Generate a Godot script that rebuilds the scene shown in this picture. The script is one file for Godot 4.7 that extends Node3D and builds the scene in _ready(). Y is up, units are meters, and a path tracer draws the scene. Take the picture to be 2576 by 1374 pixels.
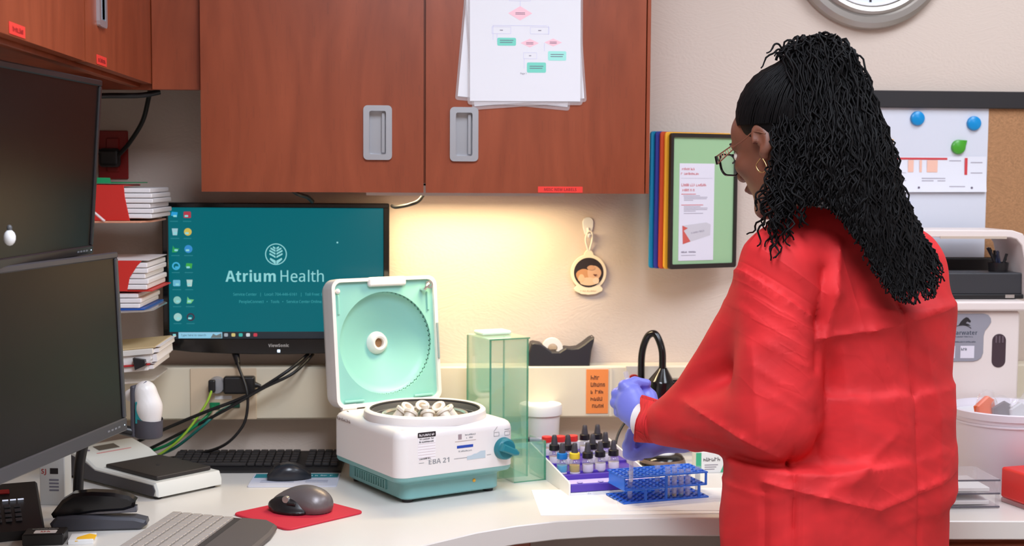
extends Node3D

# ---------------------------------------------------------------- mesh builder
class MB:
	var v := PackedVector3Array()
	var n := PackedVector3Array()
	var uv := PackedVector2Array()
	var ix := PackedInt32Array()

	func tri_ix(a: int, b: int, c: int) -> void:
		var g := (v[c] - v[a]).cross(v[b] - v[a])
		if g.dot(n[a] + n[b] + n[c]) < 0.0:
			ix.append(a); ix.append(c); ix.append(b)
		else:
			ix.append(a); ix.append(b); ix.append(c)

	func vert(p: Vector3, nn: Vector3, t := Vector2.ZERO) -> int:
		v.append(p); n.append(nn); uv.append(t)
		return v.size() - 1

	# flat convex polygon, with its normal given
	func face(pts: Array, nn: Vector3, uvs: Array = []) -> void:
		var s := v.size()
		for i in pts.size():
			vert(pts[i], nn, uvs[i] if uvs.size() > i else Vector2.ZERO)
		for i in range(1, pts.size() - 1):
			tri_ix(s, s + i, s + i + 1)

	# smooth sheet of points; rows of equal length
	func grid(rows: Array, close_rows := false, close_cols := false, flip := false) -> void:
		var nr := rows.size()
		var nc: int = rows[0].size()
		var s := v.size()
		for r in nr:
			for c in nc:
				var r0 := (r - 1 + nr) % nr if close_rows else maxi(r - 1, 0)
				var r1 := (r + 1) % nr if close_rows else mini(r + 1, nr - 1)
				var c0 := (c - 1 + nc) % nc if close_cols else maxi(c - 1, 0)
				var c1 := (c + 1) % nc if close_cols else mini(c + 1, nc - 1)
				var du: Vector3 = rows[r][c1] - rows[r][c0]
				var dv: Vector3 = rows[r1][c] - rows[r0][c]
				var q := du.cross(dv)
				if q.length() < 1e-12:
					q = (rows[r][c] - rows[nr / 2][c]) if r == 0 or r == nr - 1 else Vector3.UP
				q = q.normalized()
				vert(rows[r][c], -q if flip else q, Vector2(float(c) / maxi(nc - 1, 1), float(r) / maxi(nr - 1, 1)))
		for r in (nr if close_rows else nr - 1):
			for c in (nc if close_cols else nc - 1):
				var a := s + r * nc + c
				var b := s + r * nc + (c + 1) % nc
				var d := s + ((r + 1) % nr) * nc + c
				var e := s + ((r + 1) % nr) * nc + (c + 1) % nc
				tri_ix(a, b, e)
				tri_ix(a, e, d)

	# box with chamfered edges
	func box(c: Vector3, size: Vector3, bev := 0.0, xf := Transform3D.IDENTITY) -> MB:
		var h := size * 0.5
		var b := minf(bev, minf(h.x, minf(h.y, h.z)) * 0.99)
		for ax in 3:
			var u := (ax + 1) % 3
			var w := (ax + 2) % 3
			for sg in [-1.0, 1.0]:
				var pts := []
				for k in [[-1, -1], [1, -1], [1, 1], [-1, 1]]:
					var p := Vector3.ZERO
					p[ax] = sg * h[ax]
					p[u] = k[0] * (h[u] - b)
					p[w] = k[1] * (h[w] - b)
					pts.append(xf * (c + p))
				var nn := Vector3.ZERO
				nn[ax] = sg
				face(pts, (xf.basis * nn).normalized(), [Vector2(0, 1), Vector2(1, 1), Vector2(1, 0), Vector2(0, 0)])
		if b > 0.0:
			for ax in 3:
				var u := (ax + 1) % 3
				var w := (ax + 2) % 3
				for su in [-1.0, 1.0]:
					for sw in [-1.0, 1.0]:
						var pts := []
						for k in [[-1, 0], [1, 0], [1, 1], [-1, 1]]:
							var p := Vector3.ZERO
							p[ax] = k[0] * (h[ax] - b)
							p[u] = su * (h[u] - (b if k[1] else 0.0))
							p[w] = sw * (h[w] - (0.0 if k[1] else b))
							pts.append(xf * (c + p))
						var nn := Vector3.ZERO
						nn[u] = su
						nn[w] = sw
						face(pts, (xf.basis * nn).normalized())
			for sx in [-1.0, 1.0]:
				for sy in [-1.0, 1.0]:
					for sz in [-1.0, 1.0]:
						var s := Vector3(sx, sy, sz)
						face([xf * (c + s * Vector3(h.x, h.y - b, h.z - b)), xf * (c + s * Vector3(h.x - b, h.y, h.z - b)), xf * (c + s * Vector3(h.x - b, h.y - b, h.z))], (xf.basis * s).normalized())
		return self

	# box with rounded edges
	func rbox(c: Vector3, size: Vector3, r: float, seg := 3, xf := Transform3D.IDENTITY) -> MB:
		var h := size * 0.5
		r = minf(r, minf(h.x, minf(h.y, h.z)))
		var inner := h - Vector3.ONE * r
		for ax in 3:
			var u := (ax + 1) % 3
			var w := (ax + 2) % 3
			var cu := _ticks(h[u], r, seg)
			var cw := _ticks(h[w], r, seg)
			for sg in [-1.0, 1.0]:
				var s := v.size()
				for i in cu.size():
					for j in cw.size():
						var p := Vector3.ZERO
						p[ax] = sg * h[ax]
						p[u] = cu[i]
						p[w] = cw[j]
						var q := p.clamp(-inner, inner)
						var nn := (p - q).normalized()
						vert(xf * (c + q + nn * r), (xf.basis * nn).normalized())
				for i in cu.size() - 1:
					for j in cw.size() - 1:
						var a := s + i * cw.size() + j
						tri_ix(a, a + 1, a + cw.size() + 1)
						tri_ix(a, a + cw.size() + 1, a + cw.size())
		return self

	func _ticks(h: float, r: float, seg: int) -> PackedFloat32Array:
		var o := PackedFloat32Array()
		for i in seg + 1:
			o.append(-h + r - r * tan(PI / 4.0 * (1.0 - float(i) / seg)))
		for i in seg + 1:
			o.append(h - r + r * tan(PI / 4.0 * float(i) / seg))
		return o

	# tube along a path; rad is a float or an array
	func tube(path: Array, rad, sides := 8, caps := true, xf := Transform3D.IDENTITY) -> MB:
		var rows := []
		var up := Vector3.ZERO
		var m := path.size()
		for i in m:
			var t: Vector3 = (path[mini(i + 1, m - 1)] - path[maxi(i - 1, 0)]).normalized()
			if up == Vector3.ZERO:
				up = Vector3.UP if absf(t.y) < 0.9 else Vector3.RIGHT
			up = (up - t * up.dot(t)).normalized()
			var sd := t.cross(up)
			var rr: float = rad if rad is float else rad[i]
			var row := PackedVector3Array()
			for k in sides:
				var a := TAU * k / sides
				row.append(xf * (path[i] + (up * cos(a) + sd * sin(a)) * rr))
			rows.append(row)
		grid(rows, false, true)
		_fix(rows, path, xf)
		if caps:
			var t0: Vector3 = xf.basis * (path[0] - path[1]).normalized()
			var t1: Vector3 = xf.basis * (path[m - 1] - path[m - 2]).normalized()
			face(Array(rows[0]), t0.normalized())
			face(Array(rows[m - 1]), t1.normalized())
		return self

	# turn the normals of the last closed grid outward
	func _fix(rows: Array, path: Array, xf: Transform3D) -> void:
		var cnt: int = rows.size() * rows[0].size()
		var s := v.size() - cnt
		var nc: int = rows[0].size()
		for i in cnt:
			var c: Vector3 = xf * path[i / nc]
			if (v[s + i] - c).dot(n[s + i]) < 0.0:
				n[s + i] = -n[s + i]
		# redo the winding
		var tris: int = (rows.size() - 1) * nc * 2
		var st := ix.size() - tris * 3
		for t in tris:
			var a := ix[st + t * 3]
			var b := ix[st + t * 3 + 1]
			var c2 := ix[st + t * 3 + 2]
			if (v[c2] - v[a]).cross(v[b] - v[a]).dot(n[a] + n[b] + n[c2]) < 0.0:
				ix[st + t * 3 + 1] = c2
				ix[st + t * 3 + 2] = b

	# turn a profile of (radius, height) about y; sharp corners above 35 degrees
	func lathe(pf: Array, seg := 24, xf := Transform3D.IDENTITY, from := 0.0, to := TAU) -> MB:
		var m := pf.size()
		for i in m - 1:
			var d: Vector2 = (pf[i + 1] - pf[i])
			if d.length() < 1e-7:
				continue
			var nn := Vector2(d.y, -d.x).normalized()
			var n0 := nn
			var n1 := nn
			if i > 0:
				var e: Vector2 = pf[i] - pf[i - 1]
				var q := Vector2(e.y, -e.x).normalized()
				if q.dot(nn) > 0.8:
					n0 = (q + nn).normalized()
			if i < m - 2:
				var e: Vector2 = pf[i + 2] - pf[i + 1]
				var q := Vector2(e.y, -e.x).normalized()
				if q.dot(nn) > 0.8:
					n1 = (q + nn).normalized()
			var s := v.size()
			for k in seg + 1:
				var a := from + (to - from) * k / seg
				var ca := cos(a)
				var sa := sin(a)
				vert(xf * Vector3(pf[i].x * ca, pf[i].y, pf[i].x * sa), (xf.basis * Vector3(n0.x * ca, n0.y, n0.x * sa)).normalized(), Vector2(float(k) / seg, 0))
				vert(xf * Vector3(pf[i + 1].x * ca, pf[i + 1].y, pf[i + 1].x * sa), (xf.basis * Vector3(n1.x * ca, n1.y, n1.x * sa)).normalized(), Vector2(float(k) / seg, 1))
			for k in seg:
				var a := s + k * 2
				if pf[i].x > 1e-6:
					tri_ix(a, a + 2, a + 3 if pf[i + 1].x > 1e-6 else a + 1)
				if pf[i + 1].x > 1e-6:
					tri_ix(a, a + 3, a + 1)
		return self

	# polygon in xy pushed along z from z0 to z1, edges chamfered by bev
	func prism(poly: Array, z0: float, z1: float, bev := 0.0, xf := Transform3D.IDENTITY, smooth := 0.8) -> MB:
		var pl := PackedVector2Array(poly)
		if Geometry2D.is_polygon_clockwise(pl):
			pl.reverse()
		var ins := pl
		var m := pl.size()
		var en := []
		for i in m:
			var d := (pl[(i + 1) % m] - pl[i]).normalized()
			en.append(Vector2(d.y, -d.x))
		if bev > 0.0:
			ins = PackedVector2Array()
			for i in m:
				var a: Vector2 = en[(i - 1 + m) % m]
				var b: Vector2 = en[i]
				var q := (a + b)
				q = q / maxf(q.length_squared() * 0.5, 0.3)
				ins.append(pl[i] - q * bev)
		var tr := Geometry2D.triangulate_polygon(ins)
		for side in [[z1, 1.0], [z0, -1.0]]:
			var s := v.size()
			for p in ins:
				vert(xf * Vector3(p.x, p.y, side[0]), (xf.basis * Vector3(0, 0, side[1])).normalized(), p)
			for t in range(0, tr.size(), 3):
				tri_ix(s + tr[t], s + tr[t + 1], s + tr[t + 2])
		for i in m:
			var j := (i + 1) % m
			var na: Vector2 = en[i]
			var nb: Vector2 = en[i]
			var q0: Vector2 = en[(i - 1 + m) % m]
			var q1: Vector2 = en[j]
			if q0.dot(en[i]) > smooth:
				na = (q0 + en[i]).normalized()
			if q1.dot(en[i]) > smooth:
				nb = (q1 + en[i]).normalized()
			_strip(pl[i], pl[j], z0 + bev, pl[i], pl[j], z1 - bev, na, nb, 0.0, xf)
			if bev > 0.0:
				_strip(pl[i], pl[j], z1 - bev, ins[i], ins[j], z1, na, nb, 1.0, xf)
				_strip(pl[i], pl[j], z0 + bev, ins[i], ins[j], z0, na, nb, -1.0, xf)
		return self

	func _strip(a: Vector2, b: Vector2, za: float, c: Vector2, d: Vector2, zc: float, na: Vector2, nb: Vector2, nz: float, xf: Transform3D) -> void:
		var s := v.size()
		var n0 := (xf.basis * Vector3(na.x, na.y, nz).normalized()).normalized()
		var n1 := (xf.basis * Vector3(nb.x, nb.y, nz).normalized()).normalized()
		vert(xf * Vector3(a.x, a.y, za), n0)
		vert(xf * Vector3(b.x, b.y, za), n1)
		vert(xf * Vector3(d.x, d.y, zc), n1)
		vert(xf * Vector3(c.x, c.y, zc), n0)
		tri_ix(s, s + 1, s + 2)
		tri_ix(s, s + 2, s + 3)

	# ring: polygon with a polygon-shaped hole of as many points, pushed along z
	func ring(outer: Array, inner: Array, z0: float, z1: float, xf := Transform3D.IDENTITY) -> MB:
		var m := outer.size()
		for i in m:
			var j := (i + 1) % m
			for side in [[z1, 1.0], [z0, -1.0]]:
				face([xf * Vector3(outer[i].x, outer[i].y, side[0]), xf * Vector3(outer[j].x, outer[j].y, side[0]), xf * Vector3(inner[j].x, inner[j].y, side[0]), xf * Vector3(inner[i].x, inner[i].y, side[0])], (xf.basis * Vector3(0, 0, side[1])).normalized())
			for e in [[outer, 1.0], [inner, -1.0]]:
				var a: Vector2 = e[0][i]
				var b: Vector2 = e[0][j]
				var mid := (a + b) * 0.5
				var d := (b - a).normalized()
				var nn := Vector2(d.y, -d.x)
				var cen := Vector2.ZERO
				for p in e[0]:
					cen += p / m
				if nn.dot(mid - cen) < 0.0:
					nn = -nn
				nn *= e[1]
				face([xf * Vector3(a.x, a.y, z0), xf * Vector3(b.x, b.y, z0), xf * Vector3(b.x, b.y, z1), xf * Vector3(a.x, a.y, z1)], (xf.basis * Vector3(nn.x, nn.y, 0)).normalized())
		return self

	func ball(c: Vector3, r: Vector3, seg := 14, xf := Transform3D.IDENTITY) -> MB:
		var pf := []
		var s := v.size()
		var rows := seg / 2 + 1
		for i in rows:
			var a := -PI / 2 + PI * i / (rows - 1)
			for k in seg + 1:
				var b := TAU * k / seg
				var d := Vector3(cos(a) * cos(b), sin(a), cos(a) * sin(b))
				vert(xf * (c + d * r), (xf.basis * (d / r)).normalized())
		for i in rows - 1:
			for k in seg:
				var a := s + i * (seg + 1) + k
				if i > 0:
					tri_ix(a, a + 1, a + seg + 2)
				if i < rows - 2:
					tri_ix(a, a + seg + 2, a + seg + 1)
		if rows == 2:
			pf.clear()
		return self

	func add(o: MB, xf := Transform3D.IDENTITY) -> MB:
		var s := v.size()
		for i in o.v.size():
			vert(xf * o.v[i], (xf.basis * o.n[i]).normalized(), o.uv[i])
		for i in o.ix:
			ix.append(s + i)
		return self

	# make every triangle agree with its normals
	func rewind() -> MB:
		var o := ix.duplicate()
		ix.clear()
		for i in range(0, o.size(), 3):
			tri_ix(o[i], o[i + 1], o[i + 2])
		return self

	func mesh() -> ArrayMesh:
		var a := []
		a.resize(Mesh.ARRAY_MAX)
		a[Mesh.ARRAY_VERTEX] = v
		a[Mesh.ARRAY_NORMAL] = n
		a[Mesh.ARRAY_TEX_UV] = uv
		a[Mesh.ARRAY_INDEX] = ix
		var m := ArrayMesh.new()
		m.add_surface_from_arrays(Mesh.PRIMITIVE_TRIANGLES, a)
		return m

# ---------------------------------------------------------------- distance field
# joined tapered capsules (kind 0), ellipsoids (1) and elliptic columns (2); carve takes a shape away
class Field:
	var kind := PackedInt32Array()
	var a := PackedVector3Array()
	var b := PackedVector3Array()
	var r0 := PackedFloat32Array()
	var r1 := PackedFloat32Array()
	var k := PackedFloat32Array()
	var cut := PackedInt32Array()
	var inv: Array[Transform3D] = []
	var creases: Array = []

	func cap(p: Vector3, q: Vector3, ra: float, rb: float, kk := 0.02, carve := false) -> void:
		kind.append(0); a.append(p); b.append(q); r0.append(ra); r1.append(rb); k.append(kk); cut.append(int(carve)); inv.append(Transform3D.IDENTITY)

	func ell(c: Vector3, rad: Vector3, bas := Basis.IDENTITY, kk := 0.02, carve := false) -> void:
		kind.append(1); a.append(c); b.append(rad); r0.append(minf(rad.x, minf(rad.y, rad.z))); r1.append(0); k.append(kk); cut.append(int(carve)); inv.append(Transform3D(bas, c).affine_inverse())

	func column(c: Vector3, bas: Basis, lo: Vector2, hi: Vector2, y0: float, y1: float, kk := 0.02) -> void:
		kind.append(2); a.append(Vector3(lo.x, lo.y, y0)); b.append(Vector3(hi.x, hi.y, y1)); r0.append(0); r1.append(0); k.append(kk); cut.append(0); inv.append(Transform3D(bas, c).affine_inverse())

	func prim(i: int, p: Vector3) -> float:
		var t := kind[i]
		if t == 0:
			var pa := p - a[i]
			var ba := b[i] - a[i]
			var h := clampf(pa.dot(ba) / ba.length_squared(), 0.0, 1.0)
			return (pa - ba * h).length() - lerpf(r0[i], r1[i], h)
		if t == 1:
			var q := (inv[i] * p) / b[i]
			var l := q.length()
			return l * (l - 1.0) / maxf((q / b[i]).length(), 1e-6)
		var q := inv[i] * p
		var f := clampf((q.y - a[i].z) / (b[i].z - a[i].z), 0.0, 1.0)
		var rx := lerpf(a[i].x, b[i].x, f)
		var rz := lerpf(a[i].y, b[i].y, f)
		var l := pow(pow(absf(q.x / rx), 2.4) + pow(absf(q.z / rz), 2.4), 1.0 / 2.4)
		return maxf((l - 1.0) * minf(rx, rz), maxf(a[i].z - q.y, q.y - b[i].z))

	var all := PackedInt32Array()

	func at(p: Vector3) -> float:
		if all.size() != kind.size():
			all = PackedInt32Array(range(kind.size()))
		return among(p, all)

	func among(p: Vector3, list: PackedInt32Array) -> float:
		var d := 1e3
		for i in list:
			var e := prim(i, p)
			var kk := k[i]
			if cut[i]:
				e = -e
				if e > d - kk:
					var g := maxf(kk - absf(d - e), 0.0) / kk
					d = maxf(d, e) + g * g * kk * 0.25
			elif e < d + kk:
				var g := maxf(kk - absf(d - e), 0.0) / kk
				d = minf(d, e) - g * g * kk * 0.25
		return d

	# folds: segments in the xy plane, on the side where z is above zmin
	func fold(p: Vector3, list: Array) -> float:
		var o := 0.0
		var q := Vector2(p.x, p.y)
		for c in list:
			if p.z < c[4]:
				continue
			var pa: Vector2 = q - c[0]
			var ba: Vector2 = c[1] - c[0]
			var h := clampf(pa.dot(ba) / ba.length_squared(), 0.0, 1.0)
			var dd: float = (pa - ba * h).length() / c[3]
			if dd < 3.5:
				if c[5] == 0:
					o += c[2] * exp(-dd * 1.4)
				elif pa.cross(ba) > 0.0:
					o += c[2] * exp(-dd)
		return o

	func mesh(lo: Vector3, hi: Vector3, cell: float, mb: MB, noise: FastNoiseLite = null, amp := 0.0) -> void:
		const BL := 4
		var bx := int(ceil((hi.x - lo.x) / cell / BL))
		var by := int(ceil((hi.y - lo.y) / cell / BL))
		var bz := int(ceil((hi.z - lo.z) / cell / BL))
		var nx := bx * BL + 1
		var ny := by * BL + 1
		var nz := bz * BL + 1
		var val := PackedFloat32Array()
		val.resize(nx * ny * nz)
		val.fill(1e6)
		var act := []
		var reach := cell * BL * 0.87 * 1.5 + 0.012
		for i in bx:
			for j in by:
				for l in bz:
					var c := lo + Vector3(i + 0.5, j + 0.5, l + 0.5) * cell * BL
					if absf(at(c)) > reach:
						continue
					var near := PackedInt32Array()
					var low := 1e3
					for q in kind.size():
						if not cut[q]:
							low = minf(low, prim(q, c))
					for q in kind.size():
						if prim(q, c) < (low if not cut[q] else 0.0) + 2.0 * reach + k[q]:
							near.append(q)
					var lines := []
					for q in creases:
						var pa: Vector2 = Vector2(c.x, c.y) - q[0]
						var ba: Vector2 = q[1] - q[0]
						if (pa - ba * clampf(pa.dot(ba) / ba.length_squared(), 0.0, 1.0)).length() < q[3] * 3.5 + reach:
							lines.append(q)
					act.append(Vector3i(i, j, l))
					for x in range(i * BL, i * BL + BL + 1):
						for y in range(j * BL, j * BL + BL + 1):
							for z in range(l * BL, l * BL + BL + 1):
								var id := (x * ny + y) * nz + z
								if val[id] > 1e5:
									var p := lo + Vector3(x, y, z) * cell
									var d := among(p, near)
									if lines.size() and absf(d) < 0.03:
										d -= fold(p, lines)
									if noise and absf(d) < 0.03:
										d -= noise.get_noise_3dv(p) * amp
									val[id] = d
		var ids := {}
		var s := mb.v.size()
		var corner := [0, nz, ny * nz, ny * nz + nz, 1, nz + 1, ny * nz + 1, ny * nz + nz + 1]
		var off := [Vector3(0, 0, 0), Vector3(0, 1, 0), Vector3(1, 0, 0), Vector3(1, 1, 0), Vector3(0, 0, 1), Vector3(0, 1, 1), Vector3(1, 0, 1), Vector3(1, 1, 1)]
		var edges := [[0, 1], [2, 3], [4, 5], [6, 7], [0, 2], [1, 3], [4, 6], [5, 7], [0, 4], [1, 5], [2, 6], [3, 7]]
		for bl in act:
			for x in range(bl.x * BL, bl.x * BL + BL):
				for y in range(bl.y * BL, bl.y * BL + BL):
					for z in range(bl.z * BL, bl.z * BL + BL):
						var id: int = (x * ny + y) * nz + z
						var neg := 0
						for q in 8:
							if val[id + corner[q]] < 0.0:
								neg += 1
						if neg == 0 or neg == 8:
							continue
						var sum := Vector3.ZERO
						var cnt := 0
						for e in edges:
							var va := val[id + corner[e[0]]]
							var vb := val[id + corner[e[1]]]
							if (va < 0.0) != (vb < 0.0):
								sum += off[e[0]].lerp(off[e[1]], va / (va - vb))
								cnt += 1
						ids[id] = mb.v.size()
						mb.v.append(lo + (Vector3(x, y, z) + sum / cnt) * cell)
						mb.n.append(Vector3.ZERO)
						mb.uv.append(Vector2.ZERO)
		var st := mb.ix.size()
		var sx := ny * nz
		var sy := nz
		for id in ids:
			var v0 := val[id]
			for e in [[sx, sy, 1], [sy, 1, sx], [1, sx, sy]]:
				var v1 := val[id + e[0]]
				if (v0 < 0.0) == (v1 < 0.0):
					continue
				if not (ids.has(id - e[1]) and ids.has(id - e[2]) and ids.has(id - e[1] - e[2])):
					continue
				var A: int = ids[id]
				var B: int = ids[id - e[1]]
				var C: int = ids[id - e[1] - e[2]]
				var D: int = ids[id - e[2]]
				if v0 < 0.0:
					mb.ix.append_array([A, C, B, A, D, C])
				else:
					mb.ix.append_array([A, B, C, A, C, D])
		for t in range(st, mb.ix.size(), 3):
			var A := mb.ix[t]
			var B := mb.ix[t + 1]
			var C := mb.ix[t + 2]
			var q := (mb.v[C] - mb.v[A]).cross(mb.v[B] - mb.v[A])
			mb.n[A] += q
			mb.n[B] += q
			mb.n[C] += q
		for i in range(s, mb.v.size()):
			mb.n[i] = mb.n[i].normalized()

# ---------------------------------------------------------------- helpers
var mats := {}
var taken := {}

func numbered(called: String) -> String:
	if not taken.has(called):
		taken[called] = 0
		return called
	taken[called] += 1
	return "%s_%03d" % [called, taken[called]]

func tag(o: Node, label: String, category: String, group := "") -> void:
	o.set_meta("label", label)
	o.set_meta("category", category)
	if group:
		o.set_meta("group", group)

func thing(called: String, label: String, category: String, at := Vector3.ZERO, turn := 0.0, group := "") -> Node3D:
	var o := Node3D.new()
	o.name = numbered(called)
	add_child(o)
	o.position = at
	o.rotation.y = turn
	tag(o, label, category, group)
	return o

func part(called: String, mb, m: Material, parent: Node3D, label := "") -> MeshInstance3D:
	var o := MeshInstance3D.new()
	o.mesh = mb.mesh() if mb is MB else mb
	o.material_override = m
	o.name = called
	o.cast_shadow = GeometryInstance3D.SHADOW_CASTING_SETTING_ON
	parent.add_child(o, true)
	if label:
		o.set_meta("label", label)
	return o

func solo(called: String, mb, m: Material, label: String, category: String, group := "") -> MeshInstance3D:
	var o := part(numbered(called), mb, m, self)
	tag(o, label, category, group)
	return o

func structure(called: String, mb, m: Material) -> MeshInstance3D:
	var o := part(called, mb, m, self)
	o.set_meta("kind", "structure")
	return o

func mat(key: String, c: Color, rough := 0.5, metal := 0.0, spec := 0.5) -> StandardMaterial3D:
	if mats.has(key):
		return mats[key]
	var m := StandardMaterial3D.new()
	m.resource_name = key
	m.albedo_color = c
	m.roughness = rough
	m.metallic = metal
	m.metallic_specular = spec
	mats[key] = m
	return m

func clear(key: String, c: Color, alpha: float, rough := 0.03) -> StandardMaterial3D:
	var m := mat(key, Color(c.r, c.g, c.b, alpha), rough)
	m.transparency = BaseMaterial3D.TRANSPARENCY_ALPHA
	return m

func glow(key: String, c: Color, energy: float) -> StandardMaterial3D:
	var m := mat(key, Color(0.05, 0.05, 0.05), 0.4)
	m.emission_enabled = true
	m.emission = c
	m.emission_energy_multiplier = energy
	return m

func rgb(r: int, g: int, b: int) -> Color:
	return Color(r / 255.0, g / 255.0, b / 255.0)

func xf(o: Vector3, ry := 0.0, rx := 0.0, rz := 0.0) -> Transform3D:
	return Transform3D(Basis.from_euler(Vector3(deg_to_rad(rx), deg_to_rad(ry), deg_to_rad(rz))), o)

func rr(w: float, h: float, r: float, seg := 4, c := Vector2.ZERO) -> Array:
	var o := []
	for q in 4:
		var cc := Vector2((w / 2 - r) * (1 if q in [0, 3] else -1), (h / 2 - r) * (1 if q < 2 else -1))
		for i in seg + 1:
			var a := PI / 2 * (q + float(i) / seg)
			o.append(c + cc + Vector2(cos(a), sin(a)) * r)
	return o

func circ(r: float, seg := 24, c := Vector2.ZERO) -> Array:
	var o := []
	for i in seg:
		o.append(c + Vector2(cos(TAU * i / seg), sin(TAU * i / seg)) * r)
	return o

func curve(pts: Array, per := 8) -> Array:
	var o := []
	for i in pts.size() - 1:
		var p0: Vector3 = pts[maxi(i - 1, 0)]
		var p3: Vector3 = pts[mini(i + 2, pts.size() - 1)]
		for k in per:
			o.append(pts[i].cubic_interpolate(pts[i + 1], p0, p3, float(k) / per))
	o.append(pts[-1])
	return o

var fonts := {}
func font(bold := false, serif := false, mono := false) -> SystemFont:
	var k := "%s%s%s" % [bold, serif, mono]
	if not fonts.has(k):
		var f := SystemFont.new()
		f.font_names = PackedStringArray(["Droid Serif" if serif else "Droid Sans Mono" if mono else "Droid Sans"])
		f.font_weight = 700 if bold else 400
		fonts[k] = f
	return fonts[k]

# flat printed lettering, h = height of the letters in metres, standing in the xy plane of t
func letters(parent: Node3D, text: String, h: float, m: Material, t: Transform3D, bold := false, called := "lettering", align := HORIZONTAL_ALIGNMENT_CENTER, wide := 1.0) -> MeshInstance3D:
	var tm := TextMesh.new()
	tm.text = text
	tm.font = font(bold)
	tm.font_size = 32
	tm.pixel_size = h / 23.0
	tm.depth = 0.0002
	tm.horizontal_alignment = align
	tm.curve_step = 2.0
	var o := part(called, tm, m, parent)
	o.transform = t * Transform3D(Basis.from_scale(Vector3(wide, 1, 1)), Vector3.ZERO)
	return o

# a line of print too small to read: strokes of letter-like shape, w wide, h high, centred on t
func strokes(parent: Node3D, w: float, h: float, m: Material, t: Transform3D, sd := 1, called := "small_print") -> MeshInstance3D:
	var rng := RandomNumberGenerator.new()
	rng.seed = sd
	var mb := MB.new()
	var x := -w / 2
	var b := h * 0.16
	while x < w / 2 - h * 0.4:
		var g := h * rng.randf_range(0.42, 0.66)
		if rng.randf() < 0.16:
			x += g * 0.7
			continue
		var low := h * 0.5 * (1.0 if rng.randf() < 0.35 else 0.55)
		mb.prism(quad(x, -h * 0.5, x + b, low), 0, 0.0002, 0.0, t)
		if rng.randf() < 0.75:
			mb.prism(quad(x + g - b, -h * 0.5, x + g, h * 0.05 if rng.randf() < 0.7 else h * 0.4), 0, 0.0002, 0.0, t)
		var y: float = [-h * 0.5, -h * 0.12, h * 0.12][rng.randi() % 3]
		mb.prism(quad(x, y, x + g, y + b), 0, 0.0003, 0.0, t)
		x += g + h * 0.16
	return part(called, mb, m, parent)

# thin printed patch lying on a surface in the xy plane of t
func patch(parent: Node3D, called: String, poly: Array, m: Material, t: Transform3D, thick := 0.0003) -> MeshInstance3D:
	return part(called, MB.new().prism(poly, 0, thick, 0.0, t), m, parent)

func quad(x0: float, y0: float, x1: float, y1: float) -> Array:
	return [Vector2(x0, y0), Vector2(x1, y0), Vector2(x1, y1), Vector2(x0, y1)]

func noise_tex(fn: Callable, w: int, h: int, fmt := Image.FORMAT_RGB8) -> ImageTexture:
	var im := Image.create(w, h, false, fmt)
	for y in h:
		for x in w:
			im.set_pixel(x, y, fn.call(x, y))
	return ImageTexture.create_from_image(im)

func tile_noise(nz: FastNoiseLite, x: float, y: float, w: float, h: float, sx := 1.0, sy := 1.0) -> float:
	# seamless over w by h
	var a := TAU * x / w
	var b := TAU * y / h
	return nz.get_noise_3d(cos(a) * w / TAU * sx + 3.1 * sin(b) * h / TAU * sy, sin(a) * w / TAU * sx, cos(b) * h / TAU * sy)

func bump(m: StandardMaterial3D, tex: Texture2D, depth: float, scale: float) -> void:
	m.heightmap_enabled = true
	m.heightmap_texture = tex
	m.heightmap_scale = depth
	m.uv1_triplanar = true
	m.uv1_world_triplanar = true
	m.uv1_scale = Vector3.ONE * scale

func panel_light(at: Vector3, size: Vector2, energy: float, label: String) -> void:
	var t := thing("ceiling_light", label, "ceiling light", at, 0.0, "ceiling light panels")
	part("frame", MB.new().ring(rr(size.x + 0.06, size.y + 0.06, 0.004, 1), rr(size.x, size.y, 0.004, 1), -0.012, 0.02, xf(Vector3.ZERO, 0, -90)), mat("lamp_frame", rgb(235, 235, 232), 0.5), t)
	part("diffuser", MB.new().box(Vector3(0, 0.006, 0), Vector3(size.x, 0.006, size.y)), glow("lamp_diffuser", Color(0.95, 0.97, 1.0), 3.0), t)
	var l := AreaLight3D.new()
	l.name = "lamp"
	l.area_size = size
	l.light_color = Color(0.90, 0.94, 1.0)
	l.light_energy = energy
	l.area_range = 12.0
	l.shadow_enabled = true
	t.add_child(l)
	l.rotation.x = -PI / 2
	l.position.y = -0.016

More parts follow.
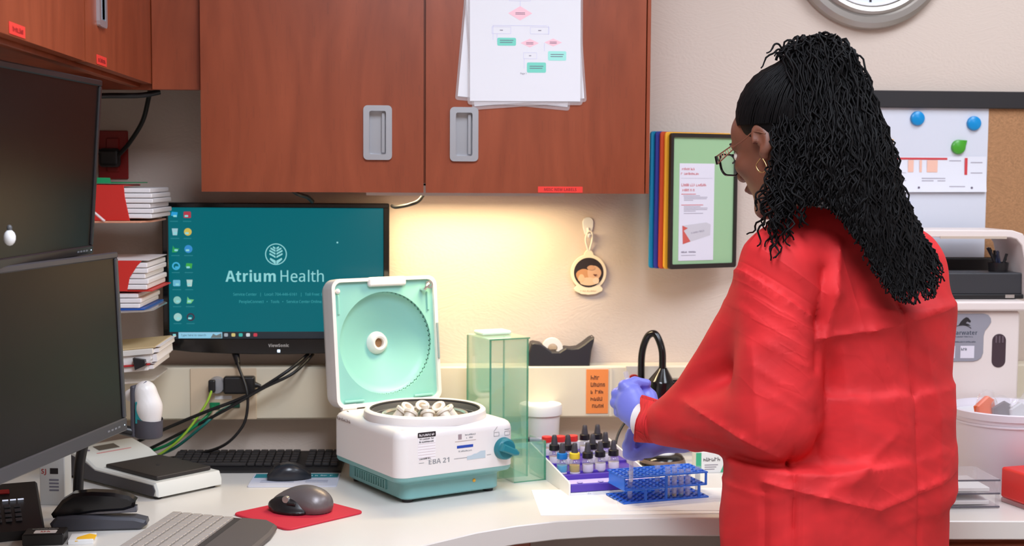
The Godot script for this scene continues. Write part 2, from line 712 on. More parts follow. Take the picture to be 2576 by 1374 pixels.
func _ready() -> void:
	# camera
	var cam := Camera3D.new()
	cam.name = "camera"
	cam.fov = rad_to_deg(2.0 * atan(687.0 / 3400.0))
	cam.near = 0.05
	cam.far = 50.0
	add_child(cam)
	cam.position = Vector3(0, 1.45, 3.3)
	cam.rotation_degrees = Vector3(-4.15, -4.12, 0.35)
	cam.current = true
	var lens := CameraAttributesPhysical.new()
	lens.frustum_focal_length = 59.4
	lens.frustum_focus_distance = 2.5
	lens.frustum_near = 0.05
	lens.frustum_far = 50.0
	lens.exposure_aperture = 7.0
	cam.attributes = lens
	cam.fov = rad_to_deg(2.0 * atan(687.0 / 3400.0))
	# surroundings and exposure
	var env := Environment.new()
	env.background_mode = Environment.BG_COLOR
	env.background_color = Color(0.02, 0.02, 0.02)
	env.tonemap_mode = Environment.TONE_MAPPER_LINEAR
	env.tonemap_exposure = 0.93
	env.sdfgi_enabled = true
	env.ssao_enabled = true
	env.ssil_enabled = true
	var we := WorldEnvironment.new()
	we.name = "surroundings"
	we.environment = env
	add_child(we)
	# ceiling lamps
	panel_light(Vector3(0.15, 2.58, 2.0), Vector2(0.6, 1.2), 5.0, "flush ceiling light panel over the counter and the person")
	panel_light(Vector3(1.9, 2.58, 3.2), Vector2(0.6, 1.2), 1.2, "flush ceiling light panel over the middle of the room")
	panel_light(Vector3(1.5, 2.58, 1.15), Vector2(0.6, 1.2), 2.1, "flush ceiling light panel above the notice board side")
	make_materials()
	room()
	cabinets()
	worktop()
	desk_monitor()
	stacked_monitors()
	wall_things()
	centrifuge()
	desk_right()
	desk_left()
	far_right()
	person()

var wood: StandardMaterial3D
var wallm: StandardMaterial3D
var white_top: StandardMaterial3D
var black_plastic: StandardMaterial3D

func make_materials() -> void:
	var nz := FastNoiseLite.new()
	nz.seed = 5
	nz.frequency = 0.05
	nz.fractal_octaves = 3
	var n2 := FastNoiseLite.new()
	n2.seed = 9
	n2.frequency = 0.02
	var wood_tex := noise_tex(func(x, y):
		var g := tile_noise(nz, x, y, 256, 512, 1.0, 0.07) * 0.9 + tile_noise(n2, x, y, 256, 512, 1.0, 0.12) * 0.8
		var s := 0.5 + 0.5 * g
		var c := rgb(128, 56, 28).lerp(rgb(154, 73, 42), clampf(s, 0, 1))
		var f := fposmod(sin(x * 127.1 + floor(y / 14.0) * 311.7) * 43758.5453, 1.0)
		if f > 0.955:
			c = c.darkened(0.05)
		return c, 256, 512)
	wood = mat("cherry_laminate", Color.WHITE, 0.38)
	wood.albedo_texture = wood_tex
	wood.uv1_triplanar = true
	wood.uv1_world_triplanar = true
	wood.uv1_scale = Vector3(2.2, 1.1, 2.2)
	var nw := FastNoiseLite.new()
	nw.seed = 3
	nw.frequency = 0.12
	nw.fractal_octaves = 2
	var peel := noise_tex(func(x, y):
		var g := 0.5 + 0.5 * tile_noise(nw, x, y, 256, 256)
		return Color(g, g, g), 256, 256)
	wallm = mat("painted_wall", rgb(211, 194, 181), 0.75)
	bump(wallm, peel, 0.05, 3.0)
	white_top = mat("worktop_laminate", rgb(226, 221, 214), 0.28)
	black_plastic = mat("black_plastic", rgb(26, 25, 27), 0.38)

func room() -> void:
	var x0 := -0.92
	var x1 := 3.0
	var z1 := 5.2
	var hh := 2.6
	structure("wall_back", MB.new().box(Vector3((x0 + x1) / 2, hh / 2, -0.05), Vector3(x1 - x0 + 0.2, hh, 0.1)), wallm)
	structure("wall_left", MB.new().box(Vector3(x0 - 0.05, hh / 2, z1 / 2), Vector3(0.1, hh, z1)), wallm)
	structure("wall_right", MB.new().box(Vector3(x1 + 0.05, hh / 2, z1 / 2), Vector3(0.1, hh, z1)), wallm)
	structure("wall_front", MB.new().box(Vector3((x0 + x1) / 2, hh / 2, z1 + 0.05), Vector3(x1 - x0 + 0.2, hh, 0.1)), wallm)
	structure("ceiling", MB.new().box(Vector3((x0 + x1) / 2, hh + 0.05, z1 / 2), Vector3(x1 - x0 + 0.2, 0.1, z1 + 0.2)), mat("ceiling_tile", rgb(232, 230, 225), 0.9))
	structure("floor", MB.new().box(Vector3((x0 + x1) / 2, -0.05, z1 / 2), Vector3(x1 - x0 + 0.2, 0.1, z1 + 0.2)), mat("vinyl_floor", rgb(208, 202, 196), 0.35))
	# raceway along the back wall
	var cream := mat("raceway_cream", rgb(226, 214, 190), 0.45)
	structure("trim_1", MB.new().box(Vector3(0.95, 0.925, 0.032), Vector3(3.9, 0.126, 0.064), 0.004), cream)
	structure("baseboard_right", MB.new().box(Vector3(2.99, 0.05, 2.6), Vector3(0.02, 0.1, 5.2)), mat("rubber_base", rgb(70, 60, 52), 0.6))
	structure("baseboard_back", MB.new().box(Vector3(1.0, 0.05, 0.01), Vector3(3.8, 0.1, 0.02)), mat("rubber_base", rgb(70, 60, 52), 0.6))

func door(t: Node3D, called: String, c: Vector3, size: Vector3) -> MeshInstance3D:
	return part(called, MB.new().box(c, size, 0.0025), wood, t)

# recessed pull: metal frame with a sunken tray, front towards +z of its place
func pull(parent: Node3D, at: Transform3D) -> void:
	var zinc := mat("satin_zinc", rgb(196, 198, 204), 0.32, 0.75)
	var o := rr(0.062, 0.118, 0.009, 4)
	var i := rr(0.036, 0.094, 0.004, 4)
	var m := MB.new().ring(o, i, 0.0, 0.006, at)
	var h := part("handle", m, zinc, parent, "satin metal recessed pull")
	var tr := MB.new()
	var rows := []
	for z in [0.004, -0.0155]:
		var row := PackedVector3Array()
		for p in i:
			row.append(at * Vector3(p.x, p.y, z))
		rows.append(row)
	tr.grid(rows, false, true, true)
	var pl := []
	for p in i:
		pl.append(at * Vector3(p.x, p.y, -0.0155))
	tr.face(pl, at.basis.z)
	part("recess", tr, zinc, h)
	part("grip_lip", MB.new().box(Vector3(0.012, 0, -0.006), Vector3(0.008, 0.088, 0.004), 0.001, at), zinc, h)

func tape_label(parent: Node3D, text: String, w: float, h: float, at: Transform3D, tall := 0.006) -> void:
	var p := patch(parent, "label_tape", rr(w, h, 0.001, 2), mat("label_red", rgb(238, 62, 52), 0.4), at, 0.0006)
	var ink := mat("label_ink", rgb(150, 24, 20), 0.6)
	var up := at * Transform3D(Basis.IDENTITY, Vector3(0, 0, 0.0007))
	if text:
		letters(p, text, tall, ink, up, true)
	else:
		strokes(p, w * 0.72, tall, ink, up, int(at.origin.z * 1000.0))

# door with a hole for the recessed pull, in the xy plane of at, size w by h, centre at origin
func pull_door(t: Node3D, w: float, h: float, hc: Vector2, at: Transform3D) -> MeshInstance3D:
	var m := MB.new()
	var hw := 0.019
	var hh := 0.048
	var xs := [-w / 2, hc.x - hw, hc.x + hw, w / 2]
	var ys := [-h / 2, hc.y - hh, hc.y + hh, h / 2]
	for i in 3:
		for j in 3:
			if i == 1 and j == 1:
				continue
			for s in [0.0, -0.02]:
				m.face([at * Vector3(xs[i], ys[j], s), at * Vector3(xs[i + 1], ys[j], s), at * Vector3(xs[i + 1], ys[j + 1], s), at * Vector3(xs[i], ys[j + 1], s)], at.basis.z * (1.0 if s == 0.0 else -1.0))
	for e in [[-w / 2, -h / 2, w / 2, -h / 2, 0, -1], [-w / 2, h / 2, w / 2, h / 2, 0, 1], [-w / 2, -h / 2, -w / 2, h / 2, -1, 0], [w / 2, -h / 2, w / 2, h / 2, 1, 0]]:
		m.face([at * Vector3(e[0], e[1], 0), at * Vector3(e[2], e[3], 0), at * Vector3(e[2], e[3], -0.02), at * Vector3(e[0], e[1], -0.02)], at.basis * Vector3(e[4], e[5], 0))
	var o := part("door", m, wood, t)
	pull(o, at * Transform3D(Basis.IDENTITY, Vector3(hc.x, hc.y, 0)))
	return o

func cabinets() -> void:
	var t := thing("wall_cabinet", "wide cherry wall cabinet with two doors above the teal screen", "cabinet", Vector3(0.0265, 1.41, 0))
	part("body", MB.new().box(Vector3(0, 0.39, 0.165), Vector3(0.965, 0.74, 0.286), 0.001), wood, t)
	part("side_panel", MB.new().box(Vector3(0.4865, 0.385, 0.166), Vector3(0.008, 0.77, 0.326), 0.001), wood, t)
	var d1 := pull_door(t, 0.479, 0.77, Vector2(0.140, -0.255), xf(Vector3(-0.2475, 0.385, 0.33)))
	d1.set_meta("label", "left door of the wide wall cabinet")
	var d2 := pull_door(t, 0.483, 0.77, Vector2(-0.158, -0.257), xf(Vector3(0.2385, 0.385, 0.33)))
	tape_label(d2, "MISC NEW LABELS", 0.099, 0.0135, xf(Vector3(0.293, 0.0085, 0.3302)))
	# laminated sheets taped to the right door
	sheets()
	# left wall cabinet, with its filler to the corner
	var lx := -0.57
	var b := thing("wall_cabinet", "cherry wall cabinet above the two stacked black monitors", "cabinet", Vector3(lx, 1.642, 0.9))
	part("body", MB.new().box(Vector3(-0.187, 0.27, 0.0), Vector3(0.326, 0.5, 1.42), 0.001), wood, b)
	part("light_rail", MB.new().box(Vector3(-0.036, 0.008, 0.0), Vector3(0.018, 0.03, 1.42), 0.001), wood, b)
	var hz := [[-0.345, 0.662], [0.330, 0.670]]
	for i in 2:
		var d := pull_door(b, hz[i][1], 0.5, Vector2(-0.21 if i == 1 else -0.217, -0.12 + 0.0), xf(Vector3(0, 0.25, hz[i][0]), 90))
		if i == 0:
			tape_label(d, "", 0.078, 0.017, xf(Vector3(0.0004, 0.011, -0.13), 90), 0.008)
		else:
			tape_label(d, "", 0.078, 0.017, xf(Vector3(0.0004, 0.011, 0.395), 90), 0.008)
	var f := thing("corner_filler", "narrow cherry filler panel between the two wall cabinets", "cabinet panel", Vector3(-0.517, 1.63, 0.30))
	part("panel", MB.new().box(Vector3(0, 0.26, -0.01), Vector3(0.104, 0.52, 0.02), 0.001), wood, f)
	part("return_panel", MB.new().box(Vector3(-0.19, 0.26, -0.0215), Vector3(0.275, 0.52, 0.018), 0.001), wood, f)
	# lamp under the wide cabinet
	var u := thing("under_cabinet_light", "slim warm strip light under the wide wall cabinet", "lamp", Vector3(0.115, 1.43, 0.17))
	var hm := mat("lamp_housing", rgb(210, 208, 202), 0.5)
	var L := 0.45
	var hb := MB.new()
	hb.box(Vector3(0, -0.003, 0), Vector3(L, 0.006, 0.11), 0.001)
	hb.box(Vector3(0, -0.014, 0.053), Vector3(L, 0.028, 0.004))
	hb.box(Vector3(0, -0.014, -0.053), Vector3(L, 0.028, 0.004))
	hb.box(Vector3(L / 2 - 0.002, -0.014, 0), Vector3(0.004, 0.028, 0.102))
	hb.box(Vector3(-L / 2 + 0.002, -0.014, 0), Vector3(0.004, 0.028, 0.102))
	part("housing", hb, hm, u)
	part("diffuser", MB.new().box(Vector3(0, -0.009, 0), Vector3(L - 0.012, 0.004, 0.09)), glow("warm_diffuser", Color(1.0, 0.88, 0.68), 2.0), u)
	var l := AreaLight3D.new()
	l.name = "lamp"
	l.area_size = Vector2(L - 0.02, 0.08)
	l.light_color = Color(1.0, 0.90, 0.71)
	l.light_energy = 0.5
	l.area_range = 6.0
	l.shadow_enabled = true
	u.add_child(l)
	l.rotation.x = -PI / 2
	l.position.y = -0.0125

func sheets() -> void:
	var film := clear("laminate_film", rgb(225, 215, 215), 0.22, 0.1)
	var paper := mat("paper", rgb(228, 226, 230), 0.6)
	var mint := mat("mint_print", rgb(120, 210, 190), 0.6)
	var mint2 := mat("mint_print_pale", rgb(160, 228, 215), 0.6)
	var pink := mat("pink_print", rgb(250, 196, 206), 0.6)
	var line := mat("lilac_line", rgb(205, 203, 232), 0.6)
	var ink := mat("grey_ink", rgb(110, 100, 120), 0.6)
	var specs := [[Vector3(0.226, 1.756, 0.3312), -5.0, "laminated white sheet peeking out at the left behind the flowchart"], [Vector3(0.238, 1.755, 0.3326), 4.6, "laminated white sheet hanging skewed right behind the flowchart"], [Vector3(0.2395, 1.764, 0.335), 0.3, "laminated flowchart sheet with mint boxes and pink diamonds on the cabinet door"]]
	for i in 3:
		var s: Array = specs[i]
		var t := thing("laminated_sheet", s[2], "paper", s[0])
		t.rotation_degrees.z = s[1]
		var hh := 0.309 if i < 2 else 0.322
		part("film", MB.new().prism(rr(0.252, hh, 0.006, 3), -0.0006, 0.0002), film, t)
		part("page", MB.new().prism(quad(-0.121, -hh / 2 + 0.008, 0.121, hh / 2 - 0.008), 0.0003, 0.0007), paper, t)
		if i < 2:
			continue
		# the print, measured from the middle of the page
		var P := func(px: float, py: float) -> Vector2:
			return Vector2((px - 1321.0) * 0.000871, (131.0 - py) * 0.000853 - 0.022 + 0.0095)
		var z := 0.0008
		var items := [[1307, 22, 54, 40, 0], [1377, 14, 47, 26, 1], [1274, 145, 47, 20, 1], [1349, 210, 48, 26, 1], [1401, 180, 46, 24, 2], [1333, 180, 34, 16, 0], [1261, 116, 48, 18, 0], [1357, 116, 48, 18, 0]]
		for it in items:
			var c: Vector2 = P.call(it[0], it[1])
			var w: float = it[2] * 0.000871
			var h: float = it[3] * 0.000853
			if it[4] == 0:
				part("box_outline", MB.new().ring(rr(w, h, 0.0005, 1, c), rr(w - 0.0012, h - 0.0012, 0.0003, 1, c), z, z + 0.0002), line, t)
			else:
				part("flow_box", MB.new().prism(rr(w, h, 0.003, 3, c), z, z + 0.0002), mint if it[4] == 1 else mint2, t)
			for k in (3 if it[3] > 35 else 2 if it[3] > 18 else 1):
				var yy := c.y + (0.003 if it[3] > 18 else 0.0) - k * 0.0045 + (0.002 if it[3] > 35 else 0.0)
				part("text_line", MB.new().prism(quad(c.x - w * (0.36 if it[3] > 18 else 0.08), yy - 0.0007, c.x + w * (0.36 if it[3] > 18 else 0.08) - 0.002 * k, yy + 0.0007), z + 0.0002, z + 0.0004), ink, t)
		for d in [[1308, 73, 30, 18], [1332, 148, 23, 11], [1391, 146, 22, 10]]:
			var c: Vector2 = P.call(d[0], d[1])
			var w: float = d[2] * 0.000871
			var h: float = d[3] * 0.000853
			part("diamond", MB.new().prism([c + Vector2(-w, 0), c + Vector2(0, -h), c + Vector2(w, 0), c + Vector2(0, h)], z, z + 0.0002), pink, t)
			for k in 2:
				part("text_line", MB.new().prism(quad(c.x - w * 0.4, c.y + 0.001 - k * 0.003 - 0.0006, c.x + w * 0.4, c.y + 0.001 - k * 0.003 + 0.0006), z + 0.0002, z + 0.0004), ink, t)
		for q in [[1308, 42, 1308, 55], [1240, 104, 1375, 104], [1240, 104, 1240, 140], [1250, 125, 1250, 145], [1318, 188, 1318, 212], [1379, 104, 1379, 126], [1369, 148, 1369, 168]]:
			var a: Vector2 = P.call(q[0], q[1])
			var b: Vector2 = P.call(q[2], q[3])
			part("connector", MB.new().prism(quad(minf(a.x, b.x) - 0.0004, minf(a.y, b.y) - 0.0004, maxf(a.x, b.x) + 0.0004, maxf(a.y, b.y) + 0.0004), z, z + 0.0002), line, t)
		letters(t, "Page 1", 0.0035, ink, xf(Vector3(-0.004, -0.093, z)))

func worktop() -> void:
	# L-shaped worktop with a swept inner corner
	var e := [Vector2(2.99, 0.0), Vector2(2.99, 0.70), Vector2(1.6, 0.702), Vector2(1.22, 0.70), Vector2(1.083, 0.692), Vector2(0.85, 0.668), Vector2(0.616, 0.644), Vector2(0.479, 0.637), Vector2(0.37, 0.640), Vector2(0.283, 0.655), Vector2(0.2, 0.687), Vector2(0.12, 0.733), Vector2(0.012, 0.822), Vector2(-0.075, 0.93), Vector2(-0.13, 1.06), Vector2(-0.155, 1.2), Vector2(-0.16, 1.35), Vector2(-0.16, 2.0), Vector2(-0.915, 2.0), Vector2(-0.915, 0.0)]
	var pl := []
	for p in e:
		pl.append(Vector2(p.x, -p.y))
	# prism lies in xy, so lay it flat: y of the polygon becomes -z
	var m := MB.new().prism(pl, 0.0, 0.038, 0.002, Transform3D(Basis(Vector3(1, 0, 0), Vector3(0, 0, -1), Vector3(0, 1, 0)), Vector3(0, 0.722, 0)))
	solo("worktop", m, white_top, "off-white laminate L-shaped worktop with a swept inner corner", "worktop")
	var t := thing("base_cabinet", "cherry base cabinet under the worktop behind the person", "cabinet", Vector3(1.95, 0.0, 0.0))
	part("body", MB.new().box(Vector3(0, 0.41, 0.31), Vector3(2.0, 0.62, 0.58), 0.002), wood, t)
	part("toe_kick", MB.new().box(Vector3(0, 0.05, 0.28), Vector3(2.0, 0.1, 0.5)), mat("toe_kick", rgb(30, 26, 24), 0.6), t)
	for i in 4:
		door(t, "door", Vector3(-0.75 + 0.5 * i, 0.4, 0.61), Vector3(0.494, 0.58, 0.02))
		part("handle", MB.new().tube([Vector3(-0.8 + 0.5 * i, 0.655, 0.645), Vector3(-0.7 + 0.5 * i, 0.655, 0.645)], 0.005), mat("satin_zinc", rgb(196, 198, 204), 0.32, 0.75), t)
	var s := thing("support_panel", "dark cherry support panel under the worktop corner", "support panel", Vector3(0.215, 0, 0.33))
	part("panel", MB.new().box(Vector3(0, 0.361, 0), Vector3(0.045, 0.722, 0.5), 0.002), wood, s)
	var s2 := thing("support_panel", "dark cherry end panel under the left end of the worktop", "support panel", Vector3(-0.55, 0, 1.95))
	part("panel", MB.new().box(Vector3(0, 0.361, 0), Vector3(0.68, 0.722, 0.03), 0.002), wood, s2)

func desk_monitor() -> void:
	var t := thing("desktop_monitor", "wall-mounted monitor showing a teal desktop with a white tree logo", "monitor", Vector3(-0.3265, 1.206, 0.076))
	var gloss := mat("gloss_black_bezel", rgb(16, 14, 15), 0.12)
	# bezel with a curved chin
	var o := [Vector2(0.2655, 0.172), Vector2(0.259, 0.1745), Vector2(-0.259, 0.1745), Vector2(-0.2655, 0.172), Vector2(-0.2655, -0.166), Vector2(-0.258, -0.1735)]
	for i in 13:
		var f := -1.0 + 2.0 * i / 12.0
		o.append(Vector2(f * 0.24, -0.174 - 0.0105 * pow(cos(f * PI / 2), 0.6)))
	o.append(Vector2(0.258, -0.1735))
	o.append(Vector2(0.2655, -0.166))
	part("casing", MB.new().prism(o, -0.045, -0.004, 0.004), black_plastic, t)
	var ob := MB.new()
	var sx := 0.2515
	var y0 := -0.1475
	var y1 := 0.163
	# bezel strips round the screen
	ob.box(Vector3(0, 0.16875, -0.001), Vector3(0.531, 0.0115, 0.010), 0.002)
	ob.box(Vector3(-0.2585, 0.0, -0.001), Vector3(0.014, 0.33, 0.010), 0.002)
	ob.box(Vector3(0.2585, 0.0, -0.001), Vector3(0.014, 0.33, 0.010), 0.002)
	part("bezel", ob, gloss, t)
	var ch := []
	ch.append_array([Vector2(0.2655, -0.1475), Vector2(-0.2655, -0.1475), Vector2(-0.2655, -0.166), Vector2(-0.258, -0.1735)])
	for i in 13:
		var f := -1.0 + 2.0 * i / 12.0
		ch.append(Vector2(f * 0.24, -0.174 - 0.0105 * pow(cos(f * PI / 2), 0.6)))
	ch.append_array([Vector2(0.258, -0.1735), Vector2(0.2655, -0.166)])
	var chin := part("chin", MB.new().prism(ch, -0.004, 0.004, 0.0015), gloss, t)
	letters(chin, "ViewSonic", 0.0072, mat("silver_print", rgb(190, 190, 190), 0.3, 0.6), xf(Vector3(0.004, -0.1635, 0.0042)), true)
	patch(chin, "power_light", rr(0.007, 0.007, 0.001, 2, Vector2(0.004, -0.1765)), glow("white_led", Color(0.85, 0.92, 1.0), 1.6), xf(Vector3(0, 0, 0.0041)))
	# screen
	var teal := glow("screen_teal", rgb(2, 112, 124), 0.85)
	teal.roughness = 0.25
	teal.metallic_specular = 0.25
	var s := part("screen", MB.new().box(Vector3(0, (y0 + y1) / 2, -0.0035), Vector3(sx * 2, y1 - y0, 0.003)), teal, t, "lit teal desktop screen")
	var Z := -0.0018
	var pale := glow("screen_pale", rgb(150, 225, 228), 0.9)
	var soft := glow("screen_soft", rgb(60, 178, 184), 0.85)
	# round tree emblem
	var lc := Vector2(-0.0015, 0.0535)
	part("emblem_ring", MB.new().ring(circ(0.0255, 40, lc), circ(0.0232, 40, lc), Z, Z + 0.0003), pale, s)
	var em := MB.new()
	var tops := [0.0175, 0.0115, 0.0045, -0.0030]
	var lens := [0.007, 0.0135, 0.0165, 0.0165]
	for k in 4:
		for sg in [-1.0, 1.0]:
			var b: Vector2 = lc + Vector2(sg * 0.0012, tops[k] - 0.006)
			var d: Vector2 = Vector2(sg * 0.88, 0.50) * lens[k]
			var w := Vector2(0, 0.0042)
			em.prism([b, b + d, b + d * 0.93 + w, b + w], Z, Z + 0.0003)
	for sg in [-1.0, 1.0]:
		em.prism([lc + Vector2(sg * 0.0008, -0.0235), lc + Vector2(sg * 0.0035, -0.0225), lc + Vector2(sg * 0.0145, -0.0125), lc + Vector2(sg * 0.0135, -0.0085), lc + Vector2(sg * 0.0008, -0.0155)], Z, Z + 0.0003)
	part("tree_emblem", em, pale, s)
	letters(s, "Atrium", 0.026, pale, xf(Vector3(-0.0005, 0.0005, Z)), true, "screen_text", HORIZONTAL_ALIGNMENT_RIGHT, 0.98)
	letters(s, "Health", 0.026, pale, xf(Vector3(0.0055, 0.0005, Z)), false, "screen_text", HORIZONTAL_ALIGNMENT_LEFT, 1.0)
	letters(s, "Service Center   |   Local: 704-446-6161   |   Toll Free: 800-446", 0.0062, soft, xf(Vector3(0.016, -0.0420, Z)), false, "screen_text")
	letters(s, "PeopleConnect   •   Tools   •   Service Center Online", 0.0062, soft, xf(Vector3(0.008, -0.0595, Z)), false, "screen_text")
	patch(s, "pointer_dot", circ(0.0022, 8, Vector2(0.143, 0.0815)), pale, xf(Vector3(0, 0, Z)))
	# two columns of desktop icons
	var cap := glow("screen_caption", rgb(35, 140, 150), 0.8)
	var cols := [rgb(40, 170, 230), rgb(190, 60, 80), rgb(170, 215, 225), rgb(225, 200, 90), rgb(40, 170, 90), rgb(50, 150, 220), rgb(70, 190, 235), rgb(60, 180, 80), rgb(110, 195, 225), rgb(190, 225, 220), rgb(150, 210, 200), rgb(120, 215, 140), rgb(170, 220, 215), rgb(60, 50, 70)]
	var spots := []
	for r in 7:
		spots.append(Vector2(-0.2375 + r * 0.0009, 0.146 - r * 0.0403))
		spots.append(Vector2(-0.2075 + r * 0.0009, 0.146 - r * 0.0403))
	for i in 14:
		var c: Vector2 = spots[i]
		var g := glow("icon_colour_%d" % i, cols[i], 0.85)
		var ic: MeshInstance3D
		match i % 7:
			0: ic = patch(s, "icon", [c + Vector2(-0.008, -0.002), c + Vector2(0.006, -0.006), c + Vector2(0.008, 0.006), c + Vector2(-0.006, 0.007)], g, xf(Vector3(0, 0, Z)))
			1: ic = patch(s, "icon", rr(0.017, 0.015, 0.002, 2, c), g, xf(Vector3(0, 0, Z)))
			2: ic = patch(s, "icon", [c + Vector2(-0.005, -0.008), c + Vector2(0.005, -0.008), c + Vector2(0.007, 0.008), c + Vector2(-0.007, 0.008)], g, xf(Vector3(0, 0, Z)))
			3: ic = patch(s, "icon", circ(0.009, 14, c), g, xf(Vector3(0, 0, Z)))
			4: ic = patch(s, "icon", [c + Vector2(-0.008, -0.008), c + Vector2(0.002, -0.008), c + Vector2(0.009, 0.001), c + Vector2(-0.002, 0.002), c + Vector2(-0.006, 0.008)], g, xf(Vector3(0, 0, Z)))
			5: ic = patch(s, "icon", circ(0.0095, 14, c), g, xf(Vector3(0, 0, Z)))
			6: ic = part("icon", MB.new().ring(circ(0.0095, 14, c), circ(0.006, 14, c), Z, Z + 0.0003), g, s)
		var inner := pale if i != 6 else g
		patch(ic, "icon_mark", rr(0.008, 0.0045, 0.001, 2, c + Vector2(-0.002 if i % 2 else 0.0015, -0.003)), inner, xf(Vector3(0, 0, Z + 0.0004)))
		patch(ic, "icon_caption", quad(c.x - 0.010, c.y - 0.0165, c.x + 0.008 + 0.001 * (i % 3), c.y - 0.0145), cap, xf(Vector3(0, 0, Z)))
	# task bar
	var bar := part("task_bar", MB.new().prism(quad(-sx, y0, sx, y0 + 0.0165), Z, Z + 0.0003), glow("screen_bar", rgb(30, 40, 50), 0.8), s)
	patch(bar, "search_box", quad(-0.231, y0 + 0.0012, -0.129, y0 + 0.0155), glow("screen_search", rgb(150, 212, 240), 0.9), xf(Vector3(0, 0, Z + 0.0004)))
	letters(bar, "Type here to search", 0.0048, glow("screen_search_ink", rgb(40, 70, 100), 0.6), xf(Vector3(-0.196, y0 + 0.0085, Z + 0.0008)), false, "screen_text")
	patch(bar, "start_mark", quad(-0.244, y0 + 0.005, -0.237, y0 + 0.0115), pale, xf(Vector3(0, 0, Z + 0.0004)))
	patch(bar, "search_picture", [Vector2(-0.156, y0 + 0.002), Vector2(-0.130, y0 + 0.002), Vector2(-0.131, y0 + 0.013), Vector2(-0.143, y0 + 0.008), Vector2(-0.15, y0 + 0.012)], glow("screen_brown", rgb(120, 130, 130), 0.8), xf(Vector3(0, 0, Z + 0.0008)))
	var bc := [rgb(170, 180, 190), rgb(225, 205, 130), rgb(60, 190, 180), rgb(225, 230, 235), rgb(210, 60, 80)]
	for i in 5:
		patch(bar, "task_icon", rr(0.009, 0.008, 0.002, 2, Vector2(-0.120 + i * 0.0172, y0 + 0.009)), glow("task_colour_%d" % i, bc[i], 0.85), xf(Vector3(0, 0, Z + 0.0004)))
	# mount to the wall
	part("wall_mount", MB.new().box(Vector3(0, 0, -0.0600), Vector3(0.12, 0.12, 0.031), 0.004), black_plastic, t)

func black_monitor(called: String, label: String, at: Vector3, yaw: float, pitch: float, w: float, h: float, chin: float, shiny: float) -> Node3D:
	var t := thing(called, label, "monitor", at)
	t.rotation_degrees = Vector3(pitch, yaw, 0)
	var bez := mat("grey_black_bezel", rgb(62, 61, 64), 0.42) if chin > 0.02 else mat("black_bezel", rgb(32, 30, 32), 0.4)
	var b := 0.011
	part("casing", MB.new().rbox(Vector3(0, 0, -0.019), Vector3(w - 0.004, h - 0.004, 0.030), 0.006), black_plastic, t)
	part("back_bulge", MB.new().rbox(Vector3(0, 0, -0.042), Vector3(w * 0.6, h * 0.55, 0.03), 0.012), black_plastic, t)
	var m := MB.new()
	m.box(Vector3(0, h / 2 - b / 2, 0), Vector3(w, b, 0.012), 0.002)
	m.box(Vector3(-w / 2 + b / 2, chin / 2 - b / 2, 0), Vector3(b, h - b - chin, 0.012), 0.002)
	m.box(Vector3(w / 2 - b / 2, chin / 2 - b / 2, 0), Vector3(b, h - b - chin, 0.012), 0.002)
	m.box(Vector3(0, -h / 2 + chin / 2, 0), Vector3(w, chin, 0.012), 0.002)
	part("bezel", m, bez, t)
	var scr := mat("dark_screen_%d" % int(shiny * 100), rgb(14, 12, 12), shiny, 0.0, 0.3)
	part("screen", MB.new().box(Vector3(0, chin / 2 - b / 2, 0.001), Vector3(w - 2 * b, h - b - chin, 0.003)), scr, t, "dark switched-off screen")
	for i in 4:
		part("button", MB.new().box(Vector3(w / 2 - 0.035 - i * 0.014, -h / 2 + chin / 2, 0.0063), Vector3(0.008, 0.003, 0.001)), mat("button_grey", rgb(120, 120, 124), 0.4), t)
	part("power_light", MB.new().box(Vector3(w / 2 - 0.012, -h / 2 + chin / 2, 0.0063), Vector3(0.002, 0.002, 0.001)), glow("white_led", Color(0.85, 0.92, 1.0), 1.6), t)
	return t

func stacked_monitors() -> void:
	black_monitor("desktop_monitor", "black monitor with grey bezel and dark screen, lower of two stacked", Vector3(-0.597, 1.142, 1.0635), 77.4, -2.4, 0.54, 0.328, 0.024, 0.32)
	black_monitor("desktop_monitor", "black monitor with dark screen, upper of two under the cabinet", Vector3(-0.6077, 1.459, 1.066), 83.8, 4.2, 0.54, 0.314, 0.016, 0.3)
	var t := thing("monitor_stand", "black twin pole stand carrying the two stacked monitors", "monitor stand", Vector3(-0.74, 0.76, 1.07))
	part("base", MB.new().rbox(Vector3(0.0, 0.008, 0), Vector3(0.22, 0.016, 0.30), 0.006), black_plastic, t)
	part("pole", MB.new().tube([Vector3(0, 0.016, 0), Vector3(0, 0.84, 0)], 0.018, 14), black_plastic, t)
	part("arm", MB.new().box(Vector3(0.045, 0.382, 0), Vector3(0.07, 0.05, 0.06), 0.005), black_plastic, t)
	part("arm", MB.new().box(Vector3(0.042, 0.70, 0), Vector3(0.06, 0.05, 0.06), 0.005), black_plastic, t)
	# small white charm stuck on the edge of the upper monitor
	var c := thing("trinket", "tiny white round trinket on the face of the upper black monitor", "trinket", Vector3(-0.6087, 1.352, 1.238))
	part("ball", MB.new().ball(Vector3(0.006, 0.0, 0), Vector3(0.009, 0.012, 0.009)), mat("white_plastic", rgb(232, 230, 228), 0.4), c)
	part("nub", MB.new().ball(Vector3(0.006, 0.0145, 0.0), Vector3(0.004, 0.005, 0.004)), mat("grey_print", rgb(90, 90, 92), 0.5), c)

func cord(called: String, pts: Array, r: float, c: Color, label: String, group := "") -> void:
	solo(called, MB.new().tube(curve(pts, 8), r, 8), mat("cord_%d_%d_%d" % [int(c.r * 255), int(c.g * 255), int(c.b * 255)], c, 0.45), label, "cable", group)

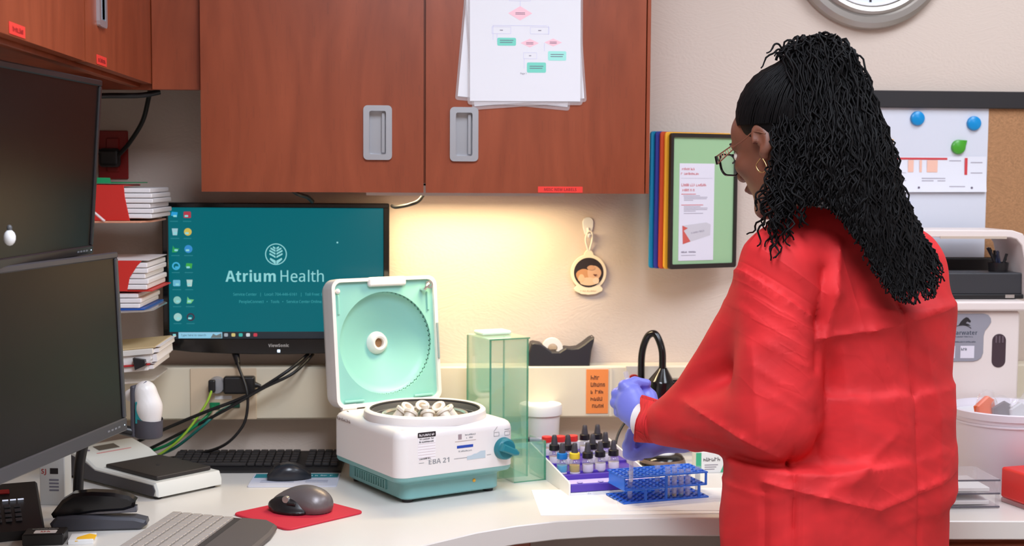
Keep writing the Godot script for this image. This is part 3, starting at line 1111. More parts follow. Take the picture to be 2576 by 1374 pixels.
func wall_things() -> void:
	var cream := mat("plate_tan", rgb(216, 194, 166), 0.45)
	# outlet plate and things plugged in, under the teal screen
	var p := thing("outlet_plate", "tan outlet plate on the raceway behind the cables", "outlet", Vector3(-0.455, 0.925, 0.064))
	part("plate", MB.new().box(Vector3(0, 0, 0.002), Vector3(0.156, 0.124, 0.004), 0.0015), cream, p)
	part("jack", MB.new().box(Vector3(-0.02, -0.028, 0.0055), Vector3(0.024, 0.016, 0.006), 0.001), mat("jack_green", rgb(20, 130, 80), 0.5), p)
	part("jack", MB.new().box(Vector3(0.028, -0.026, 0.0055), Vector3(0.022, 0.014, 0.006), 0.001), mat("jack_dark_green", rgb(18, 70, 52), 0.5), p)
	part("label_strip", MB.new().box(Vector3(0.0, -0.008, 0.0042), Vector3(0.04, 0.008, 0.0006)), mat("label_white", rgb(244, 240, 242), 0.5), p)
	part("round_port", MB.new().lathe([Vector2(0.0, 0.018), Vector2(0.018, 0.016), Vector2(0.021, 0.0), Vector2(0, 0)], 20, xf(Vector3(-0.014, 0.022, 0.004), 0, 90)), mat("port_grey", rgb(150, 148, 150), 0.4), p)
	var pl := thing("power_plug", "black plug with a lime cord pushed into the round port", "plug", Vector3(-0.478, 0.948, 0.084))
	part("body", MB.new().rbox(Vector3(0, 0, 0.008), Vector3(0.016, 0.03, 0.016), 0.004), black_plastic, pl)
	part("cord", MB.new().tube(curve([Vector3(0, -0.010, 0.014), Vector3(-0.018, -0.05, 0.02), Vector3(-0.075, -0.125, 0.02), Vector3(-0.15, -0.178, -0.01), Vector3(-0.19, -0.182, -0.04)], 8), 0.003, 8), mat("lime_cord", rgb(160, 200, 60), 0.45), pl, "lime green cord")
	var ad := thing("power_adapter", "black power adapter block plugged in under the teal screen", "adapter", Vector3(-0.415, 0.949, 0.081))
	part("block", MB.new().rbox(Vector3(0, 0, 0.0), Vector3(0.074, 0.042, 0.026), 0.006), black_plastic, ad)
	part("strain_relief", MB.new().tube([Vector3(0.036, 0, 0), Vector3(0.05, -0.003, 0.002)], [0.008, 0.004], 8), black_plastic, ad)
	var kb := rgb(22, 20, 22)
	cord("monitor_cable", [Vector3(-0.255, 1.019, 0.06), Vector3(-0.30, 0.985, 0.11), Vector3(-0.39, 0.93, 0.115), Vector3(-0.49, 0.89, 0.11), Vector3(-0.58, 0.85, 0.09), Vector3(-0.68, 0.80, 0.045), Vector3(-0.76, 0.772, 0.03)], 0.0042, kb, "upper black cable sagging from the teal screen to the desk corner")
	cord("monitor_cable", [Vector3(-0.243, 1.019, 0.06), Vector3(-0.285, 0.982, 0.12), Vector3(-0.36, 0.945, 0.125), Vector3(-0.45, 0.892, 0.12), Vector3(-0.56, 0.832, 0.09), Vector3(-0.65, 0.785, 0.05), Vector3(-0.74, 0.766, 0.045)], 0.0038, kb, "lower black cable sagging from the teal screen to the desk corner")
	cord("looped_cable", [Vector3(-0.424, 1.022, 0.065), Vector3(-0.416, 0.995, 0.09), Vector3(-0.395, 0.945, 0.115), Vector3(-0.392, 0.90, 0.12), Vector3(-0.405, 0.855, 0.12), Vector3(-0.45, 0.81, 0.115), Vector3(-0.53, 0.780, 0.075), Vector3(-0.62, 0.7655, 0.05), Vector3(-0.70, 0.7655, 0.05)], 0.0036, kb, "black cable looping down from under the teal screen to the desk")
	part("cable_boot", MB.new().tube([Vector3(-0.426, 1.0215, 0.063), Vector3(-0.418, 1.0, 0.085)], [0.009, 0.0055], 10), black_plastic, get_node("looped_cable"))
	cord("network_cable", [Vector3(-0.478, 0.897, 0.075), Vector3(-0.49, 0.877, 0.10), Vector3(-0.53, 0.845, 0.105), Vector3(-0.59, 0.803, 0.075), Vector3(-0.67, 0.772, 0.035)], 0.0038, rgb(20, 130, 80), "green network cable from the outlet plate to the desk corner")
	cord("network_cable", [Vector3(-0.43, 0.899, 0.075), Vector3(-0.46, 0.888, 0.10), Vector3(-0.50, 0.855, 0.118), Vector3(-0.57, 0.798, 0.085), Vector3(-0.645, 0.766, 0.06)], 0.0036, rgb(20, 104, 96), "dark teal network cable from the outlet plate to the desk corner")
	cord("network_cable", [Vector3(-0.64, 0.7635, 0.09), Vector3(-0.60, 0.7635, 0.10), Vector3(-0.575, 0.7635, 0.13), Vector3(-0.59, 0.7635, 0.145)], 0.003, rgb(170, 190, 70), "short lime cable lying on the desk behind the scale")
	# cable under the wide cabinet
	cord("cabinet_cable", [Vector3(-0.054, 1.3755, 0.10), Vector3(-0.043, 1.374, 0.15), Vector3(-0.012, 1.381, 0.20), Vector3(0.012, 1.393, 0.20), Vector3(0.032, 1.428, 0.20)], 0.0042, kb, "black cable curving from the teal screen up under the wide cabinet")
	cord("cabinet_cable", [Vector3(-0.30, 1.428, 0.17), Vector3(-0.27, 1.405, 0.17), Vector3(-0.25, 1.396, 0.13), Vector3(-0.24, 1.385, 0.10)], 0.005, kb, "short black cable dropping from the wide cabinet behind the teal screen")
	# red outlet on the back wall under the left cabinet
	var ro := thing("red_outlet", "dark red emergency outlet on the back wall above the green folder", "outlet", Vector3(-0.718, 1.492, 0.0))
	part("plate", MB.new().box(Vector3(0, 0, 0.003), Vector3(0.07, 0.115, 0.006), 0.002), mat("outlet_red", rgb(150, 28, 26), 0.4), ro)
	part("socket", MB.new().box(Vector3(0, 0.026, 0.008), Vector3(0.032, 0.03, 0.006), 0.003), mat("outlet_red", rgb(150, 28, 26), 0.4), ro)
	part("socket", MB.new().box(Vector3(0, -0.026, 0.008), Vector3(0.032, 0.03, 0.006), 0.003), mat("outlet_red", rgb(150, 28, 26), 0.4), ro)
	var rp := thing("power_plug", "black plug in the dark red outlet with its cord rising", "plug", Vector3(-0.722, 1.485, 0.012))
	part("body", MB.new().rbox(Vector3(0.0, 0, 0.012), Vector3(0.05, 0.045, 0.026), 0.01), black_plastic, rp)
	part("cord", MB.new().tube(curve([Vector3(0.02, 0.004, 0.018), Vector3(0.05, 0.035, 0.03), Vector3(0.085, 0.085, 0.05), Vector3(0.105, 0.135, 0.08), Vector3(0.118, 0.16, 0.12)], 8), 0.0055, 8), mat("cord_black", kb, 0.45), rp)
	part("second_cord", MB.new().tube(curve([Vector3(-0.02, 0.01, 0.018), Vector3(-0.06, 0.05, 0.03), Vector3(-0.08, 0.055, 0.06)], 8), 0.0055, 8), mat("cord_black", kb, 0.45), rp)
	cord("monitor_cable", [Vector3(-0.560, 1.628, 0.255), Vector3(-0.60, 1.619, 0.27), Vector3(-0.66, 1.616, 0.30), Vector3(-0.72, 1.610, 0.36), Vector3(-0.74, 1.60, 0.6), Vector3(-0.74, 1.5, 0.8)], 0.006, kb, "black cable running under the left cabinet to the upper monitor")
	# tape dispenser on the raceway
	var td := thing("tape_dispenser", "black tape dispenser with a white roll standing on the raceway", "tape dispenser", Vector3(0.35, 0.988, 0.032))
	var prof := [Vector2(-0.075, 0), Vector2(-0.076, 0.030), Vector2(-0.068, 0.055), Vector2(-0.062, 0.057), Vector2(-0.045, 0.054), Vector2(-0.034, 0.046), Vector2(-0.018, 0.034), Vector2(0.0, 0.034), Vector2(0.016, 0.044), Vector2(0.030, 0.042), Vector2(0.046, 0.044), Vector2(0.060, 0.053), Vector2(0.076, 0.066), Vector2(0.085, 0.070), Vector2(0.084, 0.060), Vector2(0.078, 0.036), Vector2(0.074, 0)]
	var dk := mat("dispenser_black", rgb(40, 38, 44), 0.5)
	part("body", MB.new().prism(prof, -0.026, 0.030, 0.003, Transform3D.IDENTITY, 0.86), dk, td)
	part("tape_roll", MB.new().lathe([Vector2(0.012, -0.009), Vector2(0.025, -0.009), Vector2(0.025, 0.009), Vector2(0.012, 0.009), Vector2(0.012, -0.009)], 24, xf(Vector3(-0.015, 0.041, 0.002), 0, 90)), mat("tape_white", rgb(236, 230, 224), 0.4), td, "white tape roll")
	part("blade", MB.new().box(Vector3(0.083, 0.067, 0.002), Vector3(0.004, 0.004, 0.022)), mat("bright_metal", rgb(205, 200, 196), 0.25, 0.8), td)
	# orange note on the raceway
	var on := thing("orange_note", "small orange printed note stuck to the raceway", "note", Vector3(0.4425, 0.926, 0.0645))
	part("card", MB.new().box(Vector3(0, 0, 0.0006), Vector3(0.054, 0.108, 0.0012)), mat("note_orange", rgb(240, 140, 70), 0.6), on)
	var ink := mat("note_ink", rgb(80, 40, 30), 0.6)
	for i in 5:
		strokes(on, 0.034, 0.0105, ink, xf(Vector3(0.001, 0.034 - i * 0.0172, 0.0013)), 11 + i)
	part("note_frame", MB.new().box(Vector3(0.033, -0.002, 0.001), Vector3(0.006, 0.118, 0.002)), mat("raceway_cream", rgb(226, 214, 190), 0.45), on)
	var r2 := thing("red_outlet", "red round outlet on the raceway behind the gloved hands", "outlet", Vector3(0.532, 0.952, 0.064))
	part("face", MB.new().lathe([Vector2(0, 0.008), Vector2(0.015, 0.008), Vector2(0.017, 0.0), Vector2(0, 0)], 20, xf(Vector3.ZERO, 0, 90)), mat("outlet_red_round", rgb(150, 30, 28), 0.4), r2)
	part("plate", MB.new().box(Vector3(0.03, -0.012, 0.0015), Vector3(0.10, 0.096, 0.003), 0.001), mat("plate_grey", rgb(205, 196, 184), 0.45), r2)
	# photo ornament hung on a stick-on hook
	var hk := thing("adhesive_hook", "white stick-on hook on the wall holding the round ornament", "hook", Vector3(0.424, 1.325, 0.0))
	part("plate", MB.new().prism([Vector2(-0.014, 0.012), Vector2(-0.011, 0.019), Vector2(-0.004, 0.023), Vector2(0.004, 0.023), Vector2(0.011, 0.019), Vector2(0.014, 0.012), Vector2(0.013, -0.002), Vector2(0.008, -0.02), Vector2(-0.008, -0.02), Vector2(-0.013, -0.002)], 0.0, 0.005, 0.0015), mat("white_plastic", rgb(232, 230, 228), 0.4), hk)
	part("hook", MB.new().tube(curve([Vector3(0, -0.004, 0.004), Vector3(0.001, -0.018, 0.010), Vector3(0.001, -0.024, 0.015), Vector3(0.001, -0.018, 0.019)], 5), 0.004, 8), mat("white_plastic", rgb(232, 230, 228), 0.4), hk)
	var orn := thing("ornament", "round pale ornament with a brown and white picture hanging on the wall", "ornament", Vector3(0.426, 1.212, 0.004))
	var orc := mat("ornament_wood", rgb(240, 222, 192), 0.5)
	var op := []
	for i in 33:
		var a := deg_to_rad(-48 + 276.0 * i / 32)
		op.append(Vector2(cos(a), sin(a)) * 0.0445)
	op.append_array([Vector2(-0.036, -0.040), Vector2(-0.034, -0.046), Vector2(-0.018, -0.0535), Vector2(0.0, -0.0555), Vector2(0.018, -0.0535), Vector2(0.034, -0.046), Vector2(0.036, -0.040)])
	part("frame", MB.new().prism(op, 0.0, 0.005, 0.001, Transform3D.IDENTITY, 0.9), orc, orn)
	part("cap", MB.new().prism([Vector2(-0.013, 0.042), Vector2(0.013, 0.042), Vector2(0.010, 0.05), Vector2(0.005, 0.055), Vector2(-0.005, 0.055), Vector2(-0.010, 0.05)], 0.0, 0.005, 0.001), orc, orn)
	var pic := part("picture", MB.new().prism(circ(0.0365, 36), 0.005, 0.0056), mat("picture_dark", rgb(42, 32, 34), 0.5), orn, "round printed picture, brown and cream shapes on black")
	var blobs := [[-0.012, -0.008, 0.019, 0.017, 196, 140, 96], [0.013, -0.002, 0.017, 0.019, 214, 168, 132], [0.0, -0.022, 0.023, 0.010, 226, 186, 150], [-0.018, -0.014, 0.008, 0.010, 226, 180, 140], [0.006, 0.012, 0.010, 0.006, 200, 150, 116], [0.018, -0.020, 0.008, 0.008, 232, 198, 168]]
	for i in blobs.size():
		var q: Array = blobs[i]
		var pts := []
		for k in 18:
			var a := TAU * k / 18
			pts.append(Vector2(q[0] + cos(a) * q[2] * (1.0 + 0.08 * sin(3 * a + i)), q[1] + sin(a) * q[3]).limit_length(0.0362))
		patch(pic, "printed_shape", pts, mat("picture_tone_%d" % i, rgb(q[4], q[5], q[6]), 0.5), xf(Vector3(0, 0, 0.0057 + 0.0003 * i)))
	patch(pic, "printed_shape", [Vector2(0.010, -0.004), Vector2(0.016, -0.009), Vector2(0.021, -0.0045)], mat("picture_brown", rgb(96, 40, 30), 0.5), xf(Vector3(0, 0, 0.0076)))
	strokes(orn, 0.04, 0.0045, mat("ornament_print", rgb(214, 186, 150), 0.5), xf(Vector3(0, -0.0455, 0.0052)), 5)
	part("ribbon", MB.new().tube(curve([Vector3(-0.001, 0.052, 0.003), Vector3(-0.009, 0.08, 0.010), Vector3(-0.005, 0.098, 0.0125), Vector3(0.0005, 0.102, 0.013)], 5), 0.0024, 6).tube(curve([Vector3(0.001, 0.052, 0.003), Vector3(0.007, 0.08, 0.010), Vector3(0.006, 0.098, 0.0125), Vector3(0.0005, 0.102, 0.013)], 5), 0.0024, 6), mat("ribbon_white", rgb(240, 228, 212), 0.6), orn)
	# fanned wall folders
	var fw := thing("folder_rack", "wall rack of fanned coloured panels with a black-framed green sheet in front", "folder rack", Vector3(0.690, 1.390, 0.095), deg_to_rad(24.0))
	part("wall_bracket", MB.new().box(Vector3(0.03, 0, -0.060), Vector3(0.02, 0.26, 0.022), 0.002), mat("bracket_grey", rgb(120, 116, 112), 0.5), fw)
	var fc := [rgb(0, 128, 168), rgb(44, 52, 140), rgb(196, 72, 34), rgb(246, 178, 52)]
	var nm := ["blue", "navy", "orange", "yellow"]
	for i in 4:
		var k := 4 - i
		part("panel", MB.new().prism(rr(0.194, 0.325, 0.008, 4), -0.003, 0.003, 0.001, xf(Vector3(-0.0095 * k + 0.001, 0.001 + 0.0005 * k, -0.0062 * k - 0.006))), mat("folder_" + nm[i], fc[i], 0.4), fw, nm[i] + " panel edge")
	var fr := MB.new().ring(rr(0.196, 0.322, 0.006, 3), rr(0.180, 0.302, 0.003, 3, Vector2(0, 0.001)), -0.005, 0.004)
	part("frame", fr, mat("folder_black", rgb(34, 26, 26), 0.4), fw)
	part("green_sheet", MB.new().box(Vector3(0, 0.001, -0.003), Vector3(0.184, 0.306, 0.003)), mat("sheet_green", rgb(158, 196, 150), 0.6), fw)
	var fly := part("flyer", MB.new().box(Vector3(-0.019, -0.026, -0.0010), Vector3(0.102, 0.232, 0.0008)), mat("paper_cool", rgb(228, 224, 234), 0.6), fw, "white flyer with red headings")
	var redi := mat("print_red", rgb(206, 96, 100), 0.6)
	var gri := mat("print_soft_grey", rgb(172, 166, 178), 0.6)
	strokes(fly, 0.04, 0.0062, redi, xf(Vector3(-0.046, 0.077, -0.0005)), 20)
	strokes(fly, 0.05, 0.0062, redi, xf(Vector3(-0.041, 0.066, -0.0005)), 21)
	strokes(fly, 0.072, 0.0068, redi, xf(Vector3(-0.028, 0.039, -0.0005)), 22)
	strokes(fly, 0.042, 0.0068, redi, xf(Vector3(-0.043, 0.027, -0.0005)), 23)
	patch(fly, "print_line", quad(-0.066, 0.0545, 0.026, 0.0550), gri, xf(Vector3(0, 0, -0.0006)))
	var tl := [[0.017, -0.064, -0.022, 1], [0.013, -0.058, -0.010, 0], [0.0095, -0.056, 0.012, 0], [0.006, -0.056, 0.010, 0], [0.0025, -0.056, -0.03, 0], [-0.009, -0.064, 0.0, 1], [-0.013, -0.056, -0.008, 0], [-0.0165, -0.056, 0.013, 0], [-0.020, -0.056, 0.012, 0], [-0.0235, -0.056, -0.022, 0], [-0.029, -0.056, 0.0, 0]]
	for q in tl:
		patch(fly, "text_line", quad(q[1], q[0] - 0.0008, q[2], q[0] + 0.0008), redi if q[3] else gri, xf(Vector3(0, 0, -0.0006)))
	patch(fly, "printed_carton", [Vector2(-0.060, -0.058), Vector2(0.010, -0.051), Vector2(0.023, -0.056), Vector2(0.022, -0.082), Vector2(-0.058, -0.102)], mat("carton_print", rgb(206, 202, 208), 0.6), xf(Vector3(0, 0, -0.0006)))
	patch(fly, "printed_carton_side", [Vector2(-0.060, -0.058), Vector2(-0.044, -0.064), Vector2(-0.056, -0.070), Vector2(-0.036, -0.096), Vector2(-0.058, -0.102)], mat("carton_red", rgb(208, 92, 84), 0.6), xf(Vector3(0, 0, -0.0002)))
	strokes(fly, 0.04, 0.005, gri, xf(Vector3(-0.014, -0.073, -0.0002), 0, 0, 8), 26)
	strokes(fly, 0.042, 0.0044, mat("grey_ink", rgb(110, 100, 120), 0.6), xf(Vector3(-0.041, -0.121, -0.0005)), 27)
	patch(fly, "text_line", quad(-0.062, -0.1300, -0.020, -0.1285), gri, xf(Vector3(0, 0, -0.0006)))
	# clock
	var ck := thing("wall_clock", "large round wall clock with a brushed silver rim", "clock", Vector3(1.112, 2.0135, 0.0))
	var kf := xf(Vector3.ZERO, 0, 90)
	part("rim", MB.new().lathe([Vector2(0.196, 0.0), Vector2(0.2018, 0.010), Vector2(0.199, 0.026), Vector2(0.188, 0.036), Vector2(0.174, 0.0365), Vector2(0.169, 0.032), Vector2(0.160, 0.040), Vector2(0.150, 0.036), Vector2(0.1475, 0.030)], 72, kf), mat("brushed_silver", rgb(172, 166, 160), 0.33, 0.85), ck)
	part("bezel", MB.new().lathe([Vector2(0.1475, 0.030), Vector2(0.146, 0.034), Vector2(0.140, 0.034), Vector2(0.138, 0.022)], 72, kf), mat("clock_white", rgb(240, 240, 242), 0.35), ck)
	part("face", MB.new().lathe([Vector2(0.0, 0.022), Vector2(0.139, 0.022), Vector2(0.139, 0.018), Vector2(0, 0.018)], 48, kf), mat("clock_face", rgb(222, 226, 236), 0.4), ck)
	for i in 12:
		var a := TAU * i / 12
		part("hour_mark", MB.new().box(Vector3(0, 0.130, 0.0224), Vector3(0.004 if i % 3 else 0.006, 0.012, 0.0008), 0.0, xf(Vector3.ZERO, 0, 0, rad_to_deg(a))), mat("print_black", rgb(38, 34, 38), 0.5), ck)
	part("hour_hand", MB.new().box(Vector3(0.025, 0.03, 0.026), Vector3(0.006, 0.075, 0.001), 0.0, xf(Vector3.ZERO, 0, 0, -40)), mat("print_black", rgb(38, 34, 38), 0.5), ck)
	part("minute_hand", MB.new().box(Vector3(0, 0.05, 0.028), Vector3(0.004, 0.11, 0.001), 0.0, xf(Vector3.ZERO, 0, 0, 60)), mat("print_black", rgb(38, 34, 38), 0.5), ck)
	# notice board: white magnetic half, cork half
	var nb := thing("notice_board", "black-framed notice board, half white and half cork", "notice board", Vector3(1.6, 1.44, 0.0))
	var bf := mat("board_frame", rgb(36, 34, 37), 0.45)
	part("frame_rail", MB.new().box(Vector3(0, 0.2025, 0.012), Vector3(1.3, 0.042, 0.024), 0.002), bf, nb)
	part("frame_rail", MB.new().box(Vector3(0, -0.2085, 0.012), Vector3(1.3, 0.036, 0.024), 0.002), bf, nb)
	part("frame_rail", MB.new().box(Vector3(-0.635, -0.003, 0.012), Vector3(0.03, 0.369, 0.024), 0.002), bf, nb)
	part("frame_rail", MB.new().box(Vector3(0.635, -0.003, 0.012), Vector3(0.03, 0.369, 0.024), 0.002), bf, nb)
	var cork := mat("cork", rgb(184, 134, 92), 0.85)
	var nz := FastNoiseLite.new()
	nz.seed = 21
	nz.frequency = 0.25
	cork.albedo_texture = noise_tex(func(x, y):
		var g := 0.92 + 0.16 * tile_noise(nz, x, y, 128, 128)
		return Color(g, g, g), 128, 128)
	cork.uv1_triplanar = true
	cork.uv1_scale = Vector3.ONE * 5.0
	part("cork_panel", MB.new().box(Vector3(0.222, -0.003, 0.006), Vector3(0.80, 0.371, 0.010)), cork, nb)
	part("white_panel", MB.new().box(Vector3(-0.399, -0.003, 0.0065), Vector3(0.444, 0.371, 0.011)), mat("board_white", rgb(214, 216, 226), 0.35), nb)
	var cp := thing("chart_sheet", "white chart sheet with red and peach bars pinned on the notice board", "paper", Vector3(1.265, 1.457, 0.0125))
	var rws := []
	for k in 7:
		var f := k / 6.0
		rws.append(PackedVector3Array([Vector3(-0.155, 0.044 - f * 0.088, 0.001 + 0.008 * f * f), Vector3(0.155, 0.046 - f * 0.088, 0.001 + 0.008 * f * f)]))
	var cm := MB.new()
	cm.grid(rws)
	for i in cm.n.size():
		if cm.n[i].z < 0: cm.n[i] = -cm.n[i]
	cm.rewind()
	part("page", cm, mat("paper_cool2", rgb(226, 226, 234), 0.6), cp)
	var chz := [mat("chart_red", rgb(206, 60, 66), 0.6), mat("chart_peach", rgb(240, 190, 170), 0.6), gri]
	for q in [[-0.155, 0.037, 0.055, 0.042, 0], [-0.045, 0.006, -0.031, 0.036, 1], [-0.016, 0.006, -0.010, 0.036, 1], [0.003, 0.006, 0.030, 0.036, 1], [0.099, 0.000, 0.106, 0.042, 0], [-0.11, 0.004, -0.05, 0.005, 2], [-0.10, -0.010, -0.06, -0.008, 2], [-0.10, -0.016, -0.05, -0.014, 2], [-0.01, -0.010, 0.05, -0.008, 2], [-0.01, -0.016, 0.02, -0.014, 2], [0.03, -0.016, 0.05, -0.014, 2], [0.06, 0.034, 0.09, 0.036, 2], [0.115, 0.030, 0.145, 0.032, 2], [0.115, 0.004, 0.145, 0.006, 2], [0.06, -0.030, 0.10, -0.028, 2]]:
		patch(cp, "chart_mark", quad(q[0], q[1], q[2], q[3]), chz[q[4]], xf(Vector3(0, 0, 0.0015 + 0.008 * pow((0.044 - q[1]) / 0.088, 2)), 0, 0))
	for q in [-0.018, 0.117]:
		patch(cp, "chart_dot", circ(0.003, 8, Vector2(q, -0.032)), mat("grey_ink", rgb(110, 100, 120), 0.6), xf(Vector3(0, 0, 0.0082)))
	var mg := [[1.241, 1.596, rgb(0, 140, 206), "round light blue magnet on the notice board beside the clock side", 0], [1.385, 1.585, rgb(0, 140, 206), "round light blue magnet next to the cork half of the board", 0], [1.347, 1.526, rgb(70, 160, 44), "green drop-shaped magnet on the white half of the board", 1], [1.160, 1.527, rgb(244, 178, 44), "yellow drop-shaped magnet on the white half of the board", 1], [1.207, 1.373, rgb(24, 60, 140), "dark blue drop-shaped magnet low on the white half", 1]]
	mg[0][3] = "round light blue magnet high on the white half, further from the cork"
	for q in mg:
		var m := thing("magnet", q[3], "magnet", Vector3(q[0], q[1], 0.0122), 0.0, "magnets on the notice board")
		var mm := mat("magnet_%d" % int(q[2].r * 255 + q[2].b * 1000), q[2], 0.3)
		part("cap", MB.new().lathe([Vector2(0, 0.011), Vector2(0.012, 0.0105), Vector2(0.0165, 0.008), Vector2(0.0182, 0.003), Vector2(0.018, 0.0), Vector2(0, 0)], 24, kf), mm, m)
		if q[4]:
			part("grip_tip", MB.new().prism([Vector2(0.0, 0.0178), Vector2(0.0215, 0.0165), Vector2(0.0178, 0.0)], 0.001, 0.006, 0.0015), mm, m)
	gooseneck()

func gooseneck() -> void:
	var t := thing("gooseneck_lamp", "black gooseneck lamp bent over behind the gloved hands", "lamp", Vector3(0.59, 0.76, 0.15))
	var gl := mat("gloss_black", rgb(18, 16, 18), 0.15)
	part("base", MB.new().lathe([Vector2(0.0, 0.0), Vector2(0.052, 0.0), Vector2(0.056, 0.006), Vector2(0.052, 0.018), Vector2(0.046, 0.026), Vector2(0.036, 0.030), Vector2(0, 0.030)], 36), gl, t)
	part("base_band", MB.new().lathe([Vector2(0.0535, 0.008), Vector2(0.0545, 0.012), Vector2(0.0515, 0.0195), Vector2(0.0505, 0.0185)], 36), mat("band_brown", rgb(150, 128, 112), 0.3, 0.5), t)
	part("base_top", MB.new().lathe([Vector2(0.0, 0.037), Vector2(0.026, 0.036), Vector2(0.029, 0.033), Vector2(0.029, 0.029)], 28), mat("white_plastic", rgb(232, 230, 228), 0.4), t)
	var stem := curve([Vector3(-0.038, 0.025, -0.02), Vector3(-0.044, 0.10, -0.035), Vector3(-0.048, 0.20, -0.035), Vector3(-0.048, 0.265, -0.03), Vector3(-0.038, 0.305, -0.022), Vector3(-0.024, 0.316, -0.012), Vector3(-0.014, 0.305, -0.004), Vector3(-0.006, 0.275, 0.006), Vector3(-0.006, 0.235, 0.013)], 8)
	part("neck", MB.new().tube(stem, 0.0085, 12), gl, t)
	part("shade", MB.new().lathe([Vector2(0.010, 0.082), Vector2(0.014, 0.076), Vector2(0.029, 0.054), Vector2(0.032, 0.050), Vector2(0.033, 0.0), Vector2(0.030, 0.0), Vector2(0.029, 0.046), Vector2(0, 0.05)], 28, xf(Vector3(-0.012, 0.156, 0.014), 0, 4, -4)), gl, t)
	part("switch_box", MB.new().rbox(Vector3(0.026, 0.184, 0.012), Vector3(0.034, 0.054, 0.044), 0.010), gl, t)
	part("cord", MB.new().tube(curve([Vector3(0.044, 0.198, 0.012), Vector3(0.060, 0.196, 0.004), Vector3(0.070, 0.176, -0.04), Vector3(0.07, 0.166, -0.08)], 6), 0.0028, 6), mat("cord_black", rgb(22, 20, 22), 0.45), t)
	cord("lamp_cord", [Vector3(0.548, 0.79, 0.125), Vector3(0.525, 0.86, 0.09), Vector3(0.505, 0.858, 0.11), Vector3(0.482, 0.822, 0.13), Vector3(0.478, 0.785, 0.16), Vector3(0.50, 0.7655, 0.19), Vector3(0.535, 0.7655, 0.20), Vector3(0.56, 0.7655, 0.215)], 0.003, rgb(22, 20, 22), "thin black cord curling behind the dropper bottles")

# points of a rounded rectangle met by rays from c, one for each angle
func ray_rect(n: int, w0: float, w1: float, h0: float, h1: float) -> Array:
	var o := []
	for i in n:
		var a := TAU * i / n
		var d := Vector2(cos(a), sin(a))
		var t := 1e9
		if d.x > 1e-6: t = minf(t, w1 / d.x)
		if d.x < -1e-6: t = minf(t, w0 / -d.x)
		if d.y > 1e-6: t = minf(t, h1 / d.y)
		if d.y < -1e-6: t = minf(t, h0 / -d.y)
		o.append(d * t)
	return o

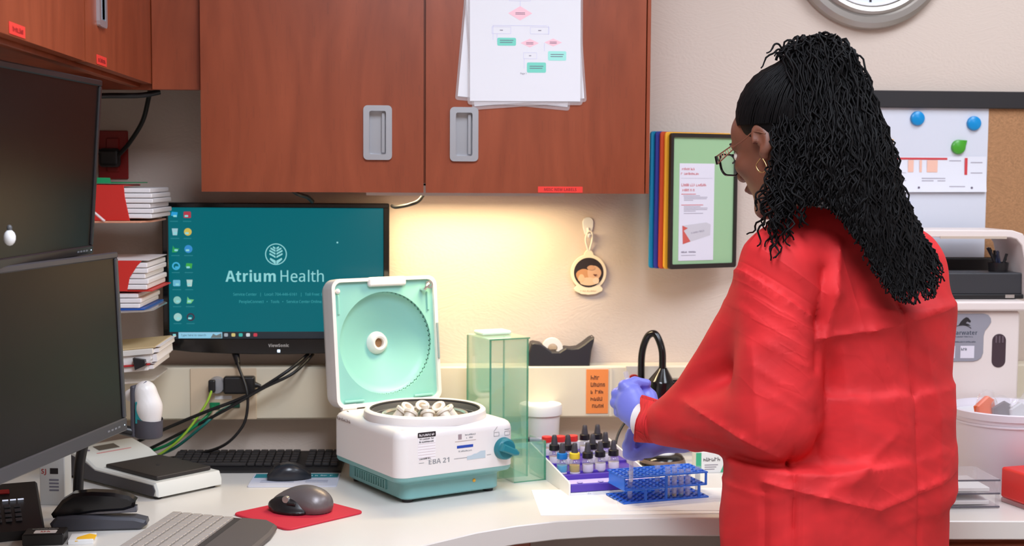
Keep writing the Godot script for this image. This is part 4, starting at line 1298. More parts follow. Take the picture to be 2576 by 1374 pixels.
func centrifuge() -> void:
	var t := thing("centrifuge", "white and teal bench centrifuge with its mint-lined lid standing open", "centrifuge", Vector3(0.0167, 0.76, 0.328), deg_to_rad(28.8))
	var white := mat("centrifuge_white", rgb(238, 233, 231), 0.36)
	var teal := mat("centrifuge_teal", rgb(126, 178, 176), 0.42)
	var mint := mat("lid_mint", rgb(142, 204, 194), 0.4)
	var metal := mat("rotor_metal", rgb(120, 112, 108), 0.35, 0.8)
	var bowl := mat("bowl_grey", rgb(150, 146, 142), 0.35, 0.6)
	var cream := mat("sleeve_cream", rgb(240, 230, 216), 0.35)
	var dark := mat("print_black", rgb(38, 34, 38), 0.5)
	var grey := mat("print_grey", rgb(150, 152, 156), 0.5)
	var flat := Transform3D(Basis(Vector3(1, 0, 0), Vector3(0, 0, -1), Vector3(0, 1, 0)), Vector3.ZERO)
	# base: inset tray, flaring collar
	var bm := MB.new()
	bm.prism(rr(0.240, 0.272, 0.02, 4), 0.008, 0.046, 0.003, flat)
	var rows := []
	for k in [[0.240, 0.272, 0.040, 0.02], [0.246, 0.276, 0.044, 0.02], [0.282, 0.304, 0.049, 0.024], [0.288, 0.310, 0.053, 0.026], [0.289, 0.311, 0.0615, 0.026]]:
		var row := PackedVector3Array()
		for p in rr(k[0], k[1], k[3], 5):
			row.append(Vector3(p.x, k[2], p.y))
		rows.append(row)
	bm.grid(rows, false, true, false)
	for i in bm.n.size():
		if bm.v[i].y > 0.0395 and absf(bm.n[i].y) < 0.98 and Vector2(bm.n[i].x, bm.n[i].z).dot(Vector2(bm.v[i].x, bm.v[i].z)) < 0.0:
			bm.n[i] = -bm.n[i]
	bm.rewind()
	part("base", bm, teal, t, "teal plastic base")
	for sx in [-1, 1]:
		for sz in [-1, 1]:
			part("foot", MB.new().lathe([Vector2(0, 0), Vector2(0.011, 0), Vector2(0.012, 0.0085), Vector2(0, 0.0085)], 12, xf(Vector3(sx * 0.1, 0, sz * 0.115))), mat("rubber_dark", rgb(45, 42, 44), 0.7), t)
	# white housing, rounded over at the top
	rows = []
	for k in [[0.0, 0.060, 0.026], [0.0, 0.064, 0.026], [0.0, 0.140, 0.026], [0.0015, 0.147, 0.025], [0.005, 0.153, 0.023], [0.011, 0.157, 0.02], [0.02, 0.1585, 0.015]]:
		var row := PackedVector3Array()
		for p in rr(0.290 - 2 * k[0], 0.312 - 2 * k[0], k[2], 6):
			row.append(Vector3(p.x, k[1], p.y))
		rows.append(row)
	var hm := MB.new()
	hm.grid(rows, false, true, false)
	for i in hm.n.size():
		if Vector3(hm.v[i].x, 0.0, hm.v[i].z).dot(Vector3(hm.n[i].x, 0, hm.n[i].z)) < 0.0:
			hm.n[i] = -hm.n[i]
	var ib := hm.ix.duplicate()
	hm.ix.clear()
	for i in range(0, ib.size(), 3):
		hm.tri_ix(ib[i], ib[i + 1], ib[i + 2])
	# top deck, open over the bowl
	var cen := Vector2(0.0, 0.012)
	var nseg := 48
	var outer := ray_rect(nseg, 0.125, 0.125, 0.148, 0.124)
	for i in nseg:
		var j := (i + 1) % nseg
		var a := TAU * i / nseg
		var b := TAU * j / nseg
		var R := 0.118
		var P := func(q: Vector2) -> Vector3: return Vector3(q.x + cen.x, 0.1585, q.y + cen.y)
		hm.face([P.call(outer[i]), P.call(outer[j]), P.call(Vector2(cos(b), sin(b)) * R), P.call(Vector2(cos(a), sin(a)) * R)], Vector3.UP)
	hm.face([Vector3(-0.12, 0.1583, -0.136), Vector3(0.12, 0.1583, -0.136), Vector3(0.12, 0.1583, -0.11), Vector3(-0.12, 0.1583, -0.11)], Vector3.UP)
	part("housing", hm, white, t, "white plastic housing")
	# bowl rim, bowl and rotor
	var rx := xf(Vector3(0, 0, 0.012))
	var rim := part("bowl_rim", MB.new().lathe([Vector2(0.134, 0.157), Vector2(0.1355, 0.161), Vector2(0.134, 0.174), Vector2(0.130, 0.1775), Vector2(0.124, 0.178), Vector2(0.122, 0.176)], 56, rx), white, t)
	part("gasket", MB.new().lathe([Vector2(0.122, 0.176), Vector2(0.1195, 0.1745), Vector2(0.119, 0.171)], 56, rx), mat("rubber_dark", rgb(45, 42, 44), 0.7), rim)
	part("bowl", MB.new().lathe([Vector2(0.119, 0.171), Vector2(0.1185, 0.140), Vector2(0.112, 0.125), Vector2(0.0, 0.122)], 48, rx), bowl, t)
	var rot := part("rotor", MB.new().lathe([Vector2(0.0, 0.174), Vector2(0.010, 0.173), Vector2(0.013, 0.168), Vector2(0.022, 0.160), Vector2(0.05, 0.154), Vector2(0.085, 0.158), Vector2(0.092, 0.162), Vector2(0.095, 0.160), Vector2(0.094, 0.15), Vector2(0.06, 0.14), Vector2(0.0, 0.135)], 48, rx), metal, t)
	part("rotor_ring", MB.new().lathe([Vector2(0.088, 0.1605), Vector2(0.091, 0.1645), Vector2(0.095, 0.1645), Vector2(0.097, 0.160)], 48, rx), mat("bright_metal", rgb(205, 200, 196), 0.25, 0.8), rot)
	part("rotor_nut", MB.new().lathe([Vector2(0.009, 0.172), Vector2(0.009, 0.182), Vector2(0.0, 0.183)], 6, rx), cream, rot)
	var sl := MB.new().lathe([Vector2(0.0, -0.026), Vector2(0.0115, -0.024), Vector2(0.0118, 0.010), Vector2(0.0155, 0.011), Vector2(0.016, 0.0165), Vector2(0.0145, 0.018), Vector2(0.0088, 0.018), Vector2(0.0080, 0.016), Vector2(0.0078, -0.02), Vector2(0.0, -0.02)], 16)
	var slm := sl.mesh()
	for i in 8:
		var a := TAU * (i + 0.5) / 8
		var o := part("tube_sleeve", slm, cream, rot)
		o.transform = Transform3D(Basis(Vector3.UP, -a) * Basis(Vector3.BACK, deg_to_rad(38)), Vector3(cos(a) * 0.058, 0.160, sin(a) * 0.058 + 0.012))
	# lid, hinged at the back
	var lid := Node3D.new()
	lid.name = "lid"
	t.add_child(lid)
	lid.position = Vector3(0, 0.160, -0.150)
	lid.rotation_degrees.x = -6.0
	var W := 0.272
	var H := 0.294
	var cy := 0.142
	var shell := MB.new()
	var rws := []
	for k in [[0.0, 0.0, 0.022], [0.0005, -0.044, 0.024], [0.003, -0.056, 0.026], [0.009, -0.064, 0.03], [0.02, -0.068, 0.03]]:
		var row := PackedVector3Array()
		for p in rr(W - 2 * k[0], H - 2 * k[0], k[2], 6, Vector2(0, H / 2)):
			row.append(Vector3(p.x, p.y, k[1]))
		rws.append(row)
	shell.grid(rws, false, true, false)
	for i in shell.n.size():
		if Vector3(shell.v[i].x, shell.v[i].y - H / 2, 0).dot(Vector3(shell.n[i].x, shell.n[i].y, 0)) < 0.0:
			shell.n[i] = -shell.n[i]
	ib = shell.ix.duplicate()
	shell.ix.clear()
	for i in range(0, ib.size(), 3):
		shell.tri_ix(ib[i], ib[i + 1], ib[i + 2])
	shell.face(Array(rws[-1]), Vector3(0, 0, -1))
	shell.ring(rr(W, H, 0.022, 6, Vector2(0, H / 2)), rr(W - 0.016, H - 0.016, 0.016, 6, Vector2(0, H / 2)), -0.02, 0.002)
	part("shell", shell, white, lid, "white lid shell")
	var ls := xf(Vector3(0, cy, 0), 0, 0)
	var lin := MB.new()
	lin.ring(ray_rect(64, W / 2 - 0.007, W / 2 - 0.007, cy - 0.007, H - cy - 0.007), circ(0.1185, 64), -0.012, -0.007, ls)
	var turn_z := Transform3D(Basis(Vector3(1, 0, 0), Vector3(0, 0, 1), Vector3(0, -1, 0)), Vector3(0, cy, 0))
	lin.lathe([Vector2(0.025, -0.056), Vector2(0.060, -0.044), Vector2(0.098, -0.030), Vector2(0.112, -0.024), Vector2(0.1170, -0.018), Vector2(0.1188, -0.0075)], 64, turn_z)
	for i in lin.n.size():
		if lin.n[i].z < -0.2 and lin.v[i].z > -0.06 and lin.v[i].z < -0.0069:
			lin.n[i] = -lin.n[i]
	ib = lin.ix.duplicate()
	lin.ix.clear()
	for i in range(0, ib.size(), 3):
		lin.tri_ix(ib[i], ib[i + 1], ib[i + 2])
	var liner := part("liner", lin, mint, lid, "mint green lid liner with a round dish")
	for e in [[-0.118, 0.235], [0.114, 0.235]]:
		part("rib", MB.new().rbox(Vector3(e[0], e[1], -0.005), Vector3(0.005, 0.045, 0.005), 0.002, 2), mint, liner)
	for e in [-0.09, 0.09]:
		part("rib", MB.new().rbox(Vector3(e, 0.0145, -0.004), Vector3(0.05, 0.005, 0.006), 0.002, 2), mint, liner)
	var hub := part("view_port", MB.new().lathe([Vector2(0.011, -0.050), Vector2(0.0115, -0.041), Vector2(0.016, -0.039), Vector2(0.022, -0.043), Vector2(0.027, -0.056)], 28, turn_z), white, lid)
	part("port_hole", MB.new().lathe([Vector2(0.0, -0.0505), Vector2(0.0115, -0.0505)], 20, turn_z), mat("port_brown", rgb(150, 112, 76), 0.5), hub)
	part("latch_grip", MB.new().rbox(Vector3(0.006, H - 0.010, -0.002), Vector3(0.098, 0.022, 0.014), 0.006), white, lid)
	part("bolt", MB.new().ball(Vector3(-0.120, H - 0.028, -0.002), Vector3(0.006, 0.006, 0.006)), white, lid)
	var chrome := mat("chrome", rgb(215, 215, 215), 0.12, 0.95)
	var hook := part("latch_hook", MB.new().tube(curve([Vector3(0.098, H - 0.032, -0.006), Vector3(0.099, H - 0.032, 0.010), Vector3(0.104, H - 0.024, 0.014), Vector3(0.111, H - 0.020, 0.012)], 5), 0.0035, 10), chrome, lid, "chrome latch hook")
	part("hook_ring", MB.new().lathe([Vector2(0.005, -0.004), Vector2(0.009, -0.004), Vector2(0.009, 0.004), Vector2(0.005, 0.004), Vector2(0.005, -0.004)], 16, xf(Vector3(0.112, H - 0.022, 0.008), 0, 90)), chrome, hook)
	part("side_strip", MB.new().box(Vector3(W / 2 - 0.004, 0.14, 0.004), Vector3(0.005, 0.085, 0.005), 0.001), mat("strip_grey", rgb(150, 168, 170), 0.4), lid)
	for s in [-1, 1]:
		part("hinge", MB.new().tube([Vector3(s * 0.105 - 0.018, 0.002, -0.004), Vector3(s * 0.105 + 0.018, 0.002, -0.004)], 0.007, 12), white, lid)
	# vents in the left side of the base
	for i in 14:
		part("vent_rib", MB.new().box(Vector3(-0.1222, 0.0285, 0.0576 - i * 0.0112), Vector3(0.0050, 0.018, 0.0046), 0.0006), teal, t)
	for yy in [0.0185, 0.0385]:
		part("vent_rail", MB.new().box(Vector3(-0.1222, yy, -0.0152), Vector3(0.0050, 0.0025, 0.151), 0.0006), teal, t)
	# front print and knob
	var fz := 0.1562
	var F := func(x: float, y: float) -> Transform3D: return xf(Vector3(x, y, fz))
	letters(t, "EBA 21", 0.0105, grey, F.call(-0.046, 0.0885), true, "lettering", HORIZONTAL_ALIGNMENT_CENTER, 1.15)
	for ln in [[-0.095, -0.083, 0.0885], [-0.010, 0.022, 0.0885], [0.072, 0.082, 0.0885]]:
		patch(t, "print_line", quad(ln[0], ln[2] - 0.0005, ln[1], ln[2] + 0.0005), grey, xf(Vector3(0, 0, fz)))
	var lab := patch(t, "service_label", rr(0.043, 0.060, 0.001, 2, Vector2(-0.0765, 0.1235)), mat("label_white", rgb(244, 240, 242), 0.5), xf(Vector3(0, 0, fz - 0.0001)))
	var hd := patch(lab, "label_header", rr(0.043, 0.011, 0.0015, 2, Vector2(-0.0765, 0.1475)), dark, xf(Vector3(0, 0, fz + 0.0003)))
	strokes(hd, 0.036, 0.0052, mat("label_white", rgb(244, 240, 242), 0.5), F.call(-0.0765, 0.1475) * xf(Vector3(0, 0, 0.0007)), 40)
	strokes(lab, 0.034, 0.0034, dark, F.call(-0.0765, 0.1390) * xf(Vector3(0, 0, 0.0004)), 41)
	strokes(lab, 0.036, 0.0038, dark, F.call(-0.0765, 0.1330) * xf(Vector3(0, 0, 0.0004)), 42)
	for i in 6:
		patch(lab, "print_line", quad(-0.097, 0.1285 - i * 0.0058, -0.056, 0.1288 - i * 0.0058), mat("print_rose", rgb(190, 160, 172), 0.5), xf(Vector3(0, 0, fz + 0.0003)))
	strokes(lab, 0.03, 0.0036, dark, F.call(-0.0795, 0.0975) * xf(Vector3(0, 0, 0.0004)), 43)
	patch(t, "code_patch", quad(0.0, 0.1290, 0.0085, 0.1400), mat("print_mauve", rgb(160, 142, 148), 0.5), xf(Vector3(0, 0, fz)))
	strokes(t, 0.026, 0.0036, grey, F.call(0.030, 0.1375), 44)
	strokes(t, 0.020, 0.0036, grey, F.call(0.030, 0.1310), 45)
	patch(t, "print_line", quad(-0.008, 0.1245, 0.044, 0.1252), mat("print_tan", rgb(170, 150, 140), 0.5), xf(Vector3(0, 0, fz)))
	patch(t, "blue_bar", quad(-0.003, 0.1100, 0.037, 0.1158), mat("print_blue", rgb(32, 72, 172), 0.5), xf(Vector3(0, 0, fz)))
	strokes(t, 0.034, 0.0034, grey, F.call(0.018, 0.1035), 46)
	patch(t, "rating_plate", [Vector2(0.022, 0.0830), Vector2(0.068, 0.0830), Vector2(0.068, 0.0990), Vector2(0.056, 0.0990), Vector2(0.046, 0.0945), Vector2(0.040, 0.0945), Vector2(0.032, 0.0915), Vector2(0.022, 0.0910)], mat("plate_pale", rgb(190, 206, 216), 0.45), xf(Vector3(0, 0, fz)))
	for q in [0.096, 0.1235]:
		part("lid_symbol", MB.new().ring(quad(q - 0.0068, 0.1265, q + 0.0068, 0.1355), quad(q - 0.0060, 0.1273, q + 0.0060, 0.1347), fz, fz + 0.0003), grey, t)
	patch(t, "print_line", [Vector2(0.0885, 0.1370), Vector2(0.0892, 0.1365), Vector2(0.0985, 0.1475), Vector2(0.0978, 0.1480)], grey, xf(Vector3(0, 0, fz)))
	patch(t, "print_line", quad(0.1165, 0.1390, 0.1305, 0.1402), grey, xf(Vector3(0, 0, fz)))
	var kx := Transform3D(Basis(Vector3(1, 0, 0), Vector3(0, 0, 1), Vector3(0, -1, 0)), Vector3(0.114, 0.0985, fz))
	var knob := part("knob", MB.new().lathe([Vector2(0.0, 0.016), Vector2(0.019, 0.016), Vector2(0.0225, 0.013), Vector2(0.0245, 0.0), Vector2(0, 0)], 28, kx), mat("knob_teal", rgb(22, 122, 136), 0.4), t, "dark teal turn knob")
	part("knob_grip", MB.new().prism([Vector2(-0.020, -0.0085), Vector2(0.016, -0.0075), Vector2(0.0265, -0.003), Vector2(0.0265, 0.003), Vector2(0.016, 0.0075), Vector2(-0.020, 0.0085)], 0.012, 0.029, 0.003, xf(Vector3(0.114, 0.0985, fz), 0, 0, -24)), mat("knob_teal", rgb(22, 122, 136), 0.4), knob)
	part("indicator_light", MB.new().ball(Vector3(0.052, 0.0315, 0.1365), Vector3(0.0042, 0.0042, 0.002), 10), mat("amber_led", rgb(240, 180, 60), 0.3), t, "small amber indicator")
	strokes(t, 0.07, 0.007, mat("print_brown", rgb(120, 98, 90), 0.5), xf(Vector3(-0.1457, 0.146, -0.095), -90), 47)

func pane(parent: Node3D, called: String, c: Vector3, size: Vector3, m: Material, t := Transform3D.IDENTITY) -> MeshInstance3D:
	return part(called, MB.new().box(c, size, 0.0004, t), m, parent)

func desk_right() -> void:
	# green acrylic dispenser tower with a bin in front
	var g := clear("green_acrylic", rgb(140, 216, 184), 0.20, 0.04)
	var ge := clear("green_acrylic_edge", rgb(60, 160, 124), 0.6, 0.05)
	var a := thing("acrylic_dispenser", "tall green-tinted acrylic dispenser box with a low front bin", "dispenser", Vector3(0.190, 0.76, 0.207), deg_to_rad(22))
	var w := 0.094
	var d := 0.125
	var h := 0.318
	pane(a, "front_pane", Vector3(0, 0.065 + (h - 0.065) / 2, d / 2), Vector3(w, h - 0.065, 0.003), g)
	pane(a, "back_pane", Vector3(0, h / 2, -d / 2), Vector3(w, h, 0.003), g)
	pane(a, "side_pane", Vector3(-w / 2, h / 2, 0), Vector3(0.003, h, d - 0.004), g)
	pane(a, "side_pane", Vector3(w / 2, h / 2, 0), Vector3(0.003, h, d - 0.004), g)
	pane(a, "top_pane", Vector3(0, h + 0.0017, 0), Vector3(w + 0.008, 0.003, d + 0.006), g)
	for e in [[-w / 2, d / 2], [w / 2, d / 2], [-w / 2, -d / 2], [w / 2, -d / 2]]:
		part("edge", MB.new().box(Vector3(e[0], h / 2, e[1]), Vector3(0.0034, h, 0.0034)), ge, a)
	part("edge", MB.new().box(Vector3(0, h + 0.0017, d / 2 + 0.0035), Vector3(w + 0.008, 0.0034, 0.0012)), ge, a)
	pane(a, "floor_pane", Vector3(0.0, 0.0016, 0.0), Vector3(w, 0.003, d), g)
	var bw := 0.078
	var bx := 0.028
	pane(a, "bin_front", Vector3(bx, 0.045, d / 2 + 0.05), Vector3(bw, 0.090, 0.003), g)
	pane(a, "bin_side", Vector3(bx + bw / 2, 0.045, d / 2 + 0.012), Vector3(0.003, 0.090, 0.075), g)
	pane(a, "bin_side", Vector3(bx - bw / 2, 0.045, d / 2 + 0.012), Vector3(0.003, 0.090, 0.075), g)
	pane(a, "bin_slope", Vector3(0, 0.09, d / 2 - 0.03), Vector3(w - 0.004, 0.003, 0.07), g, xf(Vector3(0, 0, 0)))
	part("edge", MB.new().box(Vector3(bx, 0.0012, d / 2 + 0.0515), Vector3(bw, 0.0024, 0.001)), ge, a)
	part("edge", MB.new().box(Vector3(bx + bw / 2, 0.045, d / 2 + 0.0505), Vector3(0.0034, 0.09, 0.0034)), ge, a)
	var pk := thing("glove_packet", "small flat white packet on top of the green acrylic tower", "packet", Vector3(0.180, 1.0812, 0.187), deg_to_rad(22))
	part("wrapper", MB.new().rbox(Vector3(0, 0.005, 0), Vector3(0.075, 0.009, 0.05), 0.004), mat("packet_white", rgb(226, 232, 224), 0.5), pk)
	strokes(pk, 0.045, 0.008, mat("packet_green", rgb(110, 160, 130), 0.5), xf(Vector3(0, 0.0098, 0), 0, -90), 60)
	# white lidded tub
	var tb := thing("plastic_tub", "round white lidded plastic tub behind the red-capped bottles", "tub", Vector3(0.301, 0.76, 0.10))
	part("bucket", MB.new().lathe([Vector2(0, 0), Vector2(0.040, 0), Vector2(0.042, 0.003), Vector2(0.0475, 0.128), Vector2(0.046, 0.128), Vector2(0.041, 0.006), Vector2(0, 0.006)], 36), mat("tub_white", rgb(236, 233, 228), 0.4), tb)
	part("lid", MB.new().lathe([Vector2(0.0485, 0.118), Vector2(0.0515, 0.119), Vector2(0.052, 0.138), Vector2(0.050, 0.143), Vector2(0.044, 0.1425), Vector2(0.042, 0.140), Vector2(0, 0.140)], 36), mat("tub_lid", rgb(240, 238, 233), 0.35), tb)
	# stepped tray of dropper bottles
	var tr := thing("bottle_tray", "white stepped tray with purple inserts holding the dropper bottles", "tray", Vector3(0.375, 0.76, 0.27), deg_to_rad(12))
	var tw := mat("tray_white", rgb(238, 236, 232), 0.4)
	var pu := mat("tray_purple", rgb(84, 58, 168), 0.45)
	var side := [Vector2(-0.130, 0), Vector2(0.165, 0), Vector2(0.165, 0.027), Vector2(0.158, 0.031), Vector2(-0.130, 0.062)]
	for sx in [-0.078, 0.118]:
		part("side_wall", MB.new().prism(side, -0.002, 0.002, 0.0006, Transform3D(Basis(Vector3(0, 0, 1), Vector3(0, 1, 0), Vector3(-1, 0, 0)), Vector3(sx, 0, 0))), tw, tr)
	part("floor", MB.new().box(Vector3(0.02, 0.003, 0.017), Vector3(0.192, 0.006, 0.294), 0.001), tw, tr)
	part("back_wall", MB.new().box(Vector3(0.02, 0.03, -0.128), Vector3(0.192, 0.058, 0.004), 0.001), tw, tr)
	var lil := mat("tray_lilac", rgb(204, 190, 236), 0.45)
	part("front_strip", MB.new().box(Vector3(0.02, 0.0155, 0.158), Vector3(0.190, 0.018, 0.006), 0.0015), pu, tr)
	for i in 4:
		part("notch", MB.new().lathe([Vector2(0.0, 0.0), Vector2(0.006, 0.0), Vector2(0.0065, 0.0015)], 12, xf(Vector3(-0.05 + i * 0.048, 0.0248, 0.150))), lil, tr)
	part("ledge", MB.new().box(Vector3(0.02, 0.015, 0.135), Vector3(0.190, 0.018, 0.040), 0.001), lil, tr)
	part("riser_strip", MB.new().box(Vector3(0.02, 0.028, 0.112), Vector3(0.190, 0.0145, 0.005), 0.001), pu, tr)
	for st in [[0.024, 0.085, 0.05], [0.030, 0.030, 0.058], [0.036, -0.035, 0.07], [0.040, -0.098, 0.056]]:
		part("step", MB.new().box(Vector3(0.02, st[0] / 2 + 0.003, st[1]), Vector3(0.190, st[0] - 0.006, st[2]), 0.0008), pu, tr)
	# bottles
	var bl := [["blue", 0.329, 0.785, 0.330, rgb(0, 118, 196), rgb(24, 190, 222), "blue-capped dropper bottle of turquoise liquid in the bottle tray"],
		["yellow", 0.357, 0.785, 0.330, rgb(250, 214, 50), rgb(226, 196, 46), "yellow-capped dropper bottle of yellow liquid in the bottle tray"],
		["black", 0.387, 0.785, 0.325, rgb(24, 20, 24), rgb(206, 192, 204), "black-capped clear dropper bottle beside the yellow-capped one"],
		["black", 0.417, 0.785, 0.312, rgb(24, 20, 24), rgb(206, 196, 200), "black-capped clear dropper bottle in the middle of the tray's front row"],
		["black", 0.449, 0.785, 0.300, rgb(24, 20, 24), rgb(212, 200, 196), "black-capped clear dropper bottle at the right end of the front row"],
		["black", 0.318, 0.791, 0.265, rgb(24, 20, 24), rgb(214, 170, 160), "black-capped dropper bottle of pinkish liquid behind the blue-capped one"],
		["black", 0.349, 0.791, 0.265, rgb(24, 20, 24), rgb(214, 176, 166), "black-capped dropper bottle of pinkish liquid behind the yellow-capped one"],
		["black", 0.407, 0.791, 0.255, rgb(24, 20, 24), rgb(200, 196, 190), "black-capped clear dropper bottle in the tray's second row, left one"],
		["black", 0.438, 0.793, 0.245, rgb(24, 20, 24), rgb(200, 196, 190), "black-capped clear dropper bottle in the tray's second row, right one"],
		["red", 0.307, 0.797, 0.200, rgb(236, 52, 46), rgb(226, 170, 150), "red screw-capped bottle nearest the white tub"],
		["red", 0.339, 0.797, 0.196, rgb(236, 52, 46), rgb(226, 176, 156), "red screw-capped bottle, middle one of three"],
		["red", 0.369, 0.797, 0.190, rgb(236, 52, 46), rgb(226, 186, 166), "red screw-capped bottle beside the tall black-capped bottles"],
		["tall", 0.398, 0.798, 0.183, rgb(24, 20, 24), rgb(214, 204, 180), "black-capped dropper bottle at the back of the tray beside the red caps"],
		["tall", 0.429, 0.798, 0.176, rgb(24, 20, 24), rgb(214, 204, 190), "black-capped dropper bottle at the back right of the tray"]]
	var glass := clear("bottle_glass", rgb(236, 236, 238), 0.16, 0.02)
	for i in bl.size():
		var q: Array = bl[i]
		var b := thing("reagent_bottle", q[6], "bottle", Vector3(q[1], q[2] - 0.001 , q[3]), 0.0, "reagent bottles in the stepped tray")
		var red: bool = q[0] == "red"
		part("glass", MB.new().lathe([Vector2(0, 0), Vector2(0.0115, 0), Vector2(0.0125, 0.002), Vector2(0.0125, 0.025), Vector2(0.0105, 0.030), Vector2(0.0075, 0.032), Vector2(0.0075, 0.036)], 18), glass, b)
		part("liquid", MB.new().lathe([Vector2(0, 0.0012), Vector2(0.0108, 0.0012), Vector2(0.0116, 0.003), Vector2(0.0116, 0.019), Vector2(0, 0.019)], 18), mat("liquid_%d" % i, q[5], 0.15), b)
		part("label", MB.new().lathe([Vector2(0.01265, 0.004 if i > 1 else 0.001), Vector2(0.0128, 0.0045 if i > 1 else 0.0015), Vector2(0.0128, 0.0195 if i > 1 else 0.004), Vector2(0.01265, 0.020 if i > 1 else 0.0045)], 18, Transform3D.IDENTITY, deg_to_rad(-60), deg_to_rad(150)), mat("bottle_label", rgb(232, 222, 226), 0.55), b)
		var cm := mat("cap_%s" % q[0], q[4], 0.4)
		part("cap", MB.new().lathe([Vector2(0.0, 0.0335), Vector2(0.0118, 0.0335), Vector2(0.0122, 0.0345), Vector2(0.0118, 0.0460), Vector2(0.0108, 0.047), Vector2(0, 0.047)], 18), cm, b)
		if not red:
			part("rubber_bulb", MB.new().lathe([Vector2(0.0078, 0.0465), Vector2(0.0074, 0.052), Vector2(0.0060, 0.060), Vector2(0.0056, 0.066), Vector2(0.0040, 0.0685), Vector2(0, 0.069)], 14), mat("bulb_grey", rgb(66, 62, 68), 0.55), b)
	# blue tube rack
	var rk := thing("test_tube_rack", "bright blue plastic test tube rack on the white papers", "tube rack", Vector3(0.5205, 0.7625, 0.463), deg_to_rad(15.6))
	var blue := mat("rack_blue", rgb(48, 118, 232), 0.35)
	var L := 0.200
	var D := 0.092
	var lattice := func(y: float, l: float, dd: float, x0: float, nx: int, nz: int, bar: float) -> MB:
		var m := MB.new()
		for i in nx + 1:
			m.box(Vector3(x0 - l / 2 + l * i / nx, y, 0), Vector3(bar, 0.003, dd))
		for j in nz + 1:
			m.box(Vector3(x0, y, -dd / 2 + dd * j / nz), Vector3(l + bar, 0.003, bar))
		return m
	part("top_shelf", lattice.call(0.0545, L - 0.008, D - 0.008, 0.0, 12, 5, 0.0042), blue, rk)
	part("middle_shelf", lattice.call(0.028, L - 0.012, D - 0.010, 0.0, 12, 5, 0.0046), blue, rk)
	var basem: MB = lattice.call(0.0016, L - 0.006, D - 0.006, 0.0, 12, 5, 0.0062)
	basem.box(Vector3(0, 0.0006, 0), Vector3(L - 0.004, 0.0010, D - 0.004))
	part("base_shelf", basem, blue, rk)
	part("end_panel", MB.new().box(Vector3(-L / 2 + 0.005, 0.041, 0), Vector3(0.003, 0.029, D - 0.012), 0.0006), blue, rk)
	for e in [[-0.048, 0.043], [0.0, 0.043], [0.078, 0.043], [-0.048, -0.043], [0.078, -0.043]]:
		part("post", MB.new().box(Vector3(e[0], 0.0145 if absf(e[0]) > 0.01 else 0.028, e[1]), Vector3(0.0055, 0.027 if absf(e[0]) > 0.01 else 0.053, 0.004), 0.0006), blue, rk)
	part("post", MB.new().box(Vector3(L / 2 - 0.006, 0.041, -0.043), Vector3(0.004, 0.027, 0.004)), blue, rk)
	part("post", MB.new().box(Vector3(L / 2 - 0.006, 0.041, 0.043), Vector3(0.004, 0.027, 0.004)), blue, rk)
	# tubes in the rack
	var tg := clear("tube_glass", rgb(225, 228, 242), 0.15, 0.02)
	var tube := MB.new().lathe([Vector2(0, 0.0), Vector2(0.0035, 0.001), Vector2(0.0055, 0.005), Vector2(0.0058, 0.058), Vector2(0.0064, 0.060), Vector2(0.0056, 0.060), Vector2(0.0050, 0.006), Vector2(0.0, 0.002)], 14).mesh()
	var px := (L - 0.008) / 12.0
	var pz := (D - 0.008) / 5.0
	var cell := [[-4.5, 1.0, "at the solid end of the rack"], [0.5, 2.0, ""], [1.5, 2.0, ""], [2.5, 2.0, ""], [3.5, 2.0, ""], [1.5, 0.0, ""], [2.5, 0.0, ""], [3.5, -1.0, ""], [0.5, -1.0, ""], [5.5, 1.0, ""]]
	for i in cell.size():
		var c: Array = cell[i]
		var p := rk.transform * Vector3(c[0] * px, 0.0022, c[1] * pz)
		var lb: String = ["lone clear glass tube near the solid end of the blue rack", "glass tube with a green trace in it, beside the rack's middle post", "glass tube with a yellow trace in the rack's front row", "glass tube with a teal trace in the rack's front row", "clean glass tube beside the teal-traced one in the rack", "clean glass tube behind the yellow-traced one in the rack", "clean glass tube behind the teal-traced one in the rack", "clean glass tube in the rack's rear rows behind the clean front one", "clean glass tube in the rack's rear rows behind the green-traced one", "clean glass tube at the open end of the blue rack"][i]
		var tt := thing("test_tube", lb, "test tube", p, 0.0, "glass tubes in the blue rack")
		part("glass", tube, tg, tt)
		if i in [1, 2, 3]:
			part("residue", MB.new().lathe([Vector2(0, 0.0022), Vector2(0.0040, 0.004), Vector2(0.0048, 0.008), Vector2(0, 0.0085)], 10), mat(["residue_green", "residue_yellow", "residue_teal"][i - 1], [rgb(40, 150, 130), rgb(200, 180, 60), rgb(60, 150, 160)][i - 1], 0.3), tt)
	# papers under the rack
	var paper := mat("paper_bright", rgb(246, 245, 244), 0.55)
	solo("paper_sheet", MB.new().box(Vector3(0.455, 0.7606, 0.5), Vector3(0.40, 0.0011, 0.222), 0.0003, xf(Vector3.ZERO)), paper, "white sheet of paper spread under the blue rack", "paper")
	solo("paper_sheet", MB.new().box(Vector3(0, 0.00055, 0), Vector3(0.279, 0.0011, 0.2), 0.0003, xf(Vector3(0.565, 0.7612, 0.488), -2)), paper, "second white sheet lying askew on the first under the rack", "paper")
	var pp := thing("pipette", "small clear plastic pipette lying in front of the purple inserts", "pipette", Vector3(0.392, 0.7635, 0.430), deg_to_rad(15))
	part("barrel", MB.new().tube([Vector3(-0.02, 0, 0), Vector3(0.03, 0, 0)], 0.0035, 10), clear("pipette_clear", rgb(210, 214, 228), 0.35, 0.05), pp)
	part("tip", MB.new().tube([Vector3(-0.02, 0, 0), Vector3(-0.034, -0.001, 0)], [0.003, 0.001], 8), clear("pipette_clear", rgb(210, 214, 228), 0.35, 0.05), pp)
	# medicine carton behind the sleeve
	var cb := thing("carton", "small white and green carton lying behind the red sleeve", "carton", Vector3(0.69, 0.76, 0.215), deg_to_rad(4))
